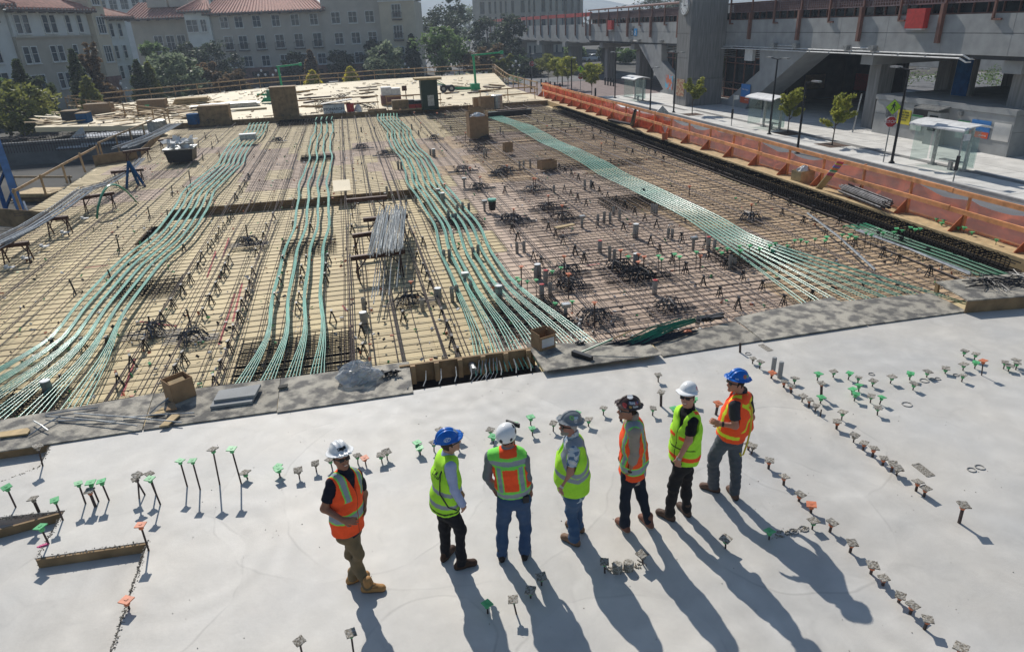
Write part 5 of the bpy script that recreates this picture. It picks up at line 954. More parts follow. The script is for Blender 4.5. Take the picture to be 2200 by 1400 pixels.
def ellipsoid(c, A, r):
    c = np.array(c, np.float32); A = np.array(A, np.float32); m = min(r)
    def fn(X, Y, Z):
        x, y, z = X - c[0], Y - c[1], Z - c[2]; q = 0
        for i in range(3): q = q + ((x * A[i][0] + y * A[i][1] + z * A[i][2]) / r[i]) ** 2
        return (np.sqrt(q) - 1) * m
    return fn, c - max(r), c + max(r)
def plane(c, n): return lambda X, Y, Z: (X - c[0]) * n[0] + (Y - c[1]) * n[1] + (Z - c[2]) * n[2]
VM = dict(cloth=vcol_mat('fabric', .9, .3, 90), skin=vcol_mat('skin', .55, .05), hat=vcol_mat('helmet_plastic', .28, 0), leather=vcol_mat('boot_leather', .7, .3, 60))
def field_obj(name, fl, colf, m, parent=None, loc=None):
    V, F_ = fl.mesh(); me = D.meshes.new(name); me.from_pydata(V.tolist(), [], F_.tolist()); me.materials.append(VM[m])
    at = me.attributes.new('col', 'FLOAT_COLOR', 'POINT'); c = np.ones((len(V), 4), np.float32); c[:, :3] = colf(V); at.data.foreach_set('color', c.ravel())
    me.polygons.foreach_set('use_smooth', [True] * len(F_)); me.update(); o = D.objects.new(name, me); COL.objects.link(o)
    if parent is not None: o.parent = parent
    elif loc is not None: o.location = loc
    return o
def nrm(v): v = np.array(v, float); return v / np.linalg.norm(v)
def solid(c): return lambda V: np.tile(np.array(c, np.float32), (len(V), 1))
ORG = (1.0, .105, .026); LIME = (.44, .86, .05); YEL = (.72, .80, .04); SIL = (.30, .33, .37); LED = (.22, .76, .11)
def person(J, spec):
    A = {k: np.array(v) for k, v in J.items() if k != 'base'}; base = J['base']
    G = np.array([*spec['face'], 0.]); G = nrm(G); hp, nk = A['hp'], A['nk']; Uv = nrm(nk - hp); G = nrm(G - Uv * (G @ Uv)); S = np.cross(G, Uv)      # S points to the person's right
    Lt = np.linalg.norm(nk - hp); bel = spec.get('belly', 0); W_ = spec.get('width', 1.0)
    hF = nrm(np.array([*spec['look'], spec.get("lookz", .26)])); hU = nrm(np.array([0, 0, 1.]) - hF * hF[2]); hU = nrm(hU + .15 * nrm(A['hd'] - nk)); hF = nrm(hF - hU * (hF @ hU)); hS = np.cross(hF, hU); hd = A['hd']
    lo = np.array([-.62, -.62, -.02]); hi = np.array([.62, .62, 2.12])
    pts_ = np.array([A[k] for k in A]); lo = pts_.min(0) - [.26, .26, .12]; hi = pts_.max(0) + [.26, .26, .24]; lo[2] = -.03
    T = lambda t: hp + Uv * (t * Lt)
    def torso(off, flare=0, top_=True, k0=-.12):
        out = [ell(T(k0), T(.22), S, G, (.158 * W_ + off + flare, .112 + off + flare + bel * .4), (.150 * W_ + off + flare * .5, .108 + off + flare * .4 + bel * .8)),
               ell(T(.20) + G * bel * .5, T(.56) + G * bel * .25, S, G, (.150 * W_ + off + flare * .4, .112 + off + bel), (.168 * W_ + off, .12 + off + bel * .6)),
               ell(T(.52), T(.84), S, G, (.168 * W_ + off, .122 + off + bel * .2), (.150 * W_ + off * .8, .098 + off * .6))]
        if top_: out += [cone(T(.86), A['s' + q] * .88 + T(.86) * .12, .075 + off * .7, .058 + off * .7) for q in 'LR']
        return out
    # ---- body
    fb = Field(lo, hi, .0085); sk = spec.get('skin', (.42, .22, .14))
    for p_ in torso(-.02): fb.put(p_, .05)
    for q in 'LR':
        fb.put(cone(A['s' + q], A['e' + q], .05, .043), .03); fb.put(cone(A['e' + q], A['w' + q], .042, .028), .03)
        fb.put(cone(A['h' + q], A['k' + q], .075, .052), .03); fb.put(cone(A['k' + q], A['a' + q], .05, .035), .03)
        w = A['w' + q]; d = nrm(A['f' + q] - w); inw = T(.2) - w; n_ = nrm(inw - d * (inw @ d)); s_ = np.cross(d, n_); s_ = s_ if (s_ @ G) > 0 else -s_
        curl = spec.get('curl' + q, .5); fb.put(ellipsoid(w + d * .048, (d, s_, n_), (.058, .041, .019)), .02)
        for i, (o_, l) in enumerate(((.033, .066), (.011, .076), (-.011, .07), (-.032, .056))):
            b0 = w + d * .085 + s_ * o_; d1 = nrm(d + n_ * curl * .8 + s_ * o_ * 1.5); b1 = b0 + d1 * l * .55; d2 = nrm(d + n_ * curl * 2.4); b2 = b1 + d2 * l * .55
            fb.put(cone(b0, b1, .0105, .0095), .006); fb.put(cone(b1, b2, .0095, .0075), .004)
        t0 = w + d * .03 + s_ * .034; t1 = t0 + nrm(d + s_ * .8 + n_ * .3) * .04; t2 = t1 + nrm(d + n_ * .7) * .032; fb.put(cone(t0, t1, .014, .011), .01); fb.put(cone(t1, t2, .011, .008), .004)
    fb.put(ellipsoid(hd + hU * .012, (hS, hF, hU), (.076, .098, .112)), .02); fb.put(cone(hd + hF * .025 - hU * .055, hd + hF * .066 - hU * .098, .055, .027), .03)
    fb.put(cone(hd + hF * .09 + hU * .012, hd + hF * .112 - hU * .028, .009, .0145), .014); fb.put(cone(hd + hF * .08 + hU * .03 - hS * .04, hd + hF * .08 + hU * .03 + hS * .04, .016, .016), .02)
    fb.put(cone(hd + hF * .088 - hU * .055 - hS * .02, hd + hF * .088 - hU * .055 + hS * .02, .013, .013), .012)
    for e in (-1, 1): fb.put(ellipsoid(hd + hS * .078 * e - hU * .012 - hF * .008, (hS, hF, hU), (.012, .02, .032)), .01)
    fb.put(cone(hd - hU * .05 - hF * .02, nk - Uv * .02, .058, .064), .04)
    brd, smile = spec.get('beard'), spec.get('smile')
    def bodycol(V):
        c = np.tile(np.array(sk, np.float32), (len(V), 1)); r_ = V - hd; s = r_ @ hS; f_ = r_ @ hF; u = r_ @ hU; hm = np.abs(u) < .2
        c[hm & (f_ > .08) & (np.abs(s) < .03) & (np.abs(u + .02) < .03)] *= 1.12
        if brd is not None: c[hm & (u < -.055) & (u > -.13) & (f_ > .02)] = brd; c[hm & (u < -.03) & (u > -.05) & (f_ > .08) & (np.abs(s) < .035)] = brd
        lip = hm & (np.abs(s) < (.022 if smile else .03)) & (np.abs(u + .064 - 12 * s * s * (1 if smile else 0)) < (.0055 if smile else .009)) & (f_ > .06); c[lip] = (.75, .70, .66) if smile else (.30, .12, .09)
        if smile: c[hm & (np.abs(s) < .036) & (np.abs(u + .075 - 12 * s * s) < .004) & (f_ > .06)] = (.28, .1, .08)
        return c
    root = field_obj('person', fb, bodycol, 'skin', None, (*base, 0)); tag(root, spec['label'], 'person', 'people standing on the slab')
    # ---- trousers
    ft = Field(np.array([lo[0], lo[1], 0]), np.array([hi[0], hi[1], T(.16)[2] + .05]), .010); tc = spec['trousers']; tw = spec.get('leg', 1.0)
    ft.put(ell(T(-.12), T(.14), S, G, (.158 * W_, .115 + bel * .3), (.150 * W_, .11 + bel * .6)), .03)
    for q in 'LR':
        ft.put(cone(A['h' + q], A['k' + q], .098 * tw, .072 * tw), .045); ft.put(cone(A['k' + q], A['a' + q] + np.array([0, 0, -.02]), .070 * tw, .064 * tw), .02)
    ft.noise(.0066, 17, spec['seed']); ft.clip(plane((0, 0, .055), (0, 0, -1))); ft.clip(plane(T(.10), Uv)); tt = np.array(tc)
    fadek = spec.get('fade', 0)
    def tcol(V):
        c = np.tile(tt.astype(np.float32), (len(V), 1))
        if fadek:
            for q in 'LR': m_ = (A['h' + q] * .55 + A['k' + q] * .45); g_ = np.exp(-((V - m_) ** 2).sum(1) / .02)[:, None]; c = c + g_ * fadek * np.array([.7, .85, 1.])
        b_ = np.abs((V - T(.06)) @ Uv) < .016; c[b_] *= .45
        return c
    field_obj('trousers', ft, tcol, 'cloth', root)
    # ---- boots
    for q in 'LR':
        an = A['a' + q]; td = A['t' + q] - an; td[2] = 0; td = nrm(td); sd = np.array([td[1], -td[0], 0]); heel = an - td * .055; fbt = Field(an - [.34, .34, .1], an + [.34, .34, .16], .007)
        fbt.put(cone(an + [0, 0, .07], an - [0, 0, .03], .055, .052), .03); fbt.put(ell((*heel[:2], .035), (*(heel + td * .215)[:2], .03), sd, np.array([0, 0, 1.]), (.040, .05), (.046, .042)), .04); fbt.put(ell((*(heel + td * .1)[:2], .075), (*(heel + td * .2)[:2], .045), sd, np.array([0, 0, 1.]), (.036, .04), (.038, .03)), .03)
        fbt.clip(plane((0, 0, .0), (0, 0, -1))); bc = np.array(spec['boots'], np.float32)
        def bcol(V, bc=bc, td=td, heel=heel):
            c = np.tile(bc, (len(V), 1)); c[V[:, 2] < .024] = spec.get('sole', (.04, .03, .025)); t_ = (V - heel) @ td; c[(t_ > .09) & (t_ < .17) & (np.sin(V[:, 2] * 260) > .45) & (V[:, 2] > .07)] *= .5; return c
        field_obj('boot', fbt, bcol, 'leather', root)
    # ---- shirt
    zl = T(-.16)[2] - .04; fs_ = Field(np.array([lo[0], lo[1], zl - (.25 if spec['sleeve'] != 'short' else 0)]), hi, .010)
    for p_ in torso(.008): fs_.put(p_, .05)
    for q in 'LR':
        if spec['sleeve'] == 'short': fs_.put(cone(A['s' + q], A['s' + q] * .28 + A['e' + q] * .72, .062, .066), .04)
        else:
            fs_.put(cone(A['s' + q], A['e' + q], .062, .054), .04); k_ = 1 if spec['sleeve'] == 'long' else .38; e1_ = A['e' + q] * (1 - k_) + A['w' + q] * k_; fs_.put(cone(A['e' + q], e1_, .054, .043 if k_ == 1 else .056), .02)
    fs_.put(cone(nk - Uv * .03, nk + Uv * .022, .075, .066), .02); fs_.noise(.0036, 19, spec['seed'] + 3); fs_.clip(plane(T(-.16 if spec.get('tail') else .02), -Uv)); fs_.put(cone(nk + Uv * .06 + hF * .02, nk + Uv * .1 + hF * .05, .055, .055), 0, sub=True)
    if spec['sleeve'] == 'short':
        for q in 'LR':
            e = A['e' + q]; d = nrm(A['e' + q] - A['s' + q]); c_ = A['s' + q] * .30 + e * .70; fs_.put((lambda X, Y, Z, c_=c_, d=d: np.maximum(-((X - c_[0]) * d[0] + (Y - c_[1]) * d[1] + (Z - c_[2]) * d[2]), np.sqrt((X - e[0]) ** 2 + (Y - e[1]) ** 2 + (Z - e[2]) ** 2) - .2), e - .2, e + .2), 0, sub=True)
    shc = spec['shirt']; field_obj('shirt', fs_, shc if callable(shc) else solid(shc), 'cloth', root)
    # ---- vest
    fv = Field(np.array([lo[0], lo[1], T(-.2)[2] - .08]), np.array([hi[0], hi[1], nk[2] + .12]), .0085); fl = spec.get('flare', .025)
    for p_ in torso(.034, fl): fv.put(p_, .05)
    for a_, b_, ra, rb in spec.get('bulge', ()): fv.put(cone(hp + S * a_[0] + G * a_[1] + Uv * a_[2], hp + S * b_[0] + G * b_[1] + Uv * b_[2], ra, rb), .06)
    fv.noise(.0052, 15, spec['seed'] + 8); fv.clip(plane(T(spec.get('hem', -.06)), -Uv))
    for q, e in (('L', -1), ('R', 1)):
        c_ = A['s' + q] + S * e * .035 - Uv * .045; fv.put(ellipsoid(c_, (S, G, Uv), (.075, .078, .125)), 0, sub=True)
        fv.put(cone(A['s' + q] + S * e * .05, A['e' + q], .072, .05), 0, sub=True)
    fv.put(cone(nk - Uv * .035 + G * .02, nk + Uv * .2, .072, .09), 0, sub=True)
    vd = spec.get('vneck', .26)
    if vd: fv.put((lambda X, Y, Z: np.maximum(np.abs((X - hp[0]) * S[0] + (Y - hp[1]) * S[1] + (Z - hp[2]) * S[2]) - .32 * ((X - hp[0]) * Uv[0] + (Y - hp[1]) * Uv[1] + (Z - hp[2]) * Uv[2] - (Lt - vd)), -((X - hp[0]) * G[0] + (Y - hp[1]) * G[1] + (Z - hp[2]) * G[2] - .03)), T(.4) - .3, T(1) + .3), 0, sub=True)
    shl = (A['sL'] - hp) @ Uv
    def vcol(V):
        r_ = V - hp; s, g_, u = r_ @ S, r_ @ G, r_ @ Uv / Lt * .52; return np.array(spec['vest'](s, g_, u, shl / Lt * .52), np.float32)
    field_obj('safety_vest', fv, vcol, 'cloth', root)
    # ---- hair, helmet, glasses
    fh = Field(hd - .16, hd + .17, .008); fh.put(ellipsoid(hd + hU * .012 - hF * .006, (hS, hF, hU), (.084, .100, .112)), 0); fh.clip(plane(hd + hF * .018, hF)); fh.clip(plane(hd - hU * .055, -hU)); fh.noise(.002, 60, 3); field_obj('hair', fh, solid(spec.get('hair', (.03, .02, .015))), 'cloth', root)
    hc = hd + hU * .072 - hF * .012; fo = Field(hc - .235, hc + .235, .0065); st = spec['hat']; tiltF = nrm(hF + hU * .06)
    if st == 'climb': fo.put(ellipsoid(hc + hU * .0 - hF * .01, (hS, hF, hU), (.112, .136, .124)), 0); fo.clip(plane(hd + hU * .0 - hF * .02, nrm(-hU - hF * .25)))
    else:
        fo.put(ellipsoid(hc, (hS, hF, hU), (.108, .131, .122)), 0)
        for rr in spec.get('ridges', (0,)): fo.put(ellipsoid(hc + hS * rr, (hS, hF, hU), (.016, .126 if rr else .138, .122 if rr else .131)), .012)
        fo.clip(plane(hc, -hU))
        if st == 'brim': fo.put(ellipsoid(hc + hF * .010 + hU * .004, (hS, hF, hU), (.150, .177, .0125)), .025)
        else: fo.put(ellipsoid(hc + hU * .004, (hS, hF, hU), (.115, .138, .013)), .012); fo.put(ellipsoid(hc + hF * .10 - hU * .004, (hS, nrm(hF - hU * .12), nrm(hU + hF * .12)), (.092, .092, .0115)), .02)
    hatc = spec['hatcol']
    def hcol(V): r_ = V - hc; return np.array(hatc(r_ @ hS, r_ @ hF, r_ @ hU), np.float32)
    ht = field_obj('hard_hat', fo, hcol, 'hat', root)
    bs = Vector(base).to_3d()
    if spec.get('shades', True):
        mb = MB(); clear = spec.get('shades') == 'clear'; o_ = Matrix((hS, hF, hU)).transposed()
        for e in (-1, 1):
            c_ = hd + hS * .033 * e + hF * .100 + hU * .008; mb.box(c_, (.052, .012, .036 if not clear else .028), M=o_); mb.bar(hd + hS * .06 * e + hF * .094 + hU * .014, hd + hS * .082 * e - hF * .01 + hU * .01, .008, .012)
        mb.bar(hd - hS * .02 + hF * .104 + hU * .012, hd + hS * .02 + hF * .104 + hU * .012, .01, .01); mb.build('glasses', M['glassb'] if clear else M['black'], root, local=True)
    if spec.get('watch'):
        q = spec['watch']; w = A['w' + q]; d = nrm(A['w' + q] - A['e' + q]); MB().cyl(w - d * .035, w - d * .008, .036, 10).build('watch', M['black' if spec['seed'] % 2 else 'galv'], root, local=True)
    return root, dict(hp=hp, nk=nk, S=S, G=G, U=Uv, A=A, T=T, hd=hd, hF=hF, hU=hU, hS=hS, hc=hc)
def sel(base, *rules):
    """paints a garment from rules (mask, colour) in order"""
    n = len(rules[0][0]); c = np.tile(np.array(base, np.float32), (n, 1))
    for m_, col in rules: c[m_] = col
    return c
def bandr(x, a, b, e=.014): return [((x > a - e) & (x < b + e), LED), ((x > a) & (x < b), SIL)]
def And(m_, rs): return [(m_ & q, c) for q, c in rs]
GL = {'C': (7, 4, 4, 4, 7), 'N': (5, 7, 7, 5, 5), 'J': (1, 1, 1, 5, 7), 'A': (2, 5, 7, 5, 5), 'I': (2, 2, 2, 2, 2), 'D': (6, 5, 5, 5, 6), 'S': (7, 4, 7, 1, 7)}
def glyphs(txt, x, y, x0, y0, w, h):
    m_ = np.zeros(len(x), bool)
    for i, ch in enumerate(txt):
        cx = np.floor((x - x0 - i * w * 1.35) / (w / 3)).astype(int); cy = np.floor((y0 - y) / (h / 5)).astype(int); ok = (cx >= 0) & (cx < 3) & (cy >= 0) & (cy < 5); b_ = np.array(GL[ch])
        m_ |= ok & ((b_[np.clip(cy, 0, 4)] >> np.clip(2 - cx, 0, 2)) & 1).astype(bool)
    return m_
def v1(s, g_, u, sh): return sel(ORG, *And((g_ > -.2), bandr(u, .12, .175)), *And((np.abs(s) < .6) & (u > .30), bandr(np.abs(s), .088, .135)), ((np.abs(s) < .006) & (g_ > 0), (.5, .06, .02)))
def v2(s, g_, u, sh): return sel(LIME, ((u > .04) & (u < .085), SIL), ((u > .17) & (u < .215), SIL), ((np.abs(u + .005) < .008), (.05, .09, .02)), (glyphs('CNJ', -s if 0 else s, u, -.03, .385, .035, .055) & (g_ < 0), (.02, .03, .02)))
def v3(s, g_, u, sh): return sel(LED, ((np.abs(s) < .085) & (u > .13) & (u < .355), ORG), ((np.abs(s) > .102) & (np.abs(s) < .150) & (u > .11) & (u < .37), SIL), ((u > .385) & (u < .435), SIL), ((u > .045) & (u < .10), SIL), ((u < .02), ORG), ((u > .47) & (np.abs(s) < .1), ORG), ((np.abs(s) > .168) & (u > .12) & (u < .36), ORG))
def v4(s, g_, u, sh):
    rr = np.sqrt(g_ ** 2 + (u - .36) ** 2); return sel(LIME, ((np.abs(rr - .150) < .023) & (u > .15) & (np.abs(s) > .05), SIL), ((np.abs(u - (.155 + .25 * np.abs(g_) ** 1)) < .022), SIL))
def v5(s, g_, u, sh): return sel(ORG, *And((u > .06) & (g_ < .08), bandr(np.abs(s), .098, .145)), *And((u > .06) & (g_ > .0), bandr(np.abs(s), .10, .14)), *And(u > -.2, bandr(u, .045, .095)), *And((u > .435), [((np.abs(s) > .05), LED), ((np.abs(s) > .075) & (np.abs(s) < .16), SIL)]), ((u < .03) & (np.abs(np.abs(s) - .10) < .035), SIL), ((u < .2) & (u > .11) & (g_ > .06) & (np.sin(s * 60) > .86), (.2, .03, .01)))
def v6(s, g_, u, sh): return sel(LIME, ((u > .03) & (u < .075), ORG), ((u > .25) & (u < .285) & (g_ > .04) & (np.abs(s) > .03) & (np.abs(s) < .14), ORG), ((np.abs(s) > .085) & (np.abs(s) < .125) & (g_ < .02) & (u > .2), ORG), ((np.abs(s) < .006) & (g_ > 0), (.06, .1, .02)), ((np.abs(u - .155) < .006) & (g_ > .05), (.05, .1, .02)))
def v7(s, g_, u, sh): return sel(ORG, ((u > .035) & (u < .078) & (g_ > -.09), YEL), ((np.abs(np.abs(s) - 1.05 * np.abs(u - .27)) < .026) & (g_ < -.02) & (u > .12), YEL), ((np.abs(np.abs(s) - .115) < .022) & (g_ > .0) & (u > .09), YEL), ((u > .405) & (u < .44) & (g_ < 0) & (np.abs(s) < .16), YEL))
def patch(a, b, ca, cb, ra, rb): return ((a - ca) / ra) ** 2 + ((b - cb) / rb) ** 2 < 1
def rect(a, b, a0, a1, b0, b1): return (a > a0) & (a < a1) & (b > b0) & (b < b1)
WHT = (.80, .80, .79); BLU = (.012, .13, .50)
h1 = lambda s, f_, u: sel(WHT, (rect(s, u, -.042, .05, .048, .078) & (f_ > .05), (.02, .02, .02)), (rect(s, u, .030, .044, .058, .074) & (f_ > .05), (.5, .5, .5)), (rect(s, u, -.035, .03, .036, .042) & (f_ > .05), (.25, .25, .27)))
h2 = lambda s, f_, u: sel(BLU, (patch(f_, u, -.005, .045, .040, .022) & (s > 0), (.55, .62, .7)), (patch(f_, u, -.005, .045, .034, .016) & (s > 0), BLU), (glyphs('ACI', f_, u, -.030, .054, .014, .020) & (s > 0), (.7, .75, .8)), (patch(s, u, 0, .06, .035, .03) & (f_ > .08), (.6, .65, .72)))
h3 = lambda s, f_, u: sel(WHT, (patch(s, u, .02, .0, .02, .03) & (f_ < -.05), (.02, .02, .02)), (patch(f_, u, .05, .02, .028, .03) & (s > .05), (.03, .03, .03)), (patch(f_, u, .06, .075, .02, .018) & (s > .04), (.03, .03, .03)), (patch(f_, u, -.06, -.01, .018, .025) & (np.abs(s) > .06), (.03, .03, .03)))
h4 = lambda s, f_, u: sel((.20, .22, .235), (patch(f_, u, .035, .075, .026, .02) & (s < 0), (.25, .6, .12)), (patch(f_, u, .035, .075, .014, .011) & (s < 0), (.20, .22, .235)), (rect(f_, u, -.045, .012, .062, .086) & (s < 0), (.45, .55, .62)), (rect(f_, u, -.03, .005, .022, .058) & (s < 0), (.6, .58, .55)), (rect(f_, u, -.025, .0, .032, .042) & (s < 0), (.1, .1, .1)), ((u < .006) & (f_ > .1), (.55, .55, .54)))
h5 = lambda s, f_, u: sel((.055, .035, .03), (patch(f_, s, .02, -.02, .035, .035) & (u > .09), WHT), (rect(f_, u, -.02, .05, .05, .085) & (s < 0), (.10, .14, .22)), (glyphs('SAS', -f_, u, -.04, .08, .018, .024) & (s < 0), (.7, .7, .7)), (patch(f_, u, .09, .035, .022, .022) & (s < .02), (.5, .07, .06)), (rect(f_, u, -.075, -.03, .045, .08) & (s < 0), (.35, .10, .12)), (rect(f_, u, -.075, -.052, .062, .08) & (s < 0), (.05, .07, .25)), (rect(f_, u, -.07, .0, .018, .036) & (s < 0), (.5, .48, .46)), (patch(f_, u, .03, .025, .016, .012) & (s < 0), (.55, .3, .08)))
h6 = lambda s, f_, u: sel(WHT, (patch(f_, u, .0, .052, .022, .022) & (s < 0), (.55, .06, .09)), (patch(f_, u, .0, .052, .012, .010) & (s < 0), (.75, .6, .6)), (patch(f_, u, -.06, .05, .016, .02) & (s < 0), (.1, .1, .12)))
h7 = lambda s, f_, u: sel(BLU, (patch(f_, u, -.03, .06, .026, .022) & (s < 0), (.55, .14, .05)), (patch(f_, u, -.03, .06, .013, .011) & (s < 0), (.3, .2, .15)), (patch(f_, u, -.075, .062, .016, .018) & (s < 0), (.1, .42, .15)), (rect(f_, u, .05, .09, .02, .032) & (s < 0), (.5, .6, .75)))
def haw(V):
    n_ = np.sin(V[:, 0] * 55 + 2 * np.sin(V[:, 2] * 38)) + np.sin(V[:, 2] * 62 + 2.2 * np.sin(V[:, 1] * 44 + V[:, 0] * 30)) + np.sin(V[:, 1] * 70 + V[:, 2] * 25)
    c = np.tile(np.array((.46, .53, .60), np.float32), (len(V), 1)); c[n_ > .7] = (.10, .17, .29); c[n_ < -1.5] = (.62, .62, .60); c[(n_ > -1.5) & (n_ < -1.35)] = (.4, .15, .13); return c
PP = [
 ({'base': (-0.545,6.38),'aL': (0.085,-0.1,0.09),'aR': (-0.085,0.1,0.09),'hd': (0.011,-0.002,1.818),'nk': (0.019,-0.004,1.671),'sR': (-0.121,-0.086,1.562),'sL': (0.137,0.083,1.503),'eR': (-0.238,-0.132,1.296),'wR': (-0.051,-0.296,1.227),'fR': (0.062,-0.321,1.21),'eL': (0.18,0.145,1.198),'wL': (0.173,0.085,1.111),'fL': (0.174,0.023,1.042),'hp': (-0.037,0.008,0.916),'hR': (-0.095,-0.041,0.91),'hL': (0.021,0.057,0.845),'kR': (0.027,-0.037,0.514),'kL': (-0.061,0.095,0.419),'tL': (0.295,-0.14,0.04),'tR': (0.165,0.17,0.04)}, 1),
 ({'base': (0.57,6.465),'aL': (-0.08,0.105,0.09),'aR': (0.08,-0.105,0.09),'hd': (0.076,-0.017,1.736),'nk': (0.044,-0.01,1.599),'sR': (0.039,-0.162,1.537),'sL': (0.02,0.159,1.442),'eR': (0.053,-0.186,1.259),'wR': (0.143,-0.164,0.996),'fR': (0.18,-0.142,0.841),'eL': (0.13,0.176,1.105),'wL': (0.162,0.21,0.913),'fL': (0.181,0.206,0.815),'hp': (-0.043,0.009,0.908),'hR': (-0.014,-0.079,0.914),'hL': (-0.06,0.095,0.83),'kR': (0.099,-0.083,0.587),'kL': (-0.052,0.114,0.468),'tR': (0.31,-0.085,0.04),'tL': (0.07,0.275,0.04)}, 2),
 ({'base': (1.3,6.365),'aL': (-0.14,0.025,0.09),'aR': (0.14,-0.025,0.09),'hd': (-0.001,0.0,1.75),'nk': (-0.009,0.002,1.612),'sL': (-0.207,0.066,1.473),'sR': (0.166,-0.067,1.455),'eL': (-0.245,0.115,1.169),'wL': (-0.16,0.199,0.92),'fL': (-0.111,0.229,0.795),'eR': (0.198,-0.023,1.148),'wR': (0.254,0.047,0.869),'fR': (0.247,0.099,0.732),'hp': (0.037,-0.008,0.942),'hL': (-0.06,0.013,0.879),'hR': (0.13,-0.028,0.87),'kL': (-0.099,0.063,0.496),'kR': (0.165,0.005,0.483),'tL': (-0.08,0.275,0.04),'tR': (0.22,0.215,0.04)}, 3),
 ({'base': (2.155,6.5),'aL': (-0.065,-0.11,0.09),'aR': (0.065,0.11,0.09),'hd': (-0.087,0.019,1.664),'nk': (-0.036,0.008,1.536),'sL': (-0.088,-0.155,1.431),'sR': (-0.032,0.181,1.372),'eL': (-0.126,-0.167,1.156),'wL': (-0.217,-0.116,0.907),'fL': (-0.231,-0.093,0.739),'eR': (-0.061,0.218,1.059),'wR': (-0.093,0.246,0.892),'fR': (-0.106,0.248,0.783),'hp': (-0.035,0.008,0.785),'hL': (-0.06,-0.069,0.785),'hR': (-0.004,0.083,0.708),'kL': (-0.075,-0.035,0.449),'kR': (0.016,0.078,0.388),'tL': (-0.225,0.1,0.04),'tR': (-0.105,0.33,0.04)}, 4),
 ({'base': (2.96,6.455),'aL': (-0.16,0.005,0.09),'aR': (0.16,-0.005,0.09),'hd': (-0.174,0.038,1.77),'nk': (-0.101,0.022,1.674),'sL': (-0.15,-0.131,1.553),'sR': (-0.069,0.179,1.48),'eL': (-0.151,-0.161,1.261),'wL': (-0.182,-0.134,1.003),'fL': (-0.169,-0.106,0.835),'eR': (-0.093,0.225,1.177),'wR': (-0.133,0.234,1.025),'fR': (-0.143,0.236,0.917),'hp': (-0.088,0.019,0.907),'hL': (-0.156,-0.037,0.899),'hR': (-0.004,0.073,0.798),'kL': (-0.185,-0.021,0.557),'kR': (0.069,0.046,0.452),'tL': (-0.22,0.295,0.04),'tR': (0.1,0.265,0.04)}, 5),
 ({'base': (3.56,6.515),'aL': (-0.13,-0.015,0.09),'aR': (0.13,0.015,0.09),'hd': (0.007,-0.001,1.811),'nk': (0.036,-0.008,1.653),'sL': (0.008,-0.155,1.548),'sR': (0.03,0.147,1.5),'eL': (-0.033,-0.187,1.307),'wL': (-0.133,-0.155,1.03),'fL': (-0.125,-0.136,0.843),'eR': (-0.022,0.21,1.249),'wR': (-0.064,0.178,1.103),'fR': (-0.075,0.16,1.038),'hp': (0.017,-0.004,0.946),'hL': (-0.044,-0.072,0.933),'hR': (0.094,0.061,0.831),'kL': (-0.117,-0.056,0.552),'kR': (0.119,0.056,0.453),'tL': (-0.27,0.205,0.04),'tR': (0.1,0.245,0.04)}, 6),
 ({'base': (4.37,6.77),'aL': (-0.1,0.1,0.09),'aR': (0.1,-0.1,0.09),'hd': (0.001,-0.0,1.733),'nk': (0.084,-0.018,1.603),'sL': (-0.075,-0.137,1.498),'sR': (0.261,0.107,1.427),'eL': (-0.067,-0.19,1.224),'wL': (-0.224,-0.115,1.233),'fL': (-0.29,-0.059,1.247),'eR': (0.368,0.124,1.088),'wR': (0.333,0.132,0.938),'fR': (0.28,0.103,0.875),'hp': (0.005,-0.001,0.959),'hL': (-0.087,-0.032,0.936),'hR': (0.096,0.03,0.862),'kL': (-0.204,0.004,0.616),'kR': (0.082,-0.069,0.594),'tL': (-0.26,0.26,0.04),'tR': (0.13,0.25,0.04)}, 7)]
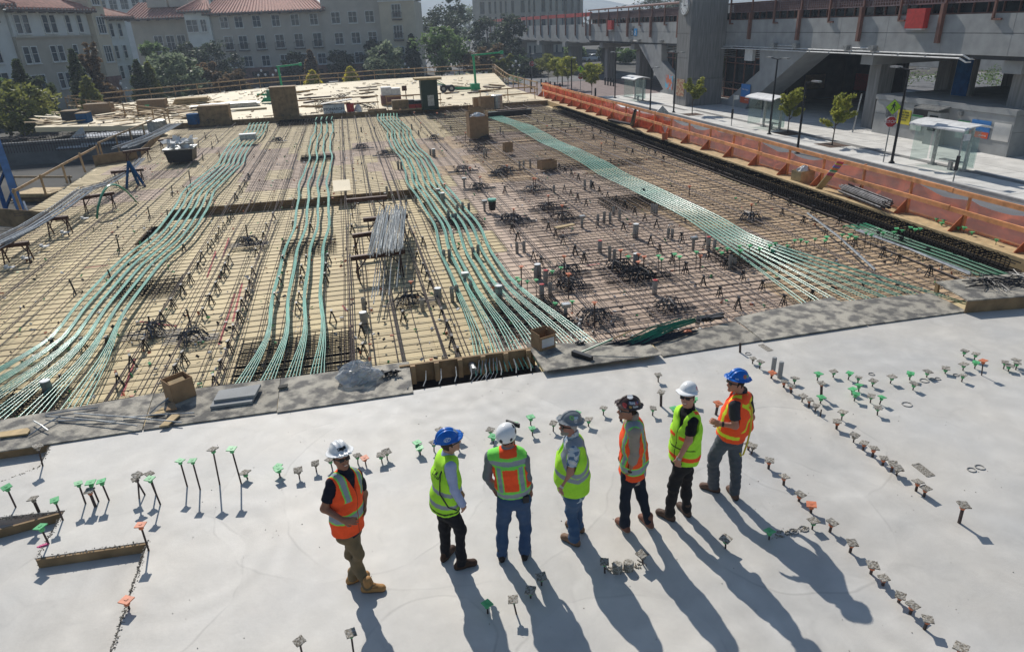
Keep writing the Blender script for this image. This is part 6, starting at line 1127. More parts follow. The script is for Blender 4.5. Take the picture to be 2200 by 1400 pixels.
SP = {
 1: dict(face=(.75, -.65), look=(.45, -1), label='person in orange vest, khaki trousers and white full-brim helmet, smiling towards the camera', trousers=(.17, .125, .07), boots=(.42, .22, .08), sole=(.2, .1, .04), shirt=(.008, .010, .022), sleeve='short', vest=v1, hat='brim', hatcol=h1, ridges=(0, -.05, .05), smile=1, skin=(.30, .14, .085), seed=11, vneck=.24, tail=1, hem=-.05, curlR=.3),
 2: dict(face=(1, .30), look=(1, .05), label='person in lime vest over pale blue shirt with blue capped helmet, facing right', trousers=(.014, .014, .018), boots=(.06, .032, .02), shirt=(.36, .42, .62), sleeve='long', vest=v2, hat='cap', hatcol=h2, ridges=(0, -.04, .04), skin=(.46, .25, .18), seed=12, shades='clear', hair=(.06, .04, .03), flare=.035, vneck=.2),
 3: dict(face=(.25, 1), look=(.75, .7), label='person seen from behind in orange and lime vest, grey sleeves and brimless white helmet', trousers=(.045, .085, .17), boots=(.03, .025, .025), shirt=(.17, .18, .20), sleeve='long', vest=v3, hat='climb', hatcol=h3, skin=(.30, .13, .09), seed=13, shades=False, vneck=.15, fade=.03, hem=.06, leg=1.08, flare=.01),
 4: dict(face=(-1, .05), look=(-1, -.1), label='person with grey beard in lime vest over a blue patterned shirt, grey brimmed helmet', trousers=(.05, .10, .19), boots=(.20, .12, .075), shirt=haw, sleeve='short', vest=v4, hat='brim', hatcol=h4, skin=(.40, .19, .14), beard=(.25, .235, .22), hair=(.4, .38, .36), seed=14, belly=.07, width=1.08, tail=1, fade=.05, watch='L', hem=-.02, leg=1.08),
 5: dict(face=(-1, .22), look=(-1, .05), label='person in orange vest over beige rolled sleeves and a dark helmet covered in stickers', trousers=(.012, .018, .032), boots=(.20, .085, .055), sole=(.45, .4, .35), shirt=(.32, .27, .22), sleeve='rolled', vest=v5, hat='brim', hatcol=h5, skin=(.36, .17, .11), seed=15, shades='clear', tail=1, watch='L', bulge=(((0, -.14, .12), (0, -.13, .36), .07, .05),), hem=-.04, vneck=.2),
 6: dict(face=(-.9, -.35), look=(-.75, -.75), label='person in lime vest with orange bands, black T-shirt and white peaked helmet, smiling', trousers=(.022, .020, .021), boots=(.09, .055, .04), shirt=(.006, .006, .008), sleeve='short', vest=v6, hat='cap', hatcol=h6, ridges=(), smile=1, skin=(.46, .23, .16), seed=16, watch='L', bulge=(((0, -.12, .30), (0, -.22, .10), .05, .03),), hem=-.04, belly=.02),
 7: dict(face=(-.85, .45), look=(-1, .05), label='person in orange vest with yellow crossed back straps, grey jeans and blue brimmed helmet', trousers=(.075, .085, .10), boots=(.13, .075, .055), shirt=(.035, .035, .042), sleeve='short', vest=v7, hat='brim', hatcol=h7, ridges=(0, -.045, .045), skin=(.44, .20, .14), seed=17, bulge=(((.05, -.16, .14), (.05, -.14, .34), .11, .07),), belly=.04, fade=.05, hem=-.03, vneck=.2, watch='L', leg=1.12)}
for J, i in PP:
    o, q = person(J, SP[i]); hp, S, G, Uv, T = q['hp'], q['S'], q['G'], q['U'], q['T']
    if i == 2: MB().tube([q['nk'] + S * .05 - G * .03, T(.75) + S * .12 - G * .14, T(.4) + S * .14 - G * .14, T(.15) + S * .20 - G * .05, T(.05) + S * .21 + G * .06], .009, 5).build('camera_strap', M['black'], o, local=True)
    if i == 7: MB().tube([q['nk'] - S * .04 - G * .06, T(.75) - S * .10 - G * .16, T(.3) - S * .14 - G * .20, T(.0) - S * .15 - G * .20, T(-.25) - S * .15 - G * .19, T(-.32) - S * .13 - G * .17, T(-.26) - S * .12 - G * .15], .012, 5).build('yellow_strap', mat('yellow_webbing', (.6, .5, .04), rough=.7), o, local=True)
    if i == 3:
        for e in (-1, 1): MB().tube([q['hd'] + q['hS'] * .085 * e + q['hU'] * .0, q['hd'] + q['hS'] * .07 * e - q['hU'] * .10 + q['hF'] * .01, q['hd'] + q['hF'] * .05 - q['hU'] * .13], .006, 4).build('chin_strap', M['black'], o, local=True)
        MB().bar(q['hc'] + q['hF'] * .14 - q['hS'] * .09 + q['hU'] * .02, q['hc'] + q['hF'] * .14 + q['hS'] * .09 + q['hU'] * .02, .02, .05).build('visor', M['black'], o, local=True)
        MB().box(T(.02) + S * .14 - G * .10, (.07, .05, .09)).build('belt_pouch', M['black'], o, local=True)

# ================================================================ things on the far deck and at the left
def text(s_, size, loc, M3, m, parent=None, name='lettering', align='CENTER', ext=.003):
    c = D.curves.new(name, 'FONT'); c.body = s_; c.size = size; c.align_x = align; c.align_y = 'CENTER'; c.extrude = ext; o = D.objects.new(name, c); COL.objects.link(o)
    dg = bpy.context.evaluated_depsgraph_get(); me = D.meshes.new_from_object(o.evaluated_get(dg)); D.objects.remove(o); D.curves.remove(c)
    o = D.objects.new(name, me); COL.objects.link(o); me.materials.clear(); me.materials.append(m); W_ = Matrix.Translation(loc) @ M3.to_4x4()
    if parent is not None: o.parent = parent; W_ = Matrix.Translation(-WORLD.get(parent.name, Vector())) @ W_
    o.matrix_local = W_; return o
FACE_Y = Matrix(((1, 0, 0), (0, 0, -1), (0, 1, 0)))          # text reads from -Y, upright
FACE_X = Matrix(((0, 0, -1), (-1, 0, 0), (0, 1, 0)))         # text reads from -X, upright
INK = mat('dark_ink', (.015, .02, .035), rough=.6); PAPER = M['white']
Z0 = -.02
def onfar(x, y): return (x, y, Z0)
q = Vector((-4.76,56.36,0.0)); q.y = max(q.y, 58.2)
t = thing('panel_box', 'tall dark brown box of plywood panels standing at the back bulkhead', 'box', q); MB().box2((q.x - .95, q.y, 0), (q.x + .95, q.y + 1.3, 2.15)).build('panel_body', M['plydark'], t)
for k in range(3): MB().box2((q.x - .96 + k * .64, q.y - .02, .02), (q.x - .34 + k * .64, q.y - .003, 2.13)).build('panel', M['plydark'], t)
MB().box2((q.x - 1.0, q.y - .05, 2.15), (q.x + 1.0, q.y + 1.35, 2.20)).build('lid', M['plydark'], t)
q = Vector((-0.93,56.06,0.0)); q.y = max(q.y, 58.6)
t = thing('lettered_crate', 'grey site crate with dark lettering and a black lid, by the bulkhead', 'crate', q); MB().box2((q.x - .98, q.y, -.02), (q.x + .72, q.y + 1.0, .62)).build('crate_body', M['offwhite'], t); MB().prism([(q.x - 1.1, q.y - .06, .66), (q.x + 1.35, q.y - .06, .92), (q.x + 1.35, q.y + 1.1, .92), (q.x - 1.1, q.y + 1.1, .66)], (0, 0, .04)).build('lid', M['black'], t)
text('MONARCH', .31, (q.x - .14, q.y - .012, .28), FACE_Y, INK, t)
o = MB().lathe([(.28, 0), (.32, .6), (.24, .66)], n=12).build('red_drum', M['red'], local=True); o.location = (q.x + 1.15, q.y + .3, Z0); tag(o, 'red drum beside the lettered crate', 'drum')
tag(lump((q.x + 1.75, q.y + .3, Z0), .3, .3, .5, 12, 6, 8).build('white_sack', M['offwhite'], loc=(q.x + 1.75, q.y + .3, Z0)), 'pale sack right of the red drum', 'sack')
def pallet(px_, w, d, h, m_, lab, nm_='block_pallet', split=True):
    x, y = px_[0], px_[1]; t = thing(nm_, lab, 'pallet', (x, y, Z0)); MB().box2((x - w / 2, y, 0), (x + w / 2, y + d, .12)).build('pallet_base', M['timber'], t)
    MB().box2((x - w / 2, y + .02, .12), (x + w / 2, y + d, h * .55 if split else h)).build('lower_load', M[m_[0]], t)
    if split: MB().box2((x - w / 2 + .08, y + .1, h * .55), (x + .08, y + d, h)).build('upper_load', M[m_[1]], t); MB().box2((x + .1, y + .1, h * .55), (x + w / 2, y + d, h * .92)).build('upper_load', M[m_[1]], t)
pallet((3.76,61.94,0.0), 1.7, 1.2, 1.45, ('brick', 'offwhite'), 'pallet with orange-brown blocks below and wrapped white ones above')
pallet((4.15,57.11,0.0), 1.3, .8, .8, ('plydark', 'plydark'), 'dark brown wooden box near the bulkhead', split=False)
pallet((5.2,57.2,0.0), 1.6, .8, .75, ('red', 'black'), 'low table of tools with orange fronts by the dark cabinet')
q = Vector((6.46,56.43,0.0)); t = thing('dark_cabinet', 'tall dark green cabinet with an overhanging plywood top', 'cabinet', q); MB().box2((q.x - .65, q.y, 0), (q.x + .65, q.y + 1.2, 2.25)).build('cabinet_body', mat('cabinet_green', (.012, .035, .022), rough=.5), t); MB().box2((q.x - 1.1, q.y - .2, 2.25), (q.x + 1.0, q.y + 1.4, 2.4)).build('plywood_top', M['plyedge'], t); MB().box2((q.x - .2, q.y - .03, .3), (q.x + .3, q.y - .003, 1.1)).build('panel', M['galv'], t)
def crane(base, h, arm, lab, cart=True):
    t = thing('small_crane', lab, 'crane', base); b = Vector(base); MB().bar(b, b + Vector((-.1, 0, h)), .2, .2).build('post', M['hosegreen'], t); MB().bar(b + Vector((-.3, 0, h)), b + Vector((arm, 0, h + .15)), .13, .15).build('arm', M['hosegreen'], t); MB().box(b + Vector((arm, 0, h + .15)), (.3, .25, .3)).build('winch', M['hosegreen'], t)
    MB().bar(b + Vector((0, 0, .2)), b + Vector((-2.6, 0, .35)), .2, .2).build('tow_bar', M['hosegreen'], t); MB().box(b + Vector((-.1, 0, .35)), (.9, .8, .6)).build('base', M['hosegreen'], t)
    if cart:
        MB().box(b + Vector((-3.0, .1, .45)), (1.2, .8, .35)).build('chassis', M['black'], t)
        for dx in (-.35, .45):
            w = MB(); w.cyl(b + Vector((-3.0 + dx, -.35, .33)), b + Vector((-3.0 + dx, -.12, .33)), .36, 14); w.build('wheel', M['black'], t); MB().cyl(b + Vector((-3.0 + dx, -.37, .33)), b + Vector((-3.0 + dx, -.35, .33)), .16, 10).build('hub', M['galv'], t)
        for dx in (-.9, -.7, -.4): MB().bar(b + Vector((-3.0, 0, .6)), b + Vector((-3.0 + dx - .5, 0, 1.3 + dx * .4)), .06, .06).build('lever', M['hosegreen'], t)
crane(((12.94,71.67,0.0)[0], (12.94,71.67,0.0)[1], 0), 3.3, 2.8, 'green wheeled site crane with its arm towards the street, back right of the far deck')
crane(((-6.23,77.09,-0.0)[0], (-6.23,77.09,-0.0)[1], 0), 2.9, 2.1, 'green site crane behind the tall brown panel box', cart=False)
gq = Vector((-7.15,70.6,0.0)); t = thing('green_machine', 'dark green machine left of the tall brown panel box', 'machine', gq); MB().prism([(gq.x - .7, gq.y, .15), (gq.x + .7, gq.y, .1), (gq.x + .6, gq.y, .55), (gq.x - .4, gq.y, .5)], (0, 1, 0)).build('hull', M['hosegreen'], t); MB().box2((gq.x - .1, gq.y + .1, .5), (gq.x + .6, gq.y + .9, 1.15)).build('engine', M['dkgreen'], t)
for k in range(4): MB().bar((gq.x - .3 + .2 * k, gq.y + .2, .5), (gq.x - .5 + .25 * k, gq.y + .2, 1.2), .05, .05).build('lever', M['hosegreen'], t)
mb = MB(); mb.tube([(gq.x - 1.5, gq.y + 4, .3), (gq.x, gq.y + 4, 1.1), (gq.x + 2.5, gq.y + 4, .6), (gq.x + 4.5, gq.y + 4, .7)], .06, 5); tag(mb.build('yellow_hose', M['plyedge'], loc=gq), 'yellow hose slung in front of the back rail', 'hose')
# stacks of boards and panels
def stack(c, w, d, n, th, m_, lab, rz=0, nm_='board_stack', messy=.06):
    t = thing(nm_, lab, 'board stack', (c[0], c[1], Z0))
    for k in range(n): MB().box((c[0] + U_(-messy, messy) * w, c[1] + d / 2 + U_(-messy, messy), Z0 + .01 + th * (k + .5)), (w * U_(.85, 1), d, th * .93), rz=rz + U_(-.05, .05)).build('board', M[m_], t)
stack((-14.65,72.62,0.0), 3.2, 2.0, 6, .12, 'plyedge', 'staggered stack of pale yellow boards on the far deck', .12, messy=.1); stack((-12.32,67.8,0.0), 3.0, 1.6, 3, .12, 'galv', 'grey panel stack on the far left deck', .2); stack((-9.23,68.38,0.0), 3.0, 1.8, 4, .09, 'galv', 'grey wrapped panels left of the tall panel box', .1); stack((-8.69,64.83,0.0), 3.4, 1, 2, .08, 'plyfar', 'pale boards in front of the grey wrapped panels', .18)
for (x0, y0, w, h, mt, lab) in [(-17.0,69.02,2.3,0.95,'card','brown box with a green mark on the far left deck'),(-10.01,57.79,2.2,1.1,'plydark','dark brown lettered box near the left end of the bulkhead'),(-21.27,68.5,2.1,0.9,'card','brown box behind the leaning rail at far left'),(-22.12,64.2,1.2,0.8,'black','black box among boards at the far left'),(-20.81,62.84,0.8,0.7,'blue','small blue box at the far left')]:
    t = thing('site_box', lab, 'box', (x0, y0, Z0)); MB().box2((x0 - w / 2, y0, Z0), (x0 + w / 2, y0 + 1.3, h)).build('box_body', M[mt], t); MB().box2((x0 - w / 2 - .03, y0 - .03, h), (x0 + w / 2 + .03, y0 + 1.33, h + .05)).build('lid', M['plydark'], t)
    if 'green mark' in lab: MB().prism([(x0 - .55, y0 - .012, .6), (x0 - .15, y0 - .012, .62), (x0 - .2, y0 - .012, .35), (x0 - .4, y0 - .012, .38)], (0, .009, 0)).build('painted_mark', M['capg'], t)
for nm_, qx, r_, h, mt, lab in (('blue_barrel', (-11.51,57.73,0.0), .45, .75, 'blue', 'blue barrel left of the dark lettered box'), ('grey_drum', (-13.4,54.65,-0.1), .62, .75, 'galv', 'wide grey drum at the left end of the bulkhead'), ('grey_drum', (11.64,55.45,0.0), .45, 1.0, 'galv', 'grey roll standing by the cartons at back right')):
    o = MB().lathe([(r_ * .97, 0), (r_, .05), (r_, h * .5), (r_ * 1.02, h * .52), (r_, h * .55), (r_, h), (r_ * .9, h + .02)], n=16).build(nm_, M[mt], local=True); o.location = (qx[0], qx[1], -.1); tag(o, lab, 'drum')
for k, (a, w, h, lab) in enumerate((((10.28,56.29,0.0), .8, .75, 'small upright carton left of the open round one'), ((10.73,55.27,0.0), 1.1, .8, 'wide open carton at the back right of the far deck'), ((9.49,53.23,0.0), 1.0, .35, 'flat carton in front of the back right cartons'))): carton('cardboard_box', (a[0], a[1], Z0), w, .7, h, .1 * k, lab, flaps=False)
FL = [((1.26,82.24,0.0),(3.53,83.35,0.0)),((1.47,78.79,0.0),(3.48,79.26,0.0)),((1.45,74.61,0.0),(2.82,75.97,0.0)),((1.44,69.8,0.0),(2.77,70.96,0.0)),((-5.2,80.46,0.0),(-3.9,82.03,0.0)),((-4.08,76.74,0.0),(-3.47,78.04,0.0)),((-4.56,73.3,0.0),(-1.43,73.82,0.0)),((9.41,69.59,0.0),(10.89,70.22,0.0)),((10.15,73.11,0.0),(12.67,73.11,0.0)),((14.31,74.46,-0.0),(15.58,72.2,0.0)),((15.44,77.03,0.0),(16.42,74.19,0.0)),((11.75,77.77,0.0),(13.45,72.53,0.0)),((11.59,68.6,0.0),(14.2,69.57,-0.0)),((-1.85,65.47,0.0),(0.28,65.85,0.0)),((-3.85,65.46,0.0),(-1.81,63.38,0.0)),((-3.78,68.45,0.0),(-2.76,69.65,0.0)),((7.08,57.15,0.0),(8.85,57.56,0.0)),((1.57,58.66,0.0),(3.06,58.49,0.0))]
for i, (a, b) in enumerate(FL):
    t = MB(); t.bar(Vector(a) + Vector((0, 0, .06)), Vector(b) + Vector((0, 0, .06)), .35, .10); 
    tag(t.build('loose_timber', M['rust' if i % 3 == 0 else 'plydark'], loc=a), f'dark loose timber lying flat on the far deck, {ordn(i)} of the scatter', 'timber', 'loose timbers on the far deck')
hole = MB().box2(((8.56,80.22,0.0)[0], (8.56,80.22,0.0)[1], -.02), ((10.72,80.72,0.0)[0], (8.56,80.22,0.0)[1] + 2.2, .0)); tag(hole.build('deck_opening', M['black'], loc=(9.59,80.14,0.0)), 'dark rectangular opening in the far deck near the back rail', 'opening')
sq = Vector((5.42,66.65,0.0)); t = thing('small_sign', 'small red-brown sign on a short post behind the low table', 'sign', sq); MB().bar(sq, sq + Vector((0, 0, .8)), .08, .08).build('post', M['rust'], t); MB().box(sq + Vector((-.1, 0, .95)), (.45, .05, .45)).build('sign_plate', M['rust'], t)
mb = MB()
for i in range(420): x, y = U_(-26, 15), U_(58.5, 92); s_ = U_(.1, .5); (inside(x, y, FD) and mb.box((x, y, .0 + U_(0, .06)), (s_ * 1.6, s_ * .3, .05), rz=U_(0, 3), mi=random.choice((0, 0, 1, 2))))
for i in range(150): x, y = U_(-25, -12), U_(60, 76); (inside(x, y, FD) and mb.box((x, y, U_(.0, .35)), (U_(.6, 2.6), U_(.08, .9), .04), M=Matrix.Rotation(U_(-.25, .25), 3, 'Y') @ Matrix.Rotation(U_(-.5, .9), 3, 'Z'), mi=random.choice((2, 3, 3, 0))))
tag(mb.build('board_litter', [M['plydark'], M['galv'], M['plyfar'], M['plyedge']]), 'loose boards and offcuts strewn over the far deck', 'boards', kind='stuff')
mb = MB()
for i in range(70): x = -14 + 29 * random.random(); mb.tube([(x, 57.3, -.1), (x + U_(-.1, .1), 57.25, .15 + U_(0, .15)), (x + U_(-.15, .15), 56.9, .2)], .018, 4)
for x, y in ((-.5, 70), (-1.5, 60.5), (1.5, 60), (-2, 66)):
    for k in range(26): mb.tube([(x + U_(-1, 1), y + U_(-.5, .5), 0), (x + U_(-1, 1), y + U_(-.5, .5), .5)], .014, 4)
tag(mb.build('dowel_bars', M['rebar']), 'short bent dowel bars bristling along the far bulkhead', 'dowels', kind='stuff')
# left excavation: tarps, cages, blue post, timber stack
ta = (-19.14,56.0,-0.12); t = thing('white_tarp', 'white tarpaulin peak over bars on top of the pit wall', 'tarpaulin', ta)
x0 = (-20.74,56.0,-0.75)[0]; x1 = (-18.59,56.0,-0.91)[0]; zt = ta[2]; mb = MB(); mb.add([(x0, 55.9, zt - .9), (x1, 55.9, zt - .9), (x1 - .3, 57, zt - .3), ((x0 + x1) / 2 + .7, 57, zt + .45), (x0 + .5, 57, zt - .5)], [(0, 1, 2, 3, 4)]); mb.prism([(x1 - .5, 56, zt - .8), (-13.6, 56, zt - .8), (-13.6, 57.5, zt - .2), (x1 - .4, 57.5, zt - .15)], (0, 0, .05)); mb.build('sheet', M['tarp'], t)
mb = MB()
for i in range(70): x = lerp(-27, -13.8, i / 70); mb.tube([(x, 55.95, zt - 1.0), (x, 55.95, zt - .1 + U_(0, .3)), (x + .2, 56.4, zt - .05)], .022, 4)
mb.tube([(-27, 55.9, zt - .5), (-13.8, 55.9, zt - .5)], .02, 4); mb.tube([(-27, 55.9, zt - .25), (-13.8, 55.9, zt - .2)], .02, 4)
tag(mb.build('wall_starter_bars', M['rebar']), 'row of starter bars sticking up from the pit wall', 'starter bars', kind='stuff')
bq = [Vector(v) for v in [(-18.54,42.71,2.3),(-16.03,37.01,-1.62)]]; t = thing('blue_post', 'blue braced steel post cut by the left image edge', 'post', bq[1]); d = bq[1] - bq[0]
MB().bar(bq[0] - d * .3, bq[1] + d * .03, .34, .3).build('main_leg', M['blue'], t); o_ = Vector((-.75, .3, 0)); MB().bar(bq[0] + d * .55 + o_, bq[1] + o_, .2, .2).build('back_leg', M['blue'], t)
for k in range(3): MB().bar(bq[0] + d * (.3 + .22 * k), bq[0] + d * (.5 + .22 * k) + o_, .1, .1).build('brace', M['blue'], t)
MB().bar(bq[1] - d * .12 + Vector((.25, 0, 0)), bq[1] + Vector((.3, 0, -.1)), .08, .2).build('plastic_wrap', M['tarp'], t)
pq = (-17.37,42.87,-1.69); t = thing('board_stack', 'stack of weathered boards in the excavation behind the blue post', 'board stack', (pq[0], pq[1], -2.4))
for k in range(9): MB().box((pq[0] + U_(-.2, .3), pq[1] + U_(-.2, .2), pq[2] - .55 + k * .085), (2.2 + U_(-.3, .3), 1.6, .07), rz=-.25 + U_(-.1, .1)).build('board', M['plyedge' if k > 5 else 'plydark'], t)
MB().box((pq[0], pq[1], (pq[2] - .6 - 2.5) / 2), (1.8, 1.4, pq[2] - .6 + 2.5)).build('packing', M['plydark'], t)
tq = (-25.31,60.23,-1.85); t = thing('wrapped_bundle', 'bundle of grey tubes wrapped in white at the left edge', 'bundle', tq); [MB().cyl((tq[0] - .7 + U_(-.1, .1), tq[1], tq[2] - .4 + .16 * j + U_(0, .05)), (tq[0] + .7, tq[1] + .2, tq[2] - .4 + .16 * j), .09, 8).build('tube', M['galv'], t) for j in range(6)]; lump((tq[0] + .35, tq[1] + .1, tq[2] - .3), .5, .4, .9, 12, 6, 6).build('wrap', M['tarp'], t)
mb = MB(); mb.box((tq[0], tq[1], (tq[2] - .5 - 2.5) / 2), (1.4, .6, tq[2] - .5 + 2.5)).build('stand', M['pit'], t)
wq = [(-9.94,28.53,-0.25),(-9.97,26.51,-0.25),(-10.03,24.78,-0.25),(-10.1,23.5,-0.25),(-10.23,22.6,-0.25)]
for i, (x, y, z) in enumerate(wq): t = MB(); t.box((x - .35, y, -.2), (.24, .16, .025)); t.box((x - .45, y, -.16), (.08, .12, .07)); tag(t.build('edge_bracket', M['offwhite'], loc=(x, y, -.2)), f'white edge bracket, {ordn(i)} from the green strand arch along the left edge', 'bracket', 'white edge brackets at left')

# ================================================================ buildings behind
FW = Vector((math.sin(R(12.365)), math.cos(R(12.365)), 0)); RT = Vector((FW.y, -FW.x, 0))
WIN = {}
def window_proto(w, h, cols=2, rows=2, pane='glassb', sill=True):
    k = (round(w, 2), round(h, 2), cols, rows, pane)
    if k in WIN: return WIN[k]
    mb = MB(); f_ = .09
    for x in (-w / 2, w / 2): mb.box((x, -.05, 0), (f_, .12, h + f_))
    for z in (-h / 2, h / 2): mb.box((0, -.05, z), (w - f_, .12, f_))
    for i in range(1, cols): mb.box((-w / 2 + w * i / cols, -.04, 0), (.06, .09, h - f_))
    for j in range(1, rows): mb.box((0, -.035, -h / 2 + h * j / rows + .1), (w - f_, .08, .05))
    if sill: mb.box((0, -.10, -h / 2 - .10), (w + .25, .22, .09))
    fr = mb.build('window', M['trim'], local=True); MB().box((0, -.01, 0), (w - .05, .04, h - .05)).build('pane', M[pane], fr, local=True)
    WIN[k] = [fr, False]; return WIN[k]
def put_window(parent, loc, rz, w, h, cols=2, rows=2, pane='glassb'):
    e = window_proto(w, h, cols, rows, pane)
    if not e[1]: o = e[0]; e[1] = True
    else: o = copy_tree(e[0])
    o.parent = parent; o.location = Vector(loc) - WORLD[parent.name]; o.rotation_euler = (0, 0, rz); return o
class Facade:
    def __init__(s, o, d, parent): s.o = Vector(o); s.d = Vector(d).normalized(); s.n = s.d.cross(Vector((0, 0, 1))); s.rz = math.atan2(s.d.y, s.d.x); s.p = parent      # n points to the viewer
    def at(s, t, z, off=0): q = s.o + s.d * t + s.n * off; return Vector((q.x, q.y, z))
    def block(s, t0, t1, z0, z1, depth, m, name, off=0): return MB().prism([s.at(t0, z0, off), s.at(t1, z0, off), s.at(t1, z1, off), s.at(t0, z1, off)], -s.n * depth).build(name, m, s.p)
    def win(s, t, z, w, h, off=0, **k): return put_window(s.p, s.at(t, z, off + .01), s.rz, w, h, **k)
    def roof(s, t0, t1, z, run, rise, over=.9, off=0, hip=(0, 0), rows=9, step=.55):
        """hipped clay tile roof: slope sheet plus individual tile courses"""
        sl_ = MB(); a, b = s.at(t0 - over, z, off + over), s.at(t1 + over, z, off + over); c, d_ = s.at(t1 + over - hip[1], z + rise, off - run), s.at(t0 - over + hip[0], z + rise, off - run)
        sl_.prism([a, b, c, d_], (0, 0, .12)); ob = sl_.build('roof', M['tile'], s.p); up = (d_ - a).lerp(c - b, .5); n_ = max(3, int((b - a).length / step)); mt = MB(); 
        for i in range(n_ + 1):
            u = i / n_; p0 = a.lerp(b, u); p1 = d_.lerp(c, u); v = Vector((0, 0, .14)); mt.tube([p0 + v, p1 + v], .15, 5, cap=False)
        o = mt.build('tile_ridges', M['tile'], ob); o['kind'] = 'stuff'
        e = MB(); e.bar(a.lerp(b, -.003) - Vector((0, 0, .10)), b - Vector((0, 0, .10)), .25, .22); e.build('gutter', M['eave'], ob); mt = MB()
        for i in range(n_ + 1): q = a.lerp(b, i / n_); mt.box(q + Vector((0, 0, .12)) + s.n * .03, (.2, .2, .16))
        mt.build('tile_ends', M['tilew'], ob)['kind'] = 'stuff'
        if hip[0]: MB().tube([a + Vector((0, 0, .2)), d_ + Vector((0, 0, .2))], .2, 6).build('hip_ridge', M['tile'], ob)
        if hip[1]: MB().tube([b + Vector((0, 0, .2)), c + Vector((0, 0, .2))], .2, 6).build('hip_ridge', M['tile'], ob)
        k = 0
        for i in range(int((b - a).length / 1.6)): q = a.lerp(b, (i + .5) / max(1, int((b - a).length / 1.6))) - s.n * .5 - Vector((0, 0, .22)); k += 1; MB().box(q, (.14, .9, .22), rz=s.rz).build('bracket', M['eave'], ob)
        return ob
    def balcony(s, t0, t1, z, off=0, h=1.0, depth=.5):
        o = MB().prism([s.at(t0, z, off), s.at(t1, z, off), s.at(t1, z, off + depth), s.at(t0, z, off + depth)], (0, 0, -.15)).build('balcony', M['eave'], s.p)
        r_ = MB(); n_ = max(4, int((t1 - t0) / .18)); [r_.bar(s.at(lerp(t0, t1, i / n_), z, off + depth), s.at(lerp(t0, t1, i / n_), z + h, off + depth), .035, .035) for i in range(n_ + 1)]; r_.bar(s.at(t0, z + h, off + depth), s.at(t1, z + h, off + depth), .07, .07); r_.bar(s.at(t0, z + h, off), s.at(t0, z + h, off + depth), .06, .06); r_.bar(s.at(t1, z + h, off), s.at(t1, z + h, off + depth), .06, .06); r_.build('railing', M['eave'], o); return o
dA = Vector((math.sin(R(20)), math.cos(R(20)), 0)); oA = (-37.8, 90, 0)
A_ = thing('apartment_building', 'white stucco apartment block with clay tile roof at the upper left', 'building', (-37.8, 90, -2)); fa = Facade(oA, dA, A_)
fa.block(-26, 4.9, -2, 9.8, 9, M['stuccow'], 'wall'); fa.block(-26, 4.9, .15, .45, .2, M['trim'], 'string_course', .12); fa.block(-26, 4.9, -2, -.9, .2, M['brick'], 'plinth', .1)
for t_ in (-18, -14.2, -10.3, -6.3, -2.3, 1.7):
    for z, h in ((8.1, 2.1), (5.0, 1.9), (2.1, 1.9), (-.7, 2.0)): fa.win(t_, z, 1.9, h)
    MB().box(fa.at(t_ + 1.9, 8.4, .15), (.22, .2, .5), rz=fa.rz).build('wall_lamp', M['eave'], A_); MB().box(fa.at(t_ + .2, 6.45, .08), (.5, .1, .16), rz=fa.rz).build('vent', M['eave'], A_)
fa.roof(-26, 4.9, 9.9, 5.5, 2.6, hip=(0, 3.5))
B_ = thing('apartment_building', 'tan and white stucco wing right of the white block, with narrow paired windows', 'building', (-35, 96, -2)); fb_ = Facade(oA, dA, B_)
fb_.block(5.0, 17.8, 6.7, 9.5, 9, M['stuccow'], 'upper_wall', .3); fb_.block(5.0, 17.8, -2, 6.5, 9, M['stuccot'], 'wall', .3); fb_.block(5.0, 17.8, 6.5, 6.7, .5, M['stuccot'], 'cornice', .5); fb_.block(12.0, 17.8, -2, .6, .3, M['brick'], 'brick_base', .55); fb_.block(13.0, 16.5, -2, .2, .1, M['black'], 'entrance', .62)
for z, h in ((8.0, 2.0), (4.7, 1.8), (1.6, 1.8)):
    for t_ in (6.6, 10.9): fb_.win(t_ - .62, z, .95, h, cols=1, off=.3); fb_.win(t_ + .62, z, .95, h, cols=1, off=.3)
    for t_ in (14.1, 16.2): fb_.win(t_, z, .85, h, cols=1, off=.3)
fb_.roof(5.0, 17.8, 9.5, 6, 2.6, hip=(0, 4), off=.3)
T_ = thing('stair_tower', 'narrow cream stair tower between the tan wing and the long block', 'building', (-30, 108, -2)); ft_ = Facade(oA, dA, T_)
ft_.block(17.9, 20.6, 1.5, 12.4, 3, M['stuccoy'], 'wall', 1.0); ft_.block(17.9, 20.6, .9, 1.5, .4, M['brick'], 'corbel', 1.1); ft_.block(18.1, 20.4, -2, .9, 2.6, M['brick'], 'base', .8)
for z in (11.2, 7.8, 4.3): ft_.win(19.25, z, 1.5, 2.0, off=1.0, cols=3)
ft_.block(17.7, 20.8, 11.9, 12.1, 3.4, M['eave'], 'cap', 1.2)
W2 = thing('apartment_building', 'small white wing with a tiled eave behind the cream stair tower', 'building', (-28, 113, -2)); f2 = Facade(oA, dA, W2); f2.block(20.7, 25.5, -2, 8.6, 8, M['stuccow'], 'wall', .2)
for z in (7.2, 4.4, 1.8): f2.win(22.2, z, .8, 1.7, off=.2, cols=1); f2.win(24, z, .8, 1.7, off=.2, cols=1)
f2.roof(20.7, 25.5, 8.7, 4, 1.6, hip=(2, 2), off=.2)
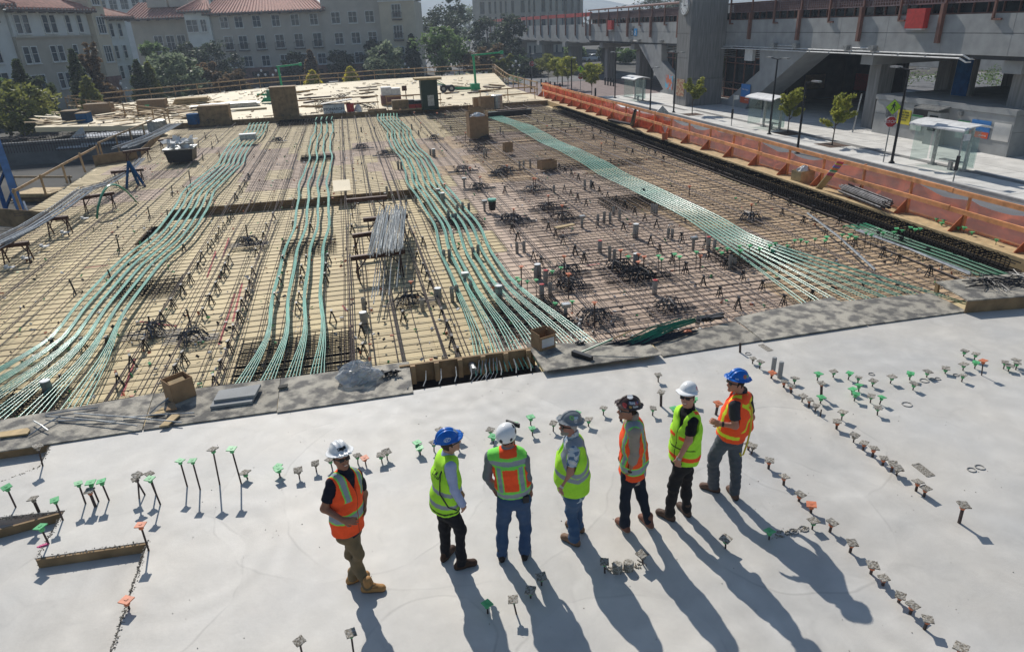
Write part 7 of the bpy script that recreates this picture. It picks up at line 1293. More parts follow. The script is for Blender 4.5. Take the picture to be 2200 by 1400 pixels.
# long frontal block
oC = FW * 125.8; C_ = thing('apartment_building', 'long beige apartment block with tiled roofs facing the site, behind the trees', 'building', (oC.x - 30, oC.y + 7, -2)); fc = Facade(oC, RT, C_)
def U(px): return (px - 1100) / 1458 * 115
def Zc(y, px): return 6 + (54.2 - .039 * (px - 1045) - y) / 12.7
fc.block(U(300), U(432), -2, 8.9, 10, M['stuccot'], 'wall', -2.2); fc.block(U(318), U(432), 3.3, 3.6, 2.2, M['eave'], 'terrace', -.2)
for px in (352, 378, 402): fc.win(U(px), 5.1, 1.4, 2.4, off=-2.2)
fc.balcony(U(322), U(432), 3.6, -1.2, 1.1, 1.1); fc.roof(U(300), U(432), 9.0, 7, 2.6, off=-1.2, over=.6)
for px in (352, 400): MB().box(fc.at(U(px), 11.6, -6), (3.4, 3, 1.6), rz=fc.rz).build('roof_dormer', M['stuccob'], C_)
fc.block(U(432), U(484), 4.2, 9.6, 10, M['stuccow'], 'wall', .5); fc.block(U(432), U(484), -2, 4.1, 10, M['stuccoy'], 'lower_wall', .5)
for px in (440, 452, 470): [fc.win(U(px), z, .95, 1.9, off=.5, cols=1 if px != 470 else 2) for z in (7.6, 4.2 - 1.4)]
fc.roof(U(432), U(484), 9.8, 6, 2.4, off=.5, hip=(3, 3), over=.7)
fc.block(U(484), U(722), -2, 9.2, 11, M['stuccob'], 'wall'); fc.roof(U(484), U(720), 9.3, 6.5, 2.3, hip=(0, 4), over=.9)
for px in (512, 543, 581, 622, 663, 703):
    fc.win(U(px), 7.95, 1.35, 1.75); fc.win(U(px) + .2, 4.75, 1.45, 2.1); fc.win(U(px) + .5, 1.75, 1.4, 1.7); fc.balcony(U(px) - .9 + .2, U(px) + 1.1, 3.55, 0, .95, .4)
fc.block(U(722), U(846), -2, 11.4, 11, M['stuccob'], 'parapet_wall', .35); fc.block(U(722), U(846), 11.4, 11.6, .5, M['trim'], 'coping', .45)
for px in (751, 787, 823):
    for z in (8.0, 4.8, 1.7): fc.win(U(px) + (8 - z) * .05, z, 1.45, 1.75, off=.35)
fc.block(U(846), U(921), -2, 10.1, 11, M['stuccoy'], 'tower_wall', 1.1); fc.block(U(846), U(921), 10.3, 13.8, 11, M['stuccob'], 'tower_top', .9); fc.block(U(844), U(923), 10.1, 10.3, 1, M['trim'], 'cornice', 1.3)
for k in range(6): fc.block(U(848 + k * 13), U(850 + k * 13), 10.3, 13.8, .3, M['stuccot'], 'pilaster', 1.15)
for px in (862, 880, 897): fc.win(U(px), 11.6, 1.1, 1.4, off=.9, cols=1)
for z in (8.7, 5.5, 2.2): fc.win(U(882), z, 1.5, 2.0, off=1.1, cols=3); fc.balcony(U(872), U(893), z - 1.3, 1.1, 1.0, .35)
for a, b in ((484, 722), (722, 846), (846, 921)):
    fc.block(U(a), U(b), -2, .75, .3, M['brick'], 'ground_floor', 1.35 if a == 846 else .6)
    n_ = int((U(b) - U(a)) / 4.2)
    for i in range(n_): t_ = lerp(U(a), U(b), (i + .5) / n_); fc.block(t_ - 1.4, t_ + 1.4, -1.9, .1, .1, M['glassd'], 'shop_window', (1.45 if a == 846 else .7))
# taller pale block behind
Hb = thing('apartment_building', 'pale taller block rising behind the tiled roofs', 'building', FW * 165 + RT * -60); fh_ = Facade(FW * 165, RT, Hb); u0, u1 = [(p_ - 1100) / 1458 * 151 for p_ in (205, 560)]
fh_.block(u0, u1, -2, 20, 10, M['stuccow'], 'wall')
for i in range(15):
    for z in (12.9, 16.3): fh_.win(lerp(u0, u1, (i + .5) / 15), z, 1.7, 2.0)
# far office tower with vertical fins
Ob = thing('office_tower', 'tall grey office tower with vertical window strips behind the elevated station', 'building', FW * 215); fo_ = Facade(FW * 215, RT, Ob); s_ = 197 / 1458
u0, u1 = (1043 - 1100) * s_, (1235 - 1100) * s_
fo_.block(u0, u1, -2, 46, 18, M['glassb'], 'glass_core'); px = 1043
for wpx in (25, 14, 11, 12, 10, 16, 22, 12, 10, 22, 14, 12, 14):
    fo_.block((px - 1100) * s_, (px - 1100 + wpx * .62) * s_, -2, 46, .9, M['stuccot'], 'pier', .8); px += wpx
for z in range(0, 46, 4): fo_.block(u0, u1, z, z + .9, .3, M['stuccob'], 'spandrel', .25)
fo_.block((1235 - 1100) * s_, (1280 - 1100) * s_, -2, 46, 18, M['stuccob'], 'side_wall', -3)
for k in range(3): fo_.block((1240 + 14 * k - 1100) * s_, (1245 + 14 * k - 1100) * s_, -2, 46, .4, M['glassb'], 'window_strip', -2.7)
Lw = thing('site_boundary_wall', 'low wall and planting strip along the street beyond the far deck', 'wall', (-10, 103, -2)); MB().box2((-40, 99.2, -2), (22, 99.5, -1.2)).build('wall', M['conc'], Lw)

# ================================================================ elevated station, its tower and the ticket building
SX = 35.5
ST = thing('elevated_station', 'long grey concrete elevated station with brown window bands along the street', 'station', (SX, 60, -2))
def sbox(lo, hi, nm_, m): return MB().box2(lo, hi).build(nm_, M[m] if isinstance(m, str) else m, ST)
sbox((SX, 26, 3.42), (SX + .5, 102, 4.56), 'lower_wall_panel', 'conc'); sbox((SX, 26, 4.59), (SX + .5, 102, 5.58), 'upper_wall_panel', 'conc'); sbox((SX + .06, 26, 4.55), (SX + .4, 102, 4.60), 'panel_joint', 'black')
for k in range(16): sbox((SX - .004, 28 + k * 4.7, 3.42), (SX, 28.02 + k * 4.7, 5.58), 'panel_joint', 'concd')
sbox((SX + .05, 26, 3.2), (SX + 22, 102, 3.42), 'deck_soffit', 'shadeconc'); sbox((SX + .6, 26, 5.58), (SX + .7, 102, 6.2), 'window_band', 'glassd')
sbox((SX + 12, 26, 3.42), (SX + 12.4, 102, 7.3), 'back_wall', 'conc')
def panes(y0, y1, n):
    for i in range(n + 1): y = lerp(y0, y1, i / n); sbox((SX + .5, y - .04, 5.58), (SX + .62, y + .04, 6.2), 'mullion', 'brownmetal')
panes(26, 62.5, 36); panes(66, 102, 34)
sbox((SX + .42, 26, 5.58), (SX + .66, 102, 5.66), 'window_sill', 'brownmetal')
for y0, y1 in ((26, 62.6), (65.8, 102)):
    n = int((y1 - y0) / 3.53)
    for i in range(n):
        a, b = lerp(y0, y1, i / n), lerp(y0, y1, (i + 1) / n); mb = MB(); mb.box2((SX + .02, a + .05, 6.18), (SX + .08, b - .05, 6.26)); mb.box2((SX + .02, a + .05, 6.84), (SX + .08, b - .05, 6.92))
        for k in range(15): yy = lerp(a + .08, b - .08, k / 14); mb.box2((SX + .03, yy - .035, 6.26), (SX + .07, yy + .035, 6.84))
        for z in (6.4, 6.55, 6.7): mb.box2((SX + .035, a + .05, z), (SX + .065, b - .05, z + .05))
        mb.build('lattice_panel', M['lattice'], ST); sbox((SX + .35, a + .05, 6.25), (SX + .4, b - .05, 6.88), 'lattice_backing', 'brownmetal')
sbox((SX + .1, 26, 6.9), (SX + .5, 102, 7.02), 'top_rail', 'brownmetal'); 
mb = MB(); mb.prism([(SX - .1, 26, 7.30), (SX + 8, 26, 7.75), (SX + 8, 62, 7.75), (SX - .1, 62, 7.30)], (0, 0, .16)); mb.prism([(SX - .1, 66.5, 7.30), (SX + 8, 66.5, 7.75), (SX + 8, 102.2, 7.75), (SX - .1, 102.2, 7.30)], (0, 0, .16)); mb.build('roof', M['brownmetal'], ST)
for k in range(11):
    y = 30.54 + 7.07 * k
    if 60.5 < y < 67 and k != 5: continue
    MB().bar((SX - .12, y, 4.02), (SX - .12, y, 6.2), .26, .24, up=(0, 1, 0)).build('downpipe', M['brownmetal'], ST); MB().bar((SX - .02, y, 6.2), (SX - .02, y, 7.3), .1, .12, up=(0, 1, 0)).build('mullion_post', M['brownmetal'], ST)
    y2 = y + 3.53; mb = MB(); mb.bar((SX - .08, y2, 5.3), (SX - .08, y2, 7.3), .12, .12, up=(0, 1, 0)); mb.bar((SX - .08, y2 + .06, 5.3), (SX - .08, y2 - .55, 5.3), .12, .10); mb.build('short_pipe', M['brownmetal'], ST)
# the V legs
def leg(pts_, nm_='strut'): return MB().prism([(SX, y, z) for y, z in pts_], (2.4, 0, 0)).build(nm_, M['conc'], ST)
L1_ = [(83.63,3.17),(76.02,-1.44),(76.87,-1.71),(76.93,-2.28),(72.86,-2.54),(72.92,-0.44),(76.9,1.52),(77.12,3.28)]; leg(L1_[::-1])
L2_ = [(57.09,3.35),(56.72,1.51),(61.77,-1.34),(66.3,-1.36),(66.1,-2.57),(59.05,-2.34),(57.29,-0.87),(50.27,3.25)]; leg(L2_)
# glazed hall between the legs
sbox((SX + .8, 57.1, -1.86), (SX + .9, 77.2, 3.3), 'hall_glass', 'glassd')
for i in range(13): y = lerp(57.1, 77.2, i / 12); sbox((SX + .7, y - .05, -1.5), (SX + .8, y + .05, 3.3), 'mullion', 'brownmetal')
for z in (-1.3, -.5, .1, 1.85, 2.35): sbox((SX + .68, 57.1, z), (SX + .8, 77.2, z + .08), 'transom', 'brownmetal')
for y0, y1 in ((62, 65.5), (57.2, 58.6), (73, 77)):
    for k in range(5): sbox((SX + .62, y0, 2.45 + .16 * k), (SX + .66, y1, 2.53 + .16 * k), 'louvre', 'galv')
sbox((SX + .3, 58.6, 2.2), (SX + .6, 59.9, 3.3), 'white_cabinet', 'white')
# columns and cross heads below the deck
for y in (44.0, 32.5, 97.9, 86.5, 26.0):
    sbox((SX + 1.2, y - .5, -2), (SX + 2.4, y + .6, 2.5), 'column', 'concd'); sbox((SX + .4, y - .55, 2.5), (SX + 14, y + .65, 3.19), 'cross_head', 'conc')
    for dx in (7, 13): sbox((SX + dx, y - .6, -2), (SX + dx + 1.3, y + .6, 2.5), 'column', 'concd')
sbox((SX + 12.5, 54, -1.86), (SX + 12.9, 77, 3.2), 'passage_wall', 'shadeconc'); sbox((SX + 6.5, 61.8, -1.86), (SX + 12.5, 62.2, 1.7), 'passage_wall', 'shadeconc'); sbox((SX + 6.5, 62.2, -1.86), (SX + 6.9, 77, 3.2), 'passage_wall', 'shadeconc')
sbox((SX + 8, 61.74, -1.0), (SX + 10.6, 61.79, .6), 'poster_case', 'black'); sbox((SX + 8.2, 61.72, -.85), (SX + 10.4, 61.737, .45), 'poster', M['plydark']); sbox((SX + 12.44, 57, -1), (SX + 12.49, 60, .5), 'poster_case', 'red')
# canopy pipes along the bottom edge
for x, z, r_ in ((SX - .2, 3.40, .05), (SX - .42, 3.24, .05)): MB().tube([(x, 65.5, z - .1), (x, 61, z), (x, 36, z), (x, 35.4, z), (x + .1, 35.0, z - .2), (x + .35, 34.9, z - .2)], r_, 6).build('canopy_pipe', M['offwhite'], ST)
for i in range(11): y = 38 + 2.3 * i; MB().bar((SX - .5, y, 3.3), (SX + .02, y, 3.45), .06, .05).build('pipe_hanger', M['galv'], ST)
for y in (54.6, 51.6, 45.6, 42.9, 85.6, 83.0, 76.6): MB().box((SX - .25, y, 3.62), (.35, .5, .3)).build('floodlight', M['galv'], ST)
for a, b in ((54.6, 51.6), (45.6, 42.9), (85.6, 83.0)): MB().tube([(SX - .08, a, 3.6), (SX - .08, b, 3.6)], .04, 5).build('conduit', M['offwhite'], ST)
for y, w, z0, z1 in ((39.4, 1.5, 4.85, 5.98), (92.6, 1.5, 4.85, 5.98)):
    sbox((SX - .42, y - w / 2, z0), (SX - .06, y + w / 2, z1), 'red_sign_box', 'red'); sbox((SX - .38, y - w / 2 + .1, z0 - .1), (SX - .1, y + w / 2 - .1, z0), 'sign_base', 'offwhite')
lg = MB(); yb = 85.2; sbox((SX - .03, yb, 4.15), (SX, yb + 1.0, 4.95), 'logo_block', INK); sbox((SX - .03, yb - 1.0, 4.15), (SX, yb, 4.95), 'logo_block', mat('logo_blue', (.02, .25, .55)))
text('b', 1.05, (SX - .035, yb + .5, 4.55), FACE_X, PAPER, ST); text('a', 1.0, (SX - .035, yb - .5, 4.55), FACE_X, PAPER, ST); text('bart', .42, (SX - .035, yb, 5.12), FACE_X, INK, ST)
# far narrow part of the viaduct with fins
VD = thing('viaduct', 'far narrow stretch of the concrete viaduct with slim brown posts and a red band', 'viaduct', (36, 125, -2))
MB().box2((SX + .3, 102.2, 3.15), (SX + .8, 190, 5.56)).build('wall', M['conc'], VD); MB().box2((SX + .3, 102.2, 3.0), (SX + 10, 190, 3.15)).build('soffit', M['concd'], VD); MB().box2((SX + .5, 102.2, 6.6), (SX + .56, 190, 7.15)).build('red_band', M['red'], VD)
for i in range(18):
    y = 104 + i * 5; MB().bar((SX + .2, y, 4.0), (SX + .2, y, 7.15), .18, .16, up=(0, 1, 0)).build('post', M['brownmetal'], VD); MB().bar((SX + .5, y + .8, 7.1), (SX + .5, y + .8, 7.6), .06, .06, up=(0, 1, 0)).build('stub', M['brownmetal'], VD)
    MB().prism([(SX + .3, y, 4.0), (SX + .3, y - 1.6, 3.16), (SX + .3, y - .1, 3.16)], (-.12, 0, 0)).build('haunch', M['conc'], VD)
for y in (115, 131, 150): MB().box2((SX + 1.2, y - .7, -2), (SX + 2.8, y + .7, 2.3)).build('column', M['concd'], VD); MB().box2((SX + .2, y - .8, 2.3), (SX + 10, y + .8, 3.0)).build('cross_head', M['conc'], VD); MB().box2((SX + 7, y - .7, -2), (SX + 8.6, y + .7, 2.3)).build('column', M['concd'], VD)
# clock tower
CT = thing('clock_tower', 'square board-marked concrete tower with a round clock, standing in front of the station', 'tower', (33.6, 64, -2))
for k, (z0, z1) in enumerate(((-2, .55), (.58, 2.45), (2.48, 4.57), (4.60, 7.0), (7.03, 14))):
    e = .06 if k == 0 else 0; MB().box2((31.8 - e, 62.9 - e, z0), (35.45, 65.6, z1)).build('shaft_block', M['concd'], CT)
MB().box2((31.86, 62.95, -2), (35.4, 65.5, 14)).build('core', M['concd'], CT)
ck_ = Vector((31.74, 64.2, 7.0)); MB().cyl(ck_ + Vector((.05, 0, 0)), ck_ - Vector((.10, 0, 0)), .80, 28).build('clock_face', M['white'], CT); MB().tube([ck_ + Vector((-.08, .8 * math.cos(a), .8 * math.sin(a))) for a in [2 * math.pi * i / 28 for i in range(29)]], .05, 5).build('clock_rim', M['galv'], CT)
for k, n_ in enumerate(('12', '1', '2', '3', '4', '5', '6', '7', '8', '9', '10', '11')): a = k * math.pi / 6; text(n_, .24, ck_ + Vector((-.105, -.6 * math.sin(a), .6 * math.cos(a))), FACE_X, INK, CT, 'numeral')
MB().bar(ck_ + Vector((-.12, 0, 0)), ck_ + Vector((-.12, -.42, .0)), .05, .02, up=(1, 0, 0)).build('clock_hand', INK, CT); MB().bar(ck_ + Vector((-.13, 0, -.1)), ck_ + Vector((-.13, .03, .58)), .04, .02, up=(1, 0, 0)).build('clock_hand', INK, CT)
pm = mat('poster_print', (.5, .42, .25), col2=(.35, .1, .06), scale=5, rough=.5, contrast=2)
tag(MB().box2((31.68, 63.3, -1.0), (31.73, 64.9, .55)).build('poster', pm, loc=(31.7, 64, -.3)), 'colourful poster on the foot of the clock tower', 'poster')
# ticket building
TB = thing('ticket_building', 'low grey concrete ticket building with posters under the station', 'building', (38, 37, -2))
MB().box2((35.8, 31.5, -2), (46, 42.3, -.55)).build('lower_wall', M['conc'], TB); MB().box2((35.8, 31.5, -.53), (46, 42.3, .35)).build('upper_wall', M['conc'], TB); MB().box2((35.86, 31.56, -.6), (45.9, 42.2, .3)).build('core', M['concd'], TB); MB().box2((35.74, 31.45, .37), (46.1, 42.35, .68)).build('parapet', M['conc'], TB)
for y in (35.1, 40.1): MB().box2((35.62, y - .16, .02), (35.78, y + .16, .28)).build('wall_light', M['galv'], TB)
MB().box2((35.76, 37.0, -.75), (35.82, 38.8, .25)).build('dark_window', M['black'], TB)
kd = MB(); kd.box2((35.2, 36.0, -1.86), (35.8, 37.0, .1)); kd.build('kiosk', M['conc'], TB); MB().box2((35.17, 36.15, -1.0), (35.2, 36.8, -.1)).build('kiosk_panel', M['glassd'], TB); MB().prism([(34.9, 35.9, .22), (34.9, 37.9, .22), (35.8, 37.9, .4), (35.8, 35.9, .4)], (0, 0, .06)).build('kiosk_roof', M['galv'], TB)
def poster(y0, y1, z0, z1, m_, lab, lines=(), x=35.78, stripe=None, nm_='poster'):
    t = thing(nm_, lab, 'poster', (x, (y0 + y1) / 2, z0)); MB().box2((x - .03, y0, z0), (x, y1, z1)).build('poster_sheet', m_, t)
    if stripe: MB().box2((x - .036, y0 + .01, z0 + .01), (x - .031, y1 - .01, z0 + (z1 - z0) * stripe[0])).build('colour_band', stripe[1], t)
    for s__, sz, fy, fz, mm in lines: text(s__, sz, (x - .042, lerp(y1, y0, fy), lerp(z0, z1, fz)), FACE_X, mm, t)
yel = mat('poster_yellow', (.62, .52, .04), var=.03, rough=.5); blu = mat('poster_blue', (.05, .22, .55), var=.03, rough=.5); org = mat('poster_orange', (.62, .10, .03), var=.03, rough=.5); gm = mat('map_paper', (.50, .55, .50), col2=(.32, .42, .38), scale=6, rough=.5)
def yz(q): return q[1], q[2]
_a = [(35.8,39.36,-1.14),(35.8,38.37,-0.17),(35.8,33.99,-1.15),(35.8,32.99,-0.18),(35.8,38.02,-1.32),(35.8,37.3,-0.43),(35.8,35.15,-1.39),(35.8,34.33,-0.42)]
def span(a, b): return min(a[1], b[1]), max(a[1], b[1]), min(a[2], b[2]), max(a[2], b[2])
poster(38.95, 40.1, -1.0, -.10, yel, 'yellow poster with four lines of black print on the ticket building', (('One Suite', .19, .5, .84, INK), ('Multiple apps', .17, .5, .66, INK), ('to run your', .17, .5, .49, INK), ('business.', .17, .5, .32, INK)))
poster(32.9, 34.2, -1.06, -.08, blu, 'blue and orange poster with white print on the ticket building', (('Huddle Happy.', .19, .5, .72, PAPER), ('smart.us', .15, .7, .17, PAPER)), stripe=(.36, org))
poster(37.9, 38.85, -1.25, -.28, gm, 'green-topped map board left of the kiosk', stripe=None, nm_='map_board'); poster(34.3, 35.2, -1.25, -.22, gm, 'green-topped map board right of the kiosk', nm_='map_board')
for y0, y1, z in ((37.9, 38.85, -.40), (34.3, 35.2, -.34)): MB().box2((35.735, y0 + .03, z), (35.745, y1 - .03, z + .1)).build('map_header', mat('map_green', (.05, .3, .09)), TB)
poster(40.3, 41.2, -1.05, -.25, mat('poster_grey', (.30, .30, .29), col2=(.08, .08, .09), scale=3, contrast=2), 'grey photographic poster left of the yellow one'); MB().box2((35.77, 31.6, -1.05), (35.81, 32.7, -.1)).build('blank_panel', M['walk'], TB)
_b = (35.45,58.51,-1.38); poster(_b[1] - .75, _b[1] + .75, _b[2], _b[2] + 1.65, blu, 'blue and orange poster leaning near the right leg of the station', (('Meet Happy.', .2, .5, .72, PAPER), ('smart.us', .16, .7, .2, PAPER)), x=35.42, stripe=(.33, org))
_c = (35.45,74.46,-1.33); poster(_c[1] - .9, _c[1] + .9, _c[2], _c[2] + 1.5, mat('poster_cyan', (.1, .42, .6), col2=(.55, .14, .05), scale=1.6, contrast=3), 'cyan and orange poster on the left leg of the station', x=35.44)
BPn = thing('blue_panel_column', 'column clad in deep blue behind the ticket building', 'column', (39, 34.5, -1.9)); _d = [(39.0,38.68,0.42),(39.0,38.38,2.93)]; MB().box2((39, _d[0][1] - .6, -1.9), (39.4, _d[0][1] + .8, 3.18)).build('shaft', M['concd'], BPn); MB().box2((38.95, _d[0][1] - .5, .2), (38.99, _d[0][1] + .7, 3.1)).build('blue_panel', M['blue'], BPn)
# parked cars, low wall and light beyond the undercroft
for k, (x, y) in enumerate(((62, 175), (66, 172), (70, 168), (58, 62), (64, 59))): pass

# ================================================================ street furniture, vehicles, planting
def lamp(name, loc, h, label, arms=(1,), r_=.065, group='dark street lamps'):
    t = thing(name, label, 'street lamp', loc, 0, group); MB().tube([(0, 0, 0), (0, 0, h)], [r_ * 1.2, r_ * .8], 8).build('pole', M['blackmetal'], t); MB().lathe([(.16, 0), (.16, .05), (.1, .12)], n=10).build('base', M['blackmetal'], t)
    for a in arms: MB().bar((0, -.05 * a, h), (0, -1.15 * a, h + .12), .08, .05).build('arm', M['blackmetal'], t); MB().box((0, -.95 * a, h + .10), (.28, .62, .09)).build('lamp_head', M['galv'], t)
    return t
SZ = -1.86
for (x, y), h, arms, l in (((28.8,73.9), 4.6, (1, -1), 'double-armed dark lamp left of the far bus shelter'), ((26.59,59.48), 4.0, (1,), 'single-armed dark lamp in front of the left station leg'), ((28.76,59.19), 5.0, (1, -1), 'tall double-armed lamp in front of the clock tower'), ((26.9,37.86), 4.2, (1,), 'single-armed lamp at the kerb before the two young trees'), ((29.12,44.46), 5.0, (1, -1), 'tall double-armed lamp by the middle bus shelter'), ((29.24,32.58), 4.9, (1, -1), 'tall double-armed lamp beside the stop sign'), ((24.11,92.13), 4.3, (1,), 'single-armed lamp at the end of the net, furthest left'), ((26.69,82.85), 4.0, (1,), 'single-armed lamp beside the far crossing sign')):
    lamp('street_lamp', (x, y, SZ if x > 28.4 else -2), h, l, arms)
def globe_lamp(loc, h, label):
    t = thing('globe_lamp', label, 'street lamp', loc, 0, 'old-fashioned globe lamps'); MB().tube([(0, 0, 0), (0, 0, h)], [.09, .05], 8).build('pole', M['blackmetal'], t)
    for dx, dz_ in ((-.5, -.2), (.5, -.2), (0, .4)): MB().bar((0, 0, h - .1), (dx, 0, h + dz_ - .15), .05, .05).build('arm', M['blackmetal'], t); MB().lathe([(.02, -.18), (.15, -.05), (.16, .1), (.05, .2)], (dx, 0, h + dz_), 8).build('globe', M['white'], t)
for (x, y, z), h, l in (((-11.73,112.77,-0.45), 1, 'globe lamp left of the green crane, in front of the brick base'), ((9.33,111.22,-1.1), 1, 'globe lamp before the pale round tree'), ((12.47,110.54,-1.09), 1, 'globe lamp in front of the big green tree'), ((17.31,109.34,-1.4), 1, 'globe lamp by the brown thin tree'), ((-26.69,96.82,-0.86), 1, 'globe lamp behind the left guard rail'), ((-28.23,92.58,-1.09), 1, 'globe lamp between the left conifers'), ((24.7,102.95,-2.04), 1, 'globe lamp at the bend of the street rail'), ((28.89,93.78,-0.46), 1, 'double globe lamp between the street trees'), ((-9.5,110.87,-1.1), 1, 'globe lamp just right of the green crane post')):
    globe_lamp((x, y, -2), max(2.6, z + 2.9), l)
def shelter(loc, label):
    t = thing('bus_shelter', label, 'bus shelter', loc, 0, 'glass bus shelters'); L_ = 3.6
    for y in (-1.0, 1.1): MB().box((.35, y, 1.15), (.12, .16, 2.3)).build('post', M['galv'], t); MB().box((.35, y, .04), (.3, .34, .08)).build('foot', M['galv'], t)
    rf = MB(); pr = [(-1.0, 2.18), (-.6, 2.32), (0, 2.40), (.5, 2.34), (.75, 2.24)]
    rf.prism([(x, -L_ / 2, z) for x, z in pr] + [(x, -L_ / 2, z + .05) for x, z in pr[::-1]], (0, L_, 0)); rf.build('roof', M['offwhite'], t)
    MB().box((-1.0, 0, 2.17), (.05, L_, .05)).build('roof_edge', M['offwhite'], t)
    MB().box((.45, .05, 1.2), (.02, L_ * .8, 1.9)).build('glass_panel', M['glassc'], t); MB().box((-.2, -L_ / 2 + .25, 1.2), (1.1, .02, 1.9)).build('glass_panel', M['glassc'], t); MB().box((-.2, L_ / 2 - .25, 1.2), (1.1, .02, 1.9)).build('glass_panel', M['glassc'], t)
    b_ = MB(); b_.box((.05, -.4, .48), (.36, 1.3, .05)); b_.build('bench', M['galv'], t); MB().box((.05, -.4, .24), (.14, .2, .46)).build('bench_leg', M['galv'], t)
for q, l in (((30.52,30.35,-1.86), 'bus shelter with white roof in front of the ticket building'), ((30.44,46.81,-1.86), 'bus shelter left of the two young trees'), ((29.85,70.51,-1.86), 'far bus shelter on the brick plaza')): shelter((q[0], q[1], SZ), l)
def crossing(loc, l1, l2, stop=True, diamond=True, h=2.0, s_=.38):
    t = thing('sign_post', l1, 'sign', loc, 0, 'street signs'); MB().cyl((0, 0, 0), (0, 0, h + 1.2 if diamond else h + .4), .035, 8).build('post', M['galv'], t)
    if stop:
        oc = [(s_ * math.cos(math.pi / 8 + k * math.pi / 4), -.05, h + s_ * math.sin(math.pi / 8 + k * math.pi / 4)) for k in range(8)]; MB().prism(oc, (0, .012, 0)).build('stop_border', M['white'], t, local=True); MB().prism([(x * .93, -.056, h + (z - h) * .93) for x, y, z in oc], (0, .005, 0)).build('stop_plate', mat('sign_red', (.45, .01, .015), var=.04, rough=.4), t, local=True)
        o = text('STOP', s_ * .76, (0, -.064, h), FACE_Y, M['white'], t)
    if diamond:
        zc = h + .78 if stop else h; k_ = .72; dm = [(.55 * k_, 0), (0, .55 * k_), (-.55 * k_, 0), (0, -.55 * k_)]; yl = mat('sign_lime', (.42, .68, .03), var=.03, rough=.4)
        MB().prism([(x * 1.04, -.04, zc + z * 1.04) for x, z in dm], (0, .01, 0)).build('sign_border', INK, t, local=True); MB().prism([(x, -.05, zc + z) for x, z in dm], (0, .008, 0)).build('diamond_plate', yl, t, local=True)
        m_ = MB(); bar = lambda a, b, w: m_.bar((a[0] * k_, -.056, zc + a[1] * k_), (b[0] * k_, -.056, zc + b[1] * k_), w * k_, .008, up=(0, 1, 0)); m_.cyl((.015, -.052, zc + .22), (.015, -.06, zc + .22), .042, 10); bar((.01, .24), (-.02, .0), .13); bar((.04, .2), (.15, .06), .05); bar((.15, .06), (.18, -.04), .04); bar((-.05, .2), (-.14, .08), .05); bar((-.14, .08), (-.2, .08), .04); bar((-.03, .02), (-.16, -.28), .065); bar((.0, .02), (.08, -.14), .065); bar((.08, -.14), (.12, -.3), .055); m_.build('walking_figure', INK, t, local=True)
    return t
q = (29.03,32.97,-1.9); o = crossing((q[0], q[1], SZ), 'red stop sign under a lime pedestrian diamond, nearest the ticket building', '', h=2.2, s_=.31); o.rotation_euler = (0, 0, -.35)
q = (26.55,79.06,-1.9); o = crossing((q[0], q[1], -1.98), 'red stop sign under a lime pedestrian diamond, far down the plaza', '', h=2.2, s_=.33); o.rotation_euler = (0, 0, -.25)
q = (27.97,106.45,-1.9); o = crossing((q[0], q[1], -2), 'lone far stop sign beside the lamp at the end of the net', '', diamond=False, h=2.4, s_=.42); o.rotation_euler = (0, 0, -.2)
q = (22.47,48.11,-2.0); t = thing('sign_post', 'grey back of a diamond sign standing in the road behind the net', 'sign', (q[0], q[1], -2), 0); MB().cyl((0, 0, 0), (0, 0, 1.6), .03, 6).build('post', M['galv'], t, local=True); MB().prism([(.62, 0, 1.55), (0, 0, 2.17), (-.62, 0, 1.55), (0, 0, .93)], (0, .02, 0)).build('plate', M['galv'], t, local=True)
for (x, y, z), l in (((28.92,49.34,-1.9), 'slim bus stop pole with a small plate, left of the middle shelter'), ((28.57,27.62,-1.9), 'slim bus stop pole with a small plate, before the near shelter')):
    t = thing('bus_stop_pole', l, 'bus stop', (x, y, SZ), 0); MB().cyl((0, 0, 0), (0, 0, 2.3), .035, 6).build('pole', M['galv'], t); MB().box((.2, 0, 2.1), (.45, .03, .3)).build('plate', M['offwhite'], t); MB().box((0, 0, .9), (.12, .12, .7)).build('timetable', M['black'], t)
t = thing('leaning_pole', 'pale pole standing at the edge of the shaded passage', 'pole', ((34.54,42.65,-1.9)[0], (34.54,42.65,-1.9)[1], SZ), 0); MB().cyl((0, 0, 0), (.25, 0, 2.6), .05, 8).build('pole', M['galv'], t)
BO = [(26.39,95.47,-2.0),(26.14,92.25,-2.0),(26.23,90.56,-2.0),(26.37,88.89,-2.0),(26.37,86.62,-2.0),(27.83,77.53,-2.0),(34.38,91.93,-2.0),(34.43,91.01,-2.0),(34.48,90.11,-2.0),(34.54,89.22,-2.0)]
for i, (x, y, z) in enumerate(BO): tag(MB().lathe([(.11, 0), (.11, .9), (.05, 1.0)], (x, y, -2), 8).build('bollard', M['blackmetal'], loc=(x, y, -2)), f'black bollard on the brick plaza, {ordn(i)} from the left', 'bollard', 'black bollards on the plaza')
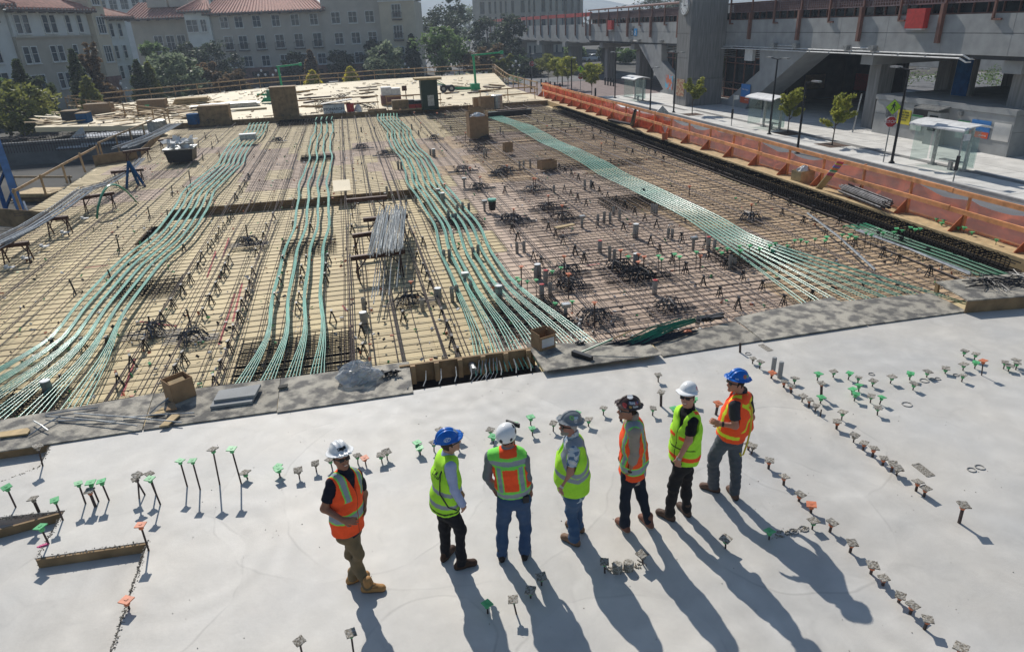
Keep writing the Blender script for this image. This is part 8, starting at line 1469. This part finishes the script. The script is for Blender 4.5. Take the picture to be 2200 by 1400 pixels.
def car(loc, rz, m_, label, L_=4.5):
    t = thing('parked_car', label, 'car', loc, rz, 'parked cars'); prof = [(-2.2, .35), (-2.25, .75), (-1.9, .92), (-1.2, 1.0), (-.6, 1.42), (.7, 1.45), (1.5, 1.02), (2.15, .9), (2.25, .6), (2.2, .35)]
    MB().prism([(x, -.85, z) for x, z in prof], (0, 1.7, 0)).build('body', m_, t, local=True); MB().prism([(x, -.86, z) for x, z in ((-1.1, 1.0), (-.55, 1.36), (.65, 1.39), (1.35, 1.02))], (0, 1.72, 0)).build('side_window', M['glassd'], t, local=True); MB().prism([(-1.9, -.8, .95), (-1.22, -.8, 1.02), (-.63, -.75, 1.42), (-.75, -.75, 1.44)], (0, 1.5, 0)).build('rear_window', M['glassd'], t, local=True)
    for x in (-1.4, 1.4):
        for y in (-.8, .8): w = MB(); w.cyl((x, y - .1, .32), (x, y + .1, .32), .33, 14); w.build('wheel', M['black'], t, local=True)
    for s__ in (-.6, .6): MB().box((2.2, s__, .72), (.08, .35, .14)).build('headlight', M['white'], t, local=True)
grey = mat('car_grey', (.2, .21, .23), var=.05, rough=.25, metal=.3, spec=.6); silver = mat('car_silver', (.42, .44, .46), var=.04, rough=.25, metal=.3, spec=.6); whitec = mat('car_white', (.7, .7, .7), var=.03, rough=.3); bluec = mat('car_blue', (.05, .1, .22), var=.05, rough=.25)
car((9.3, 104.5, -1.99), math.pi + .02, silver, 'silver saloon car on the street beyond the far deck'); car((-1.5, 105.5, -1.99), .02, grey, 'grey saloon car beyond the yellow tree'); car((53, 150, -1.99), .3, whitec, 'white car in the lot seen under the viaduct, left one'); car((57, 148, -1.99), .3, bluec, 'blue car in the lot seen under the viaduct, middle one'); car((61, 146, -1.99), .3, whitec, 'white car in the lot seen under the viaduct, right one'); car((70, 58, -1.8), 1.4, whitec, 'pale car glimpsed behind the ticket building'); car((77, 56, -1.8), 1.4, silver, 'silver car glimpsed at the right behind the ticket building')
TR = [(19.99,56.94,-0.45),(22.04,57.72,-0.45),(21.78,47.75,-0.45),(18.66,45.24,-0.45)]
t = thing('white_trailer', 'flat white box trailer roof on the street behind the net', 'trailer', (19, 48, -2)); q = [Vector(v) for v in TR]; MB().prism([v - Vector((0, 0, .05)) for v in q], (0, 0, .06)).build('roof', M['white'], t); MB().prism([v.lerp(sum(q, Vector()) / 4, .01) - Vector((0, 0, 1.2)) for v in q], (0, 0, 1.14)).build('trailer_body', M['offwhite'], t)
for v in q[:]: c = v.lerp(sum(q, Vector()) / 4, .2); MB().cyl((c.x - .1, c.y, -1.65), (c.x + .1, c.y, -1.65), .35, 12).build('wheel', M['black'], t)
lot = MB().box2((57.5, 28, -1.86), (140, 76, -1.84)); struct('car_park', lot, M['asphalt'])
pl_ = thing('low_retaining_wall', 'pale block wall seen in sunlight beyond the undercroft', 'wall', (85, 60, -2)); MB().box2((84, 30, -2), (84.4, 110, 1.2)).build('wall', M['conc'], pl_)
pl_ = thing('concrete_ramp', 'low concrete wall behind the ticket building', 'wall', (52, 42, -2)); MB().box2((52, 30, -2), (52.4, 48, -.4)).build('wall', M['conc'], pl_)

# ---- trees: trunk with limbs, crown of leaf clumps
def leaves(mb, c, r_, n, size, flat=1.0, up=.3):
    for i in range(n):
        d = Vector((random.gauss(0, 1), random.gauss(0, 1), random.gauss(0, 1))); d.normalize(); d *= r_ * random.random() ** .45; p_ = c + Vector((d.x, d.y, d.z * flat)); s_ = size * U_(.6, 1.3)
        a = Vector((U_(-1, 1), U_(-1, 1), U_(-.6, .6))).normalized(); b = a.cross(Vector((U_(-1, 1), U_(-1, 1), U_(-1, 1)))).normalized()
        mb.add([p_ - a * s_, p_ + b * s_ * .5, p_ + a * s_, p_ - b * s_ * .5], [(0, 1, 2, 3)])
def tree(name, base, h, w, kind, label, style='round', n=2200, size=.22, trunk=.16, group=None, crown0=.25, d_=1.0):
    t = thing(name, label, 'tree', base, 0, group); random_state = random.getstate(); tr = MB(); top = Vector((U_(-.03, .03) * h, U_(-.03, .03) * h, h * .8)); tr.tube([(0, 0, 0), (U_(-.05, .05), U_(-.05, .05), h * .35), top], [trunk, trunk * .75, trunk * .2], 7); lf = MB(); cl = []
    if style == 'cone':
        for i in range(90): u = i / 90; a = i * 2.4 + U_(-.3, .3); rr = w / 2 * (1 - u) ** .7 * U_(.45, 1.0) * (.65 + .35 * min(1, u * 6)); cl.append((Vector((rr * math.cos(a), rr * math.sin(a), h * lerp(crown0, .97, u))), w * .15 * (1.25 - u)))
    elif style == 'sparse':
        for i in range(15):
            a = U_(0, 6.28); u = random.random(); e = Vector((w * .5 * U_(.5, 1) * math.cos(a) * (1 - .3 * u), w * .5 * U_(.5, 1) * math.sin(a) * (1 - .3 * u), h * lerp(crown0 + .1, 1.0, u)))
            s0 = Vector((0, 0, h * lerp(crown0 * .8, .62, u))); tr.tube([s0, s0.lerp(e, .5) + Vector((0, 0, .05 * h)), e], [trunk * .4, trunk * .25, trunk * .1], 5)
            for k in (.45, .62, .8, 1.0): cl.append((s0.lerp(e, k) + Vector((U_(-.1, .1), U_(-.1, .1), .03 * h)), w * .085))
    else:
        for i in range(48):
            a = U_(0, 6.28); v = U_(-1, 1); rr = math.sqrt(1 - v * v) * U_(.45, 1.15); z = h * lerp(crown0, 1, .5 + .42 * v); e = Vector((w * .42 * rr * math.cos(a), w * .42 * rr * math.sin(a), z)); cl.append((e, w * U_(.06, .18)))
            if i % 3 == 0: s0 = Vector((0, 0, h * lerp(.25, .5, random.random()))); tr.tube([s0, s0.lerp(e, .6), e], [trunk * .45, trunk * .3, trunk * .1], 5)
    per = max(6, n // len(cl))
    for c, r_ in cl: leaves(lf, c, r_, per, size, .8)
    tr.build('trunk', M['bark'], t); lf.build('crown', LEAF[kind], t); return t
TRS = [(-28.52,70.96,5.13,6.79,'olive','round','broad dark olive tree at the left edge behind the board stacks'),(-31.57,75.96,5.39,3.51,'green','round','green tree half cut by the left image edge'),(-30.26,78.55,6.8,3.17,'cedar','cone','dark conifer against the white block,left one'),(-28.64,78.17,5.17,2.72,'cedar','round','low dark tree in front of the white block'),(-26.36,81.96,7.48,2.98,'cedar','cone','tall dark conifer before the tan wing'),(-25.83,85.08,7.49,3.0,'brown','sparse','rust-brown thin tree beside the tall conifer'),(-23.41,74.5,5.09,3.16,'olive','cone','short olive conifer behind the left guard rail'),(-24.13,83.29,4.1,2.57,'brown','round','low brown shrubby tree left of the entrance'),(-22.6,89.73,5.95,3.0,'cedar','cone','dark conifer right of the brick entrance'),(-22.01,91.75,5.6,2.74,'olive','cone','olive-tipped conifer touching the grey-green tree'),(-19.89,95.46,6.42,7.2,'grey','round','large pale grey-green tree in front of the long block'),(-25.52,112.06,7.84,5.65,'green','round','green tree behind the grey-green one'),(-23.18,122.48,7.5,5.93,'dark','round','dark tree under the balcony'),(-19.17,121.69,7.09,8.89,'dark','round','wide dark tree left of the first yellow tree'),(-16.91,99.08,4.76,5.19,'brown','sparse','rust-brown spreading tree behind the grey panels'),(-13.95,102.84,3.68,3.79,'brown','round','brown shrub tree before the brick base'),(-7.49,122.19,5.08,4.87,'dark','round','small dark tree against the beige wall,left'),(-4.6,116.08,5.65,3.05,'brown','cone','slim brown tree behind the first yellow one'),(-4.34,108.28,2.96,2.99,'yellow','cone','bright yellow-green tree right of the green crane'),(1.01,107.02,3.26,3.12,'yellow','cone','bright yellow tree,the taller of two,before the car'),(-0.23,121.56,5.07,4.92,'dark','round','small dark tree against the parapet wall'),(6.78,113.4,6.16,6.25,'grey','round','pale round grey-green tree before the tower part'),(5.67,123.42,6.43,5.52,'dark','round','dark tree behind the pale round one'),(11.76,123.07,7.29,3.5,'dark','cone','dark column tree at the tower corner'),(14.92,111.48,8.39,8.58,'green','round','largest leafy green tree right of the tower'),(21.14,110.01,5.24,9.45,'brown','sparse','brown bare-looking tree at the bend of the rail'),(23.29,106.25,3.67,4.24,'olive','sparse','thin ochre tree beside the brown one'),(20.17,146.53,11.95,9.47,'dark','round','dark oak behind the largest green tree'),(24.92,158.57,14.63,7.2,'dark','round','tall dark oak top against the sky'),(27.66,138.19,9.82,7.24,'dark','round','dark oak left of the office tower'),(29.47,126.8,10.15,6.53,'dark','round','dark oak touching the viaduct end'),(39.6,226.37,13.86,10.32,'grey','round','hazy pale tree far behind the oaks'),(30.0,115.07,2.56,5.38,'dark','round','dark shrubby tree under the viaduct end'),(29.24,121.79,3.1,4.05,'green','round','green tree under the viaduct end'),(49.94,152.67,3.19,6.17,'green','round','green tree seen between viaduct columns'),(53.44,140.28,3.08,5.76,'dark','round','dark tree seen between station columns'),(54.74,134.7,2.71,5.56,'green','round','green tree beside the left station leg'),(84.17,188.44,13.51,14.33,'dark','round','dark wooded tree above the station roof,left'),(86.89,182.32,13.65,13.96,'dark','round','dark wooded tree above the station roof,right')]
for (x, y, h, w, k, s_, l) in TRS: tree('broadleaf_tree' if s_ != 'cone' else 'conical_tree', (x, y, -2), h, w, k, l, s_, n=3000 if w > 5 else 1900, size=.30 if y > 95 else .25, group='trees round the site', crown0=.14 if s_ != 'cone' else .08)
STR = [(-0.48,1.25,0.0,'a','b')]
for q, h, w, k, s_, l in (((28.28,98.56,-2.0), 3.9, 3.4, 'olive', 'round', 'leftmost street tree on the brick plaza'), ((27.46,91.26,-2.0), 3.7, 2.9, 'young', 'round', 'second street tree on the plaza, by the globe lamp'), ((27.8,87.84,-2.0), 3.9, 2.9, 'young', 'round', 'third street tree on the plaza, yellowing'), ((27.82,78.78,-2.0), 3.4, 3.0, 'young', 'round', 'street tree right of the far stop sign'), ((29.58,57.18,-1.9), 3.2, 2.3, 'young', 'sparse', 'young spiky tree in front of the clock tower'), ((30.47,44.26,-1.9), 3.0, 2.2, 'young', 'sparse', 'smaller of two young trees by the passage'), ((30.12,38.89,-1.9), 3.1, 2.5, 'young', 'sparse', 'larger of two young trees by the passage')):
    tree('street_tree', (q[0], q[1], SZ), h, w, k, l, s_, n=2600, size=.10 if s_ == 'sparse' else .13, trunk=.045, group='young street trees', crown0=.38)
    if s_ == 'sparse': tag(MB().box((q[0], q[1], SZ + .004), (1.5, 1.7, .006)).build('tree_pit', M['mulch'], loc=(q[0], q[1], SZ)), 'brown soil square at the foot of the ' + l.split(' ', 1)[0] + ' ' + ' '.join(l.split(' ')[1:6]), 'tree pit', 'tree pits')
hb = MB()
for i in range(90): leaves(hb, Vector((U_(60, 82), U_(44, 70), -1.4 + U_(0, .9))), .7, 46, .13)
for i in range(240): x, y = U_(-40, 22), U_(99.8, 100.8); leaves(hb, Vector((x, y, -1.5 + U_(0, .6))), .5, 10, .16)
for i in range(120): x, y = U_(16, 26), U_(100, 118); leaves(hb, Vector((x, y, -1.7 + U_(0, .5))), .5, 10, .18)
tag(hb.build('street_shrubs', LEAF['green']), 'low planting along the street beyond the far deck', 'shrubs', kind='stuff')
fw_ = MB()
for i in range(300): x = U_(-330, 420); y = U_(300, 420); leaves(fw_, Vector((x, y, U_(1, 7))), 6, 14, 1.6)
tag(fw_.build('distant_woods', LEAF['dark']), 'distant belt of dark trees below the hills', 'woods', kind='stuff')
for k_, v in PROTO.items():
    for i, o in enumerate(v):
        if not out_used[id(v)][i]:
            for c in list(o.children): D.objects.remove(c)
            D.objects.remove(o)
# ---- air
hz = MB().box2((-1600, -450, -7.5), (1700, 2600, 92)); hz_o = tag(hz.build('haze', None or D.materials.new('air_haze')), 'thin pale air haze', kind='stuff')
m_ = D.materials['air_haze']; m_.use_nodes = True; n_ = m_.node_tree; n_.nodes.remove(n_.nodes['Principled BSDF']); pv = n_.nodes.new('ShaderNodeVolumePrincipled'); pv.inputs['Density'].default_value = .0006; pv.inputs['Color'].default_value = (.72, .84, 1, 1); pv.inputs['Anisotropy'].default_value = .3; n_.links.new(pv.outputs[0], n_.nodes['Material Output'].inputs['Volume'])
hz_o.display_type = 'WIRE'
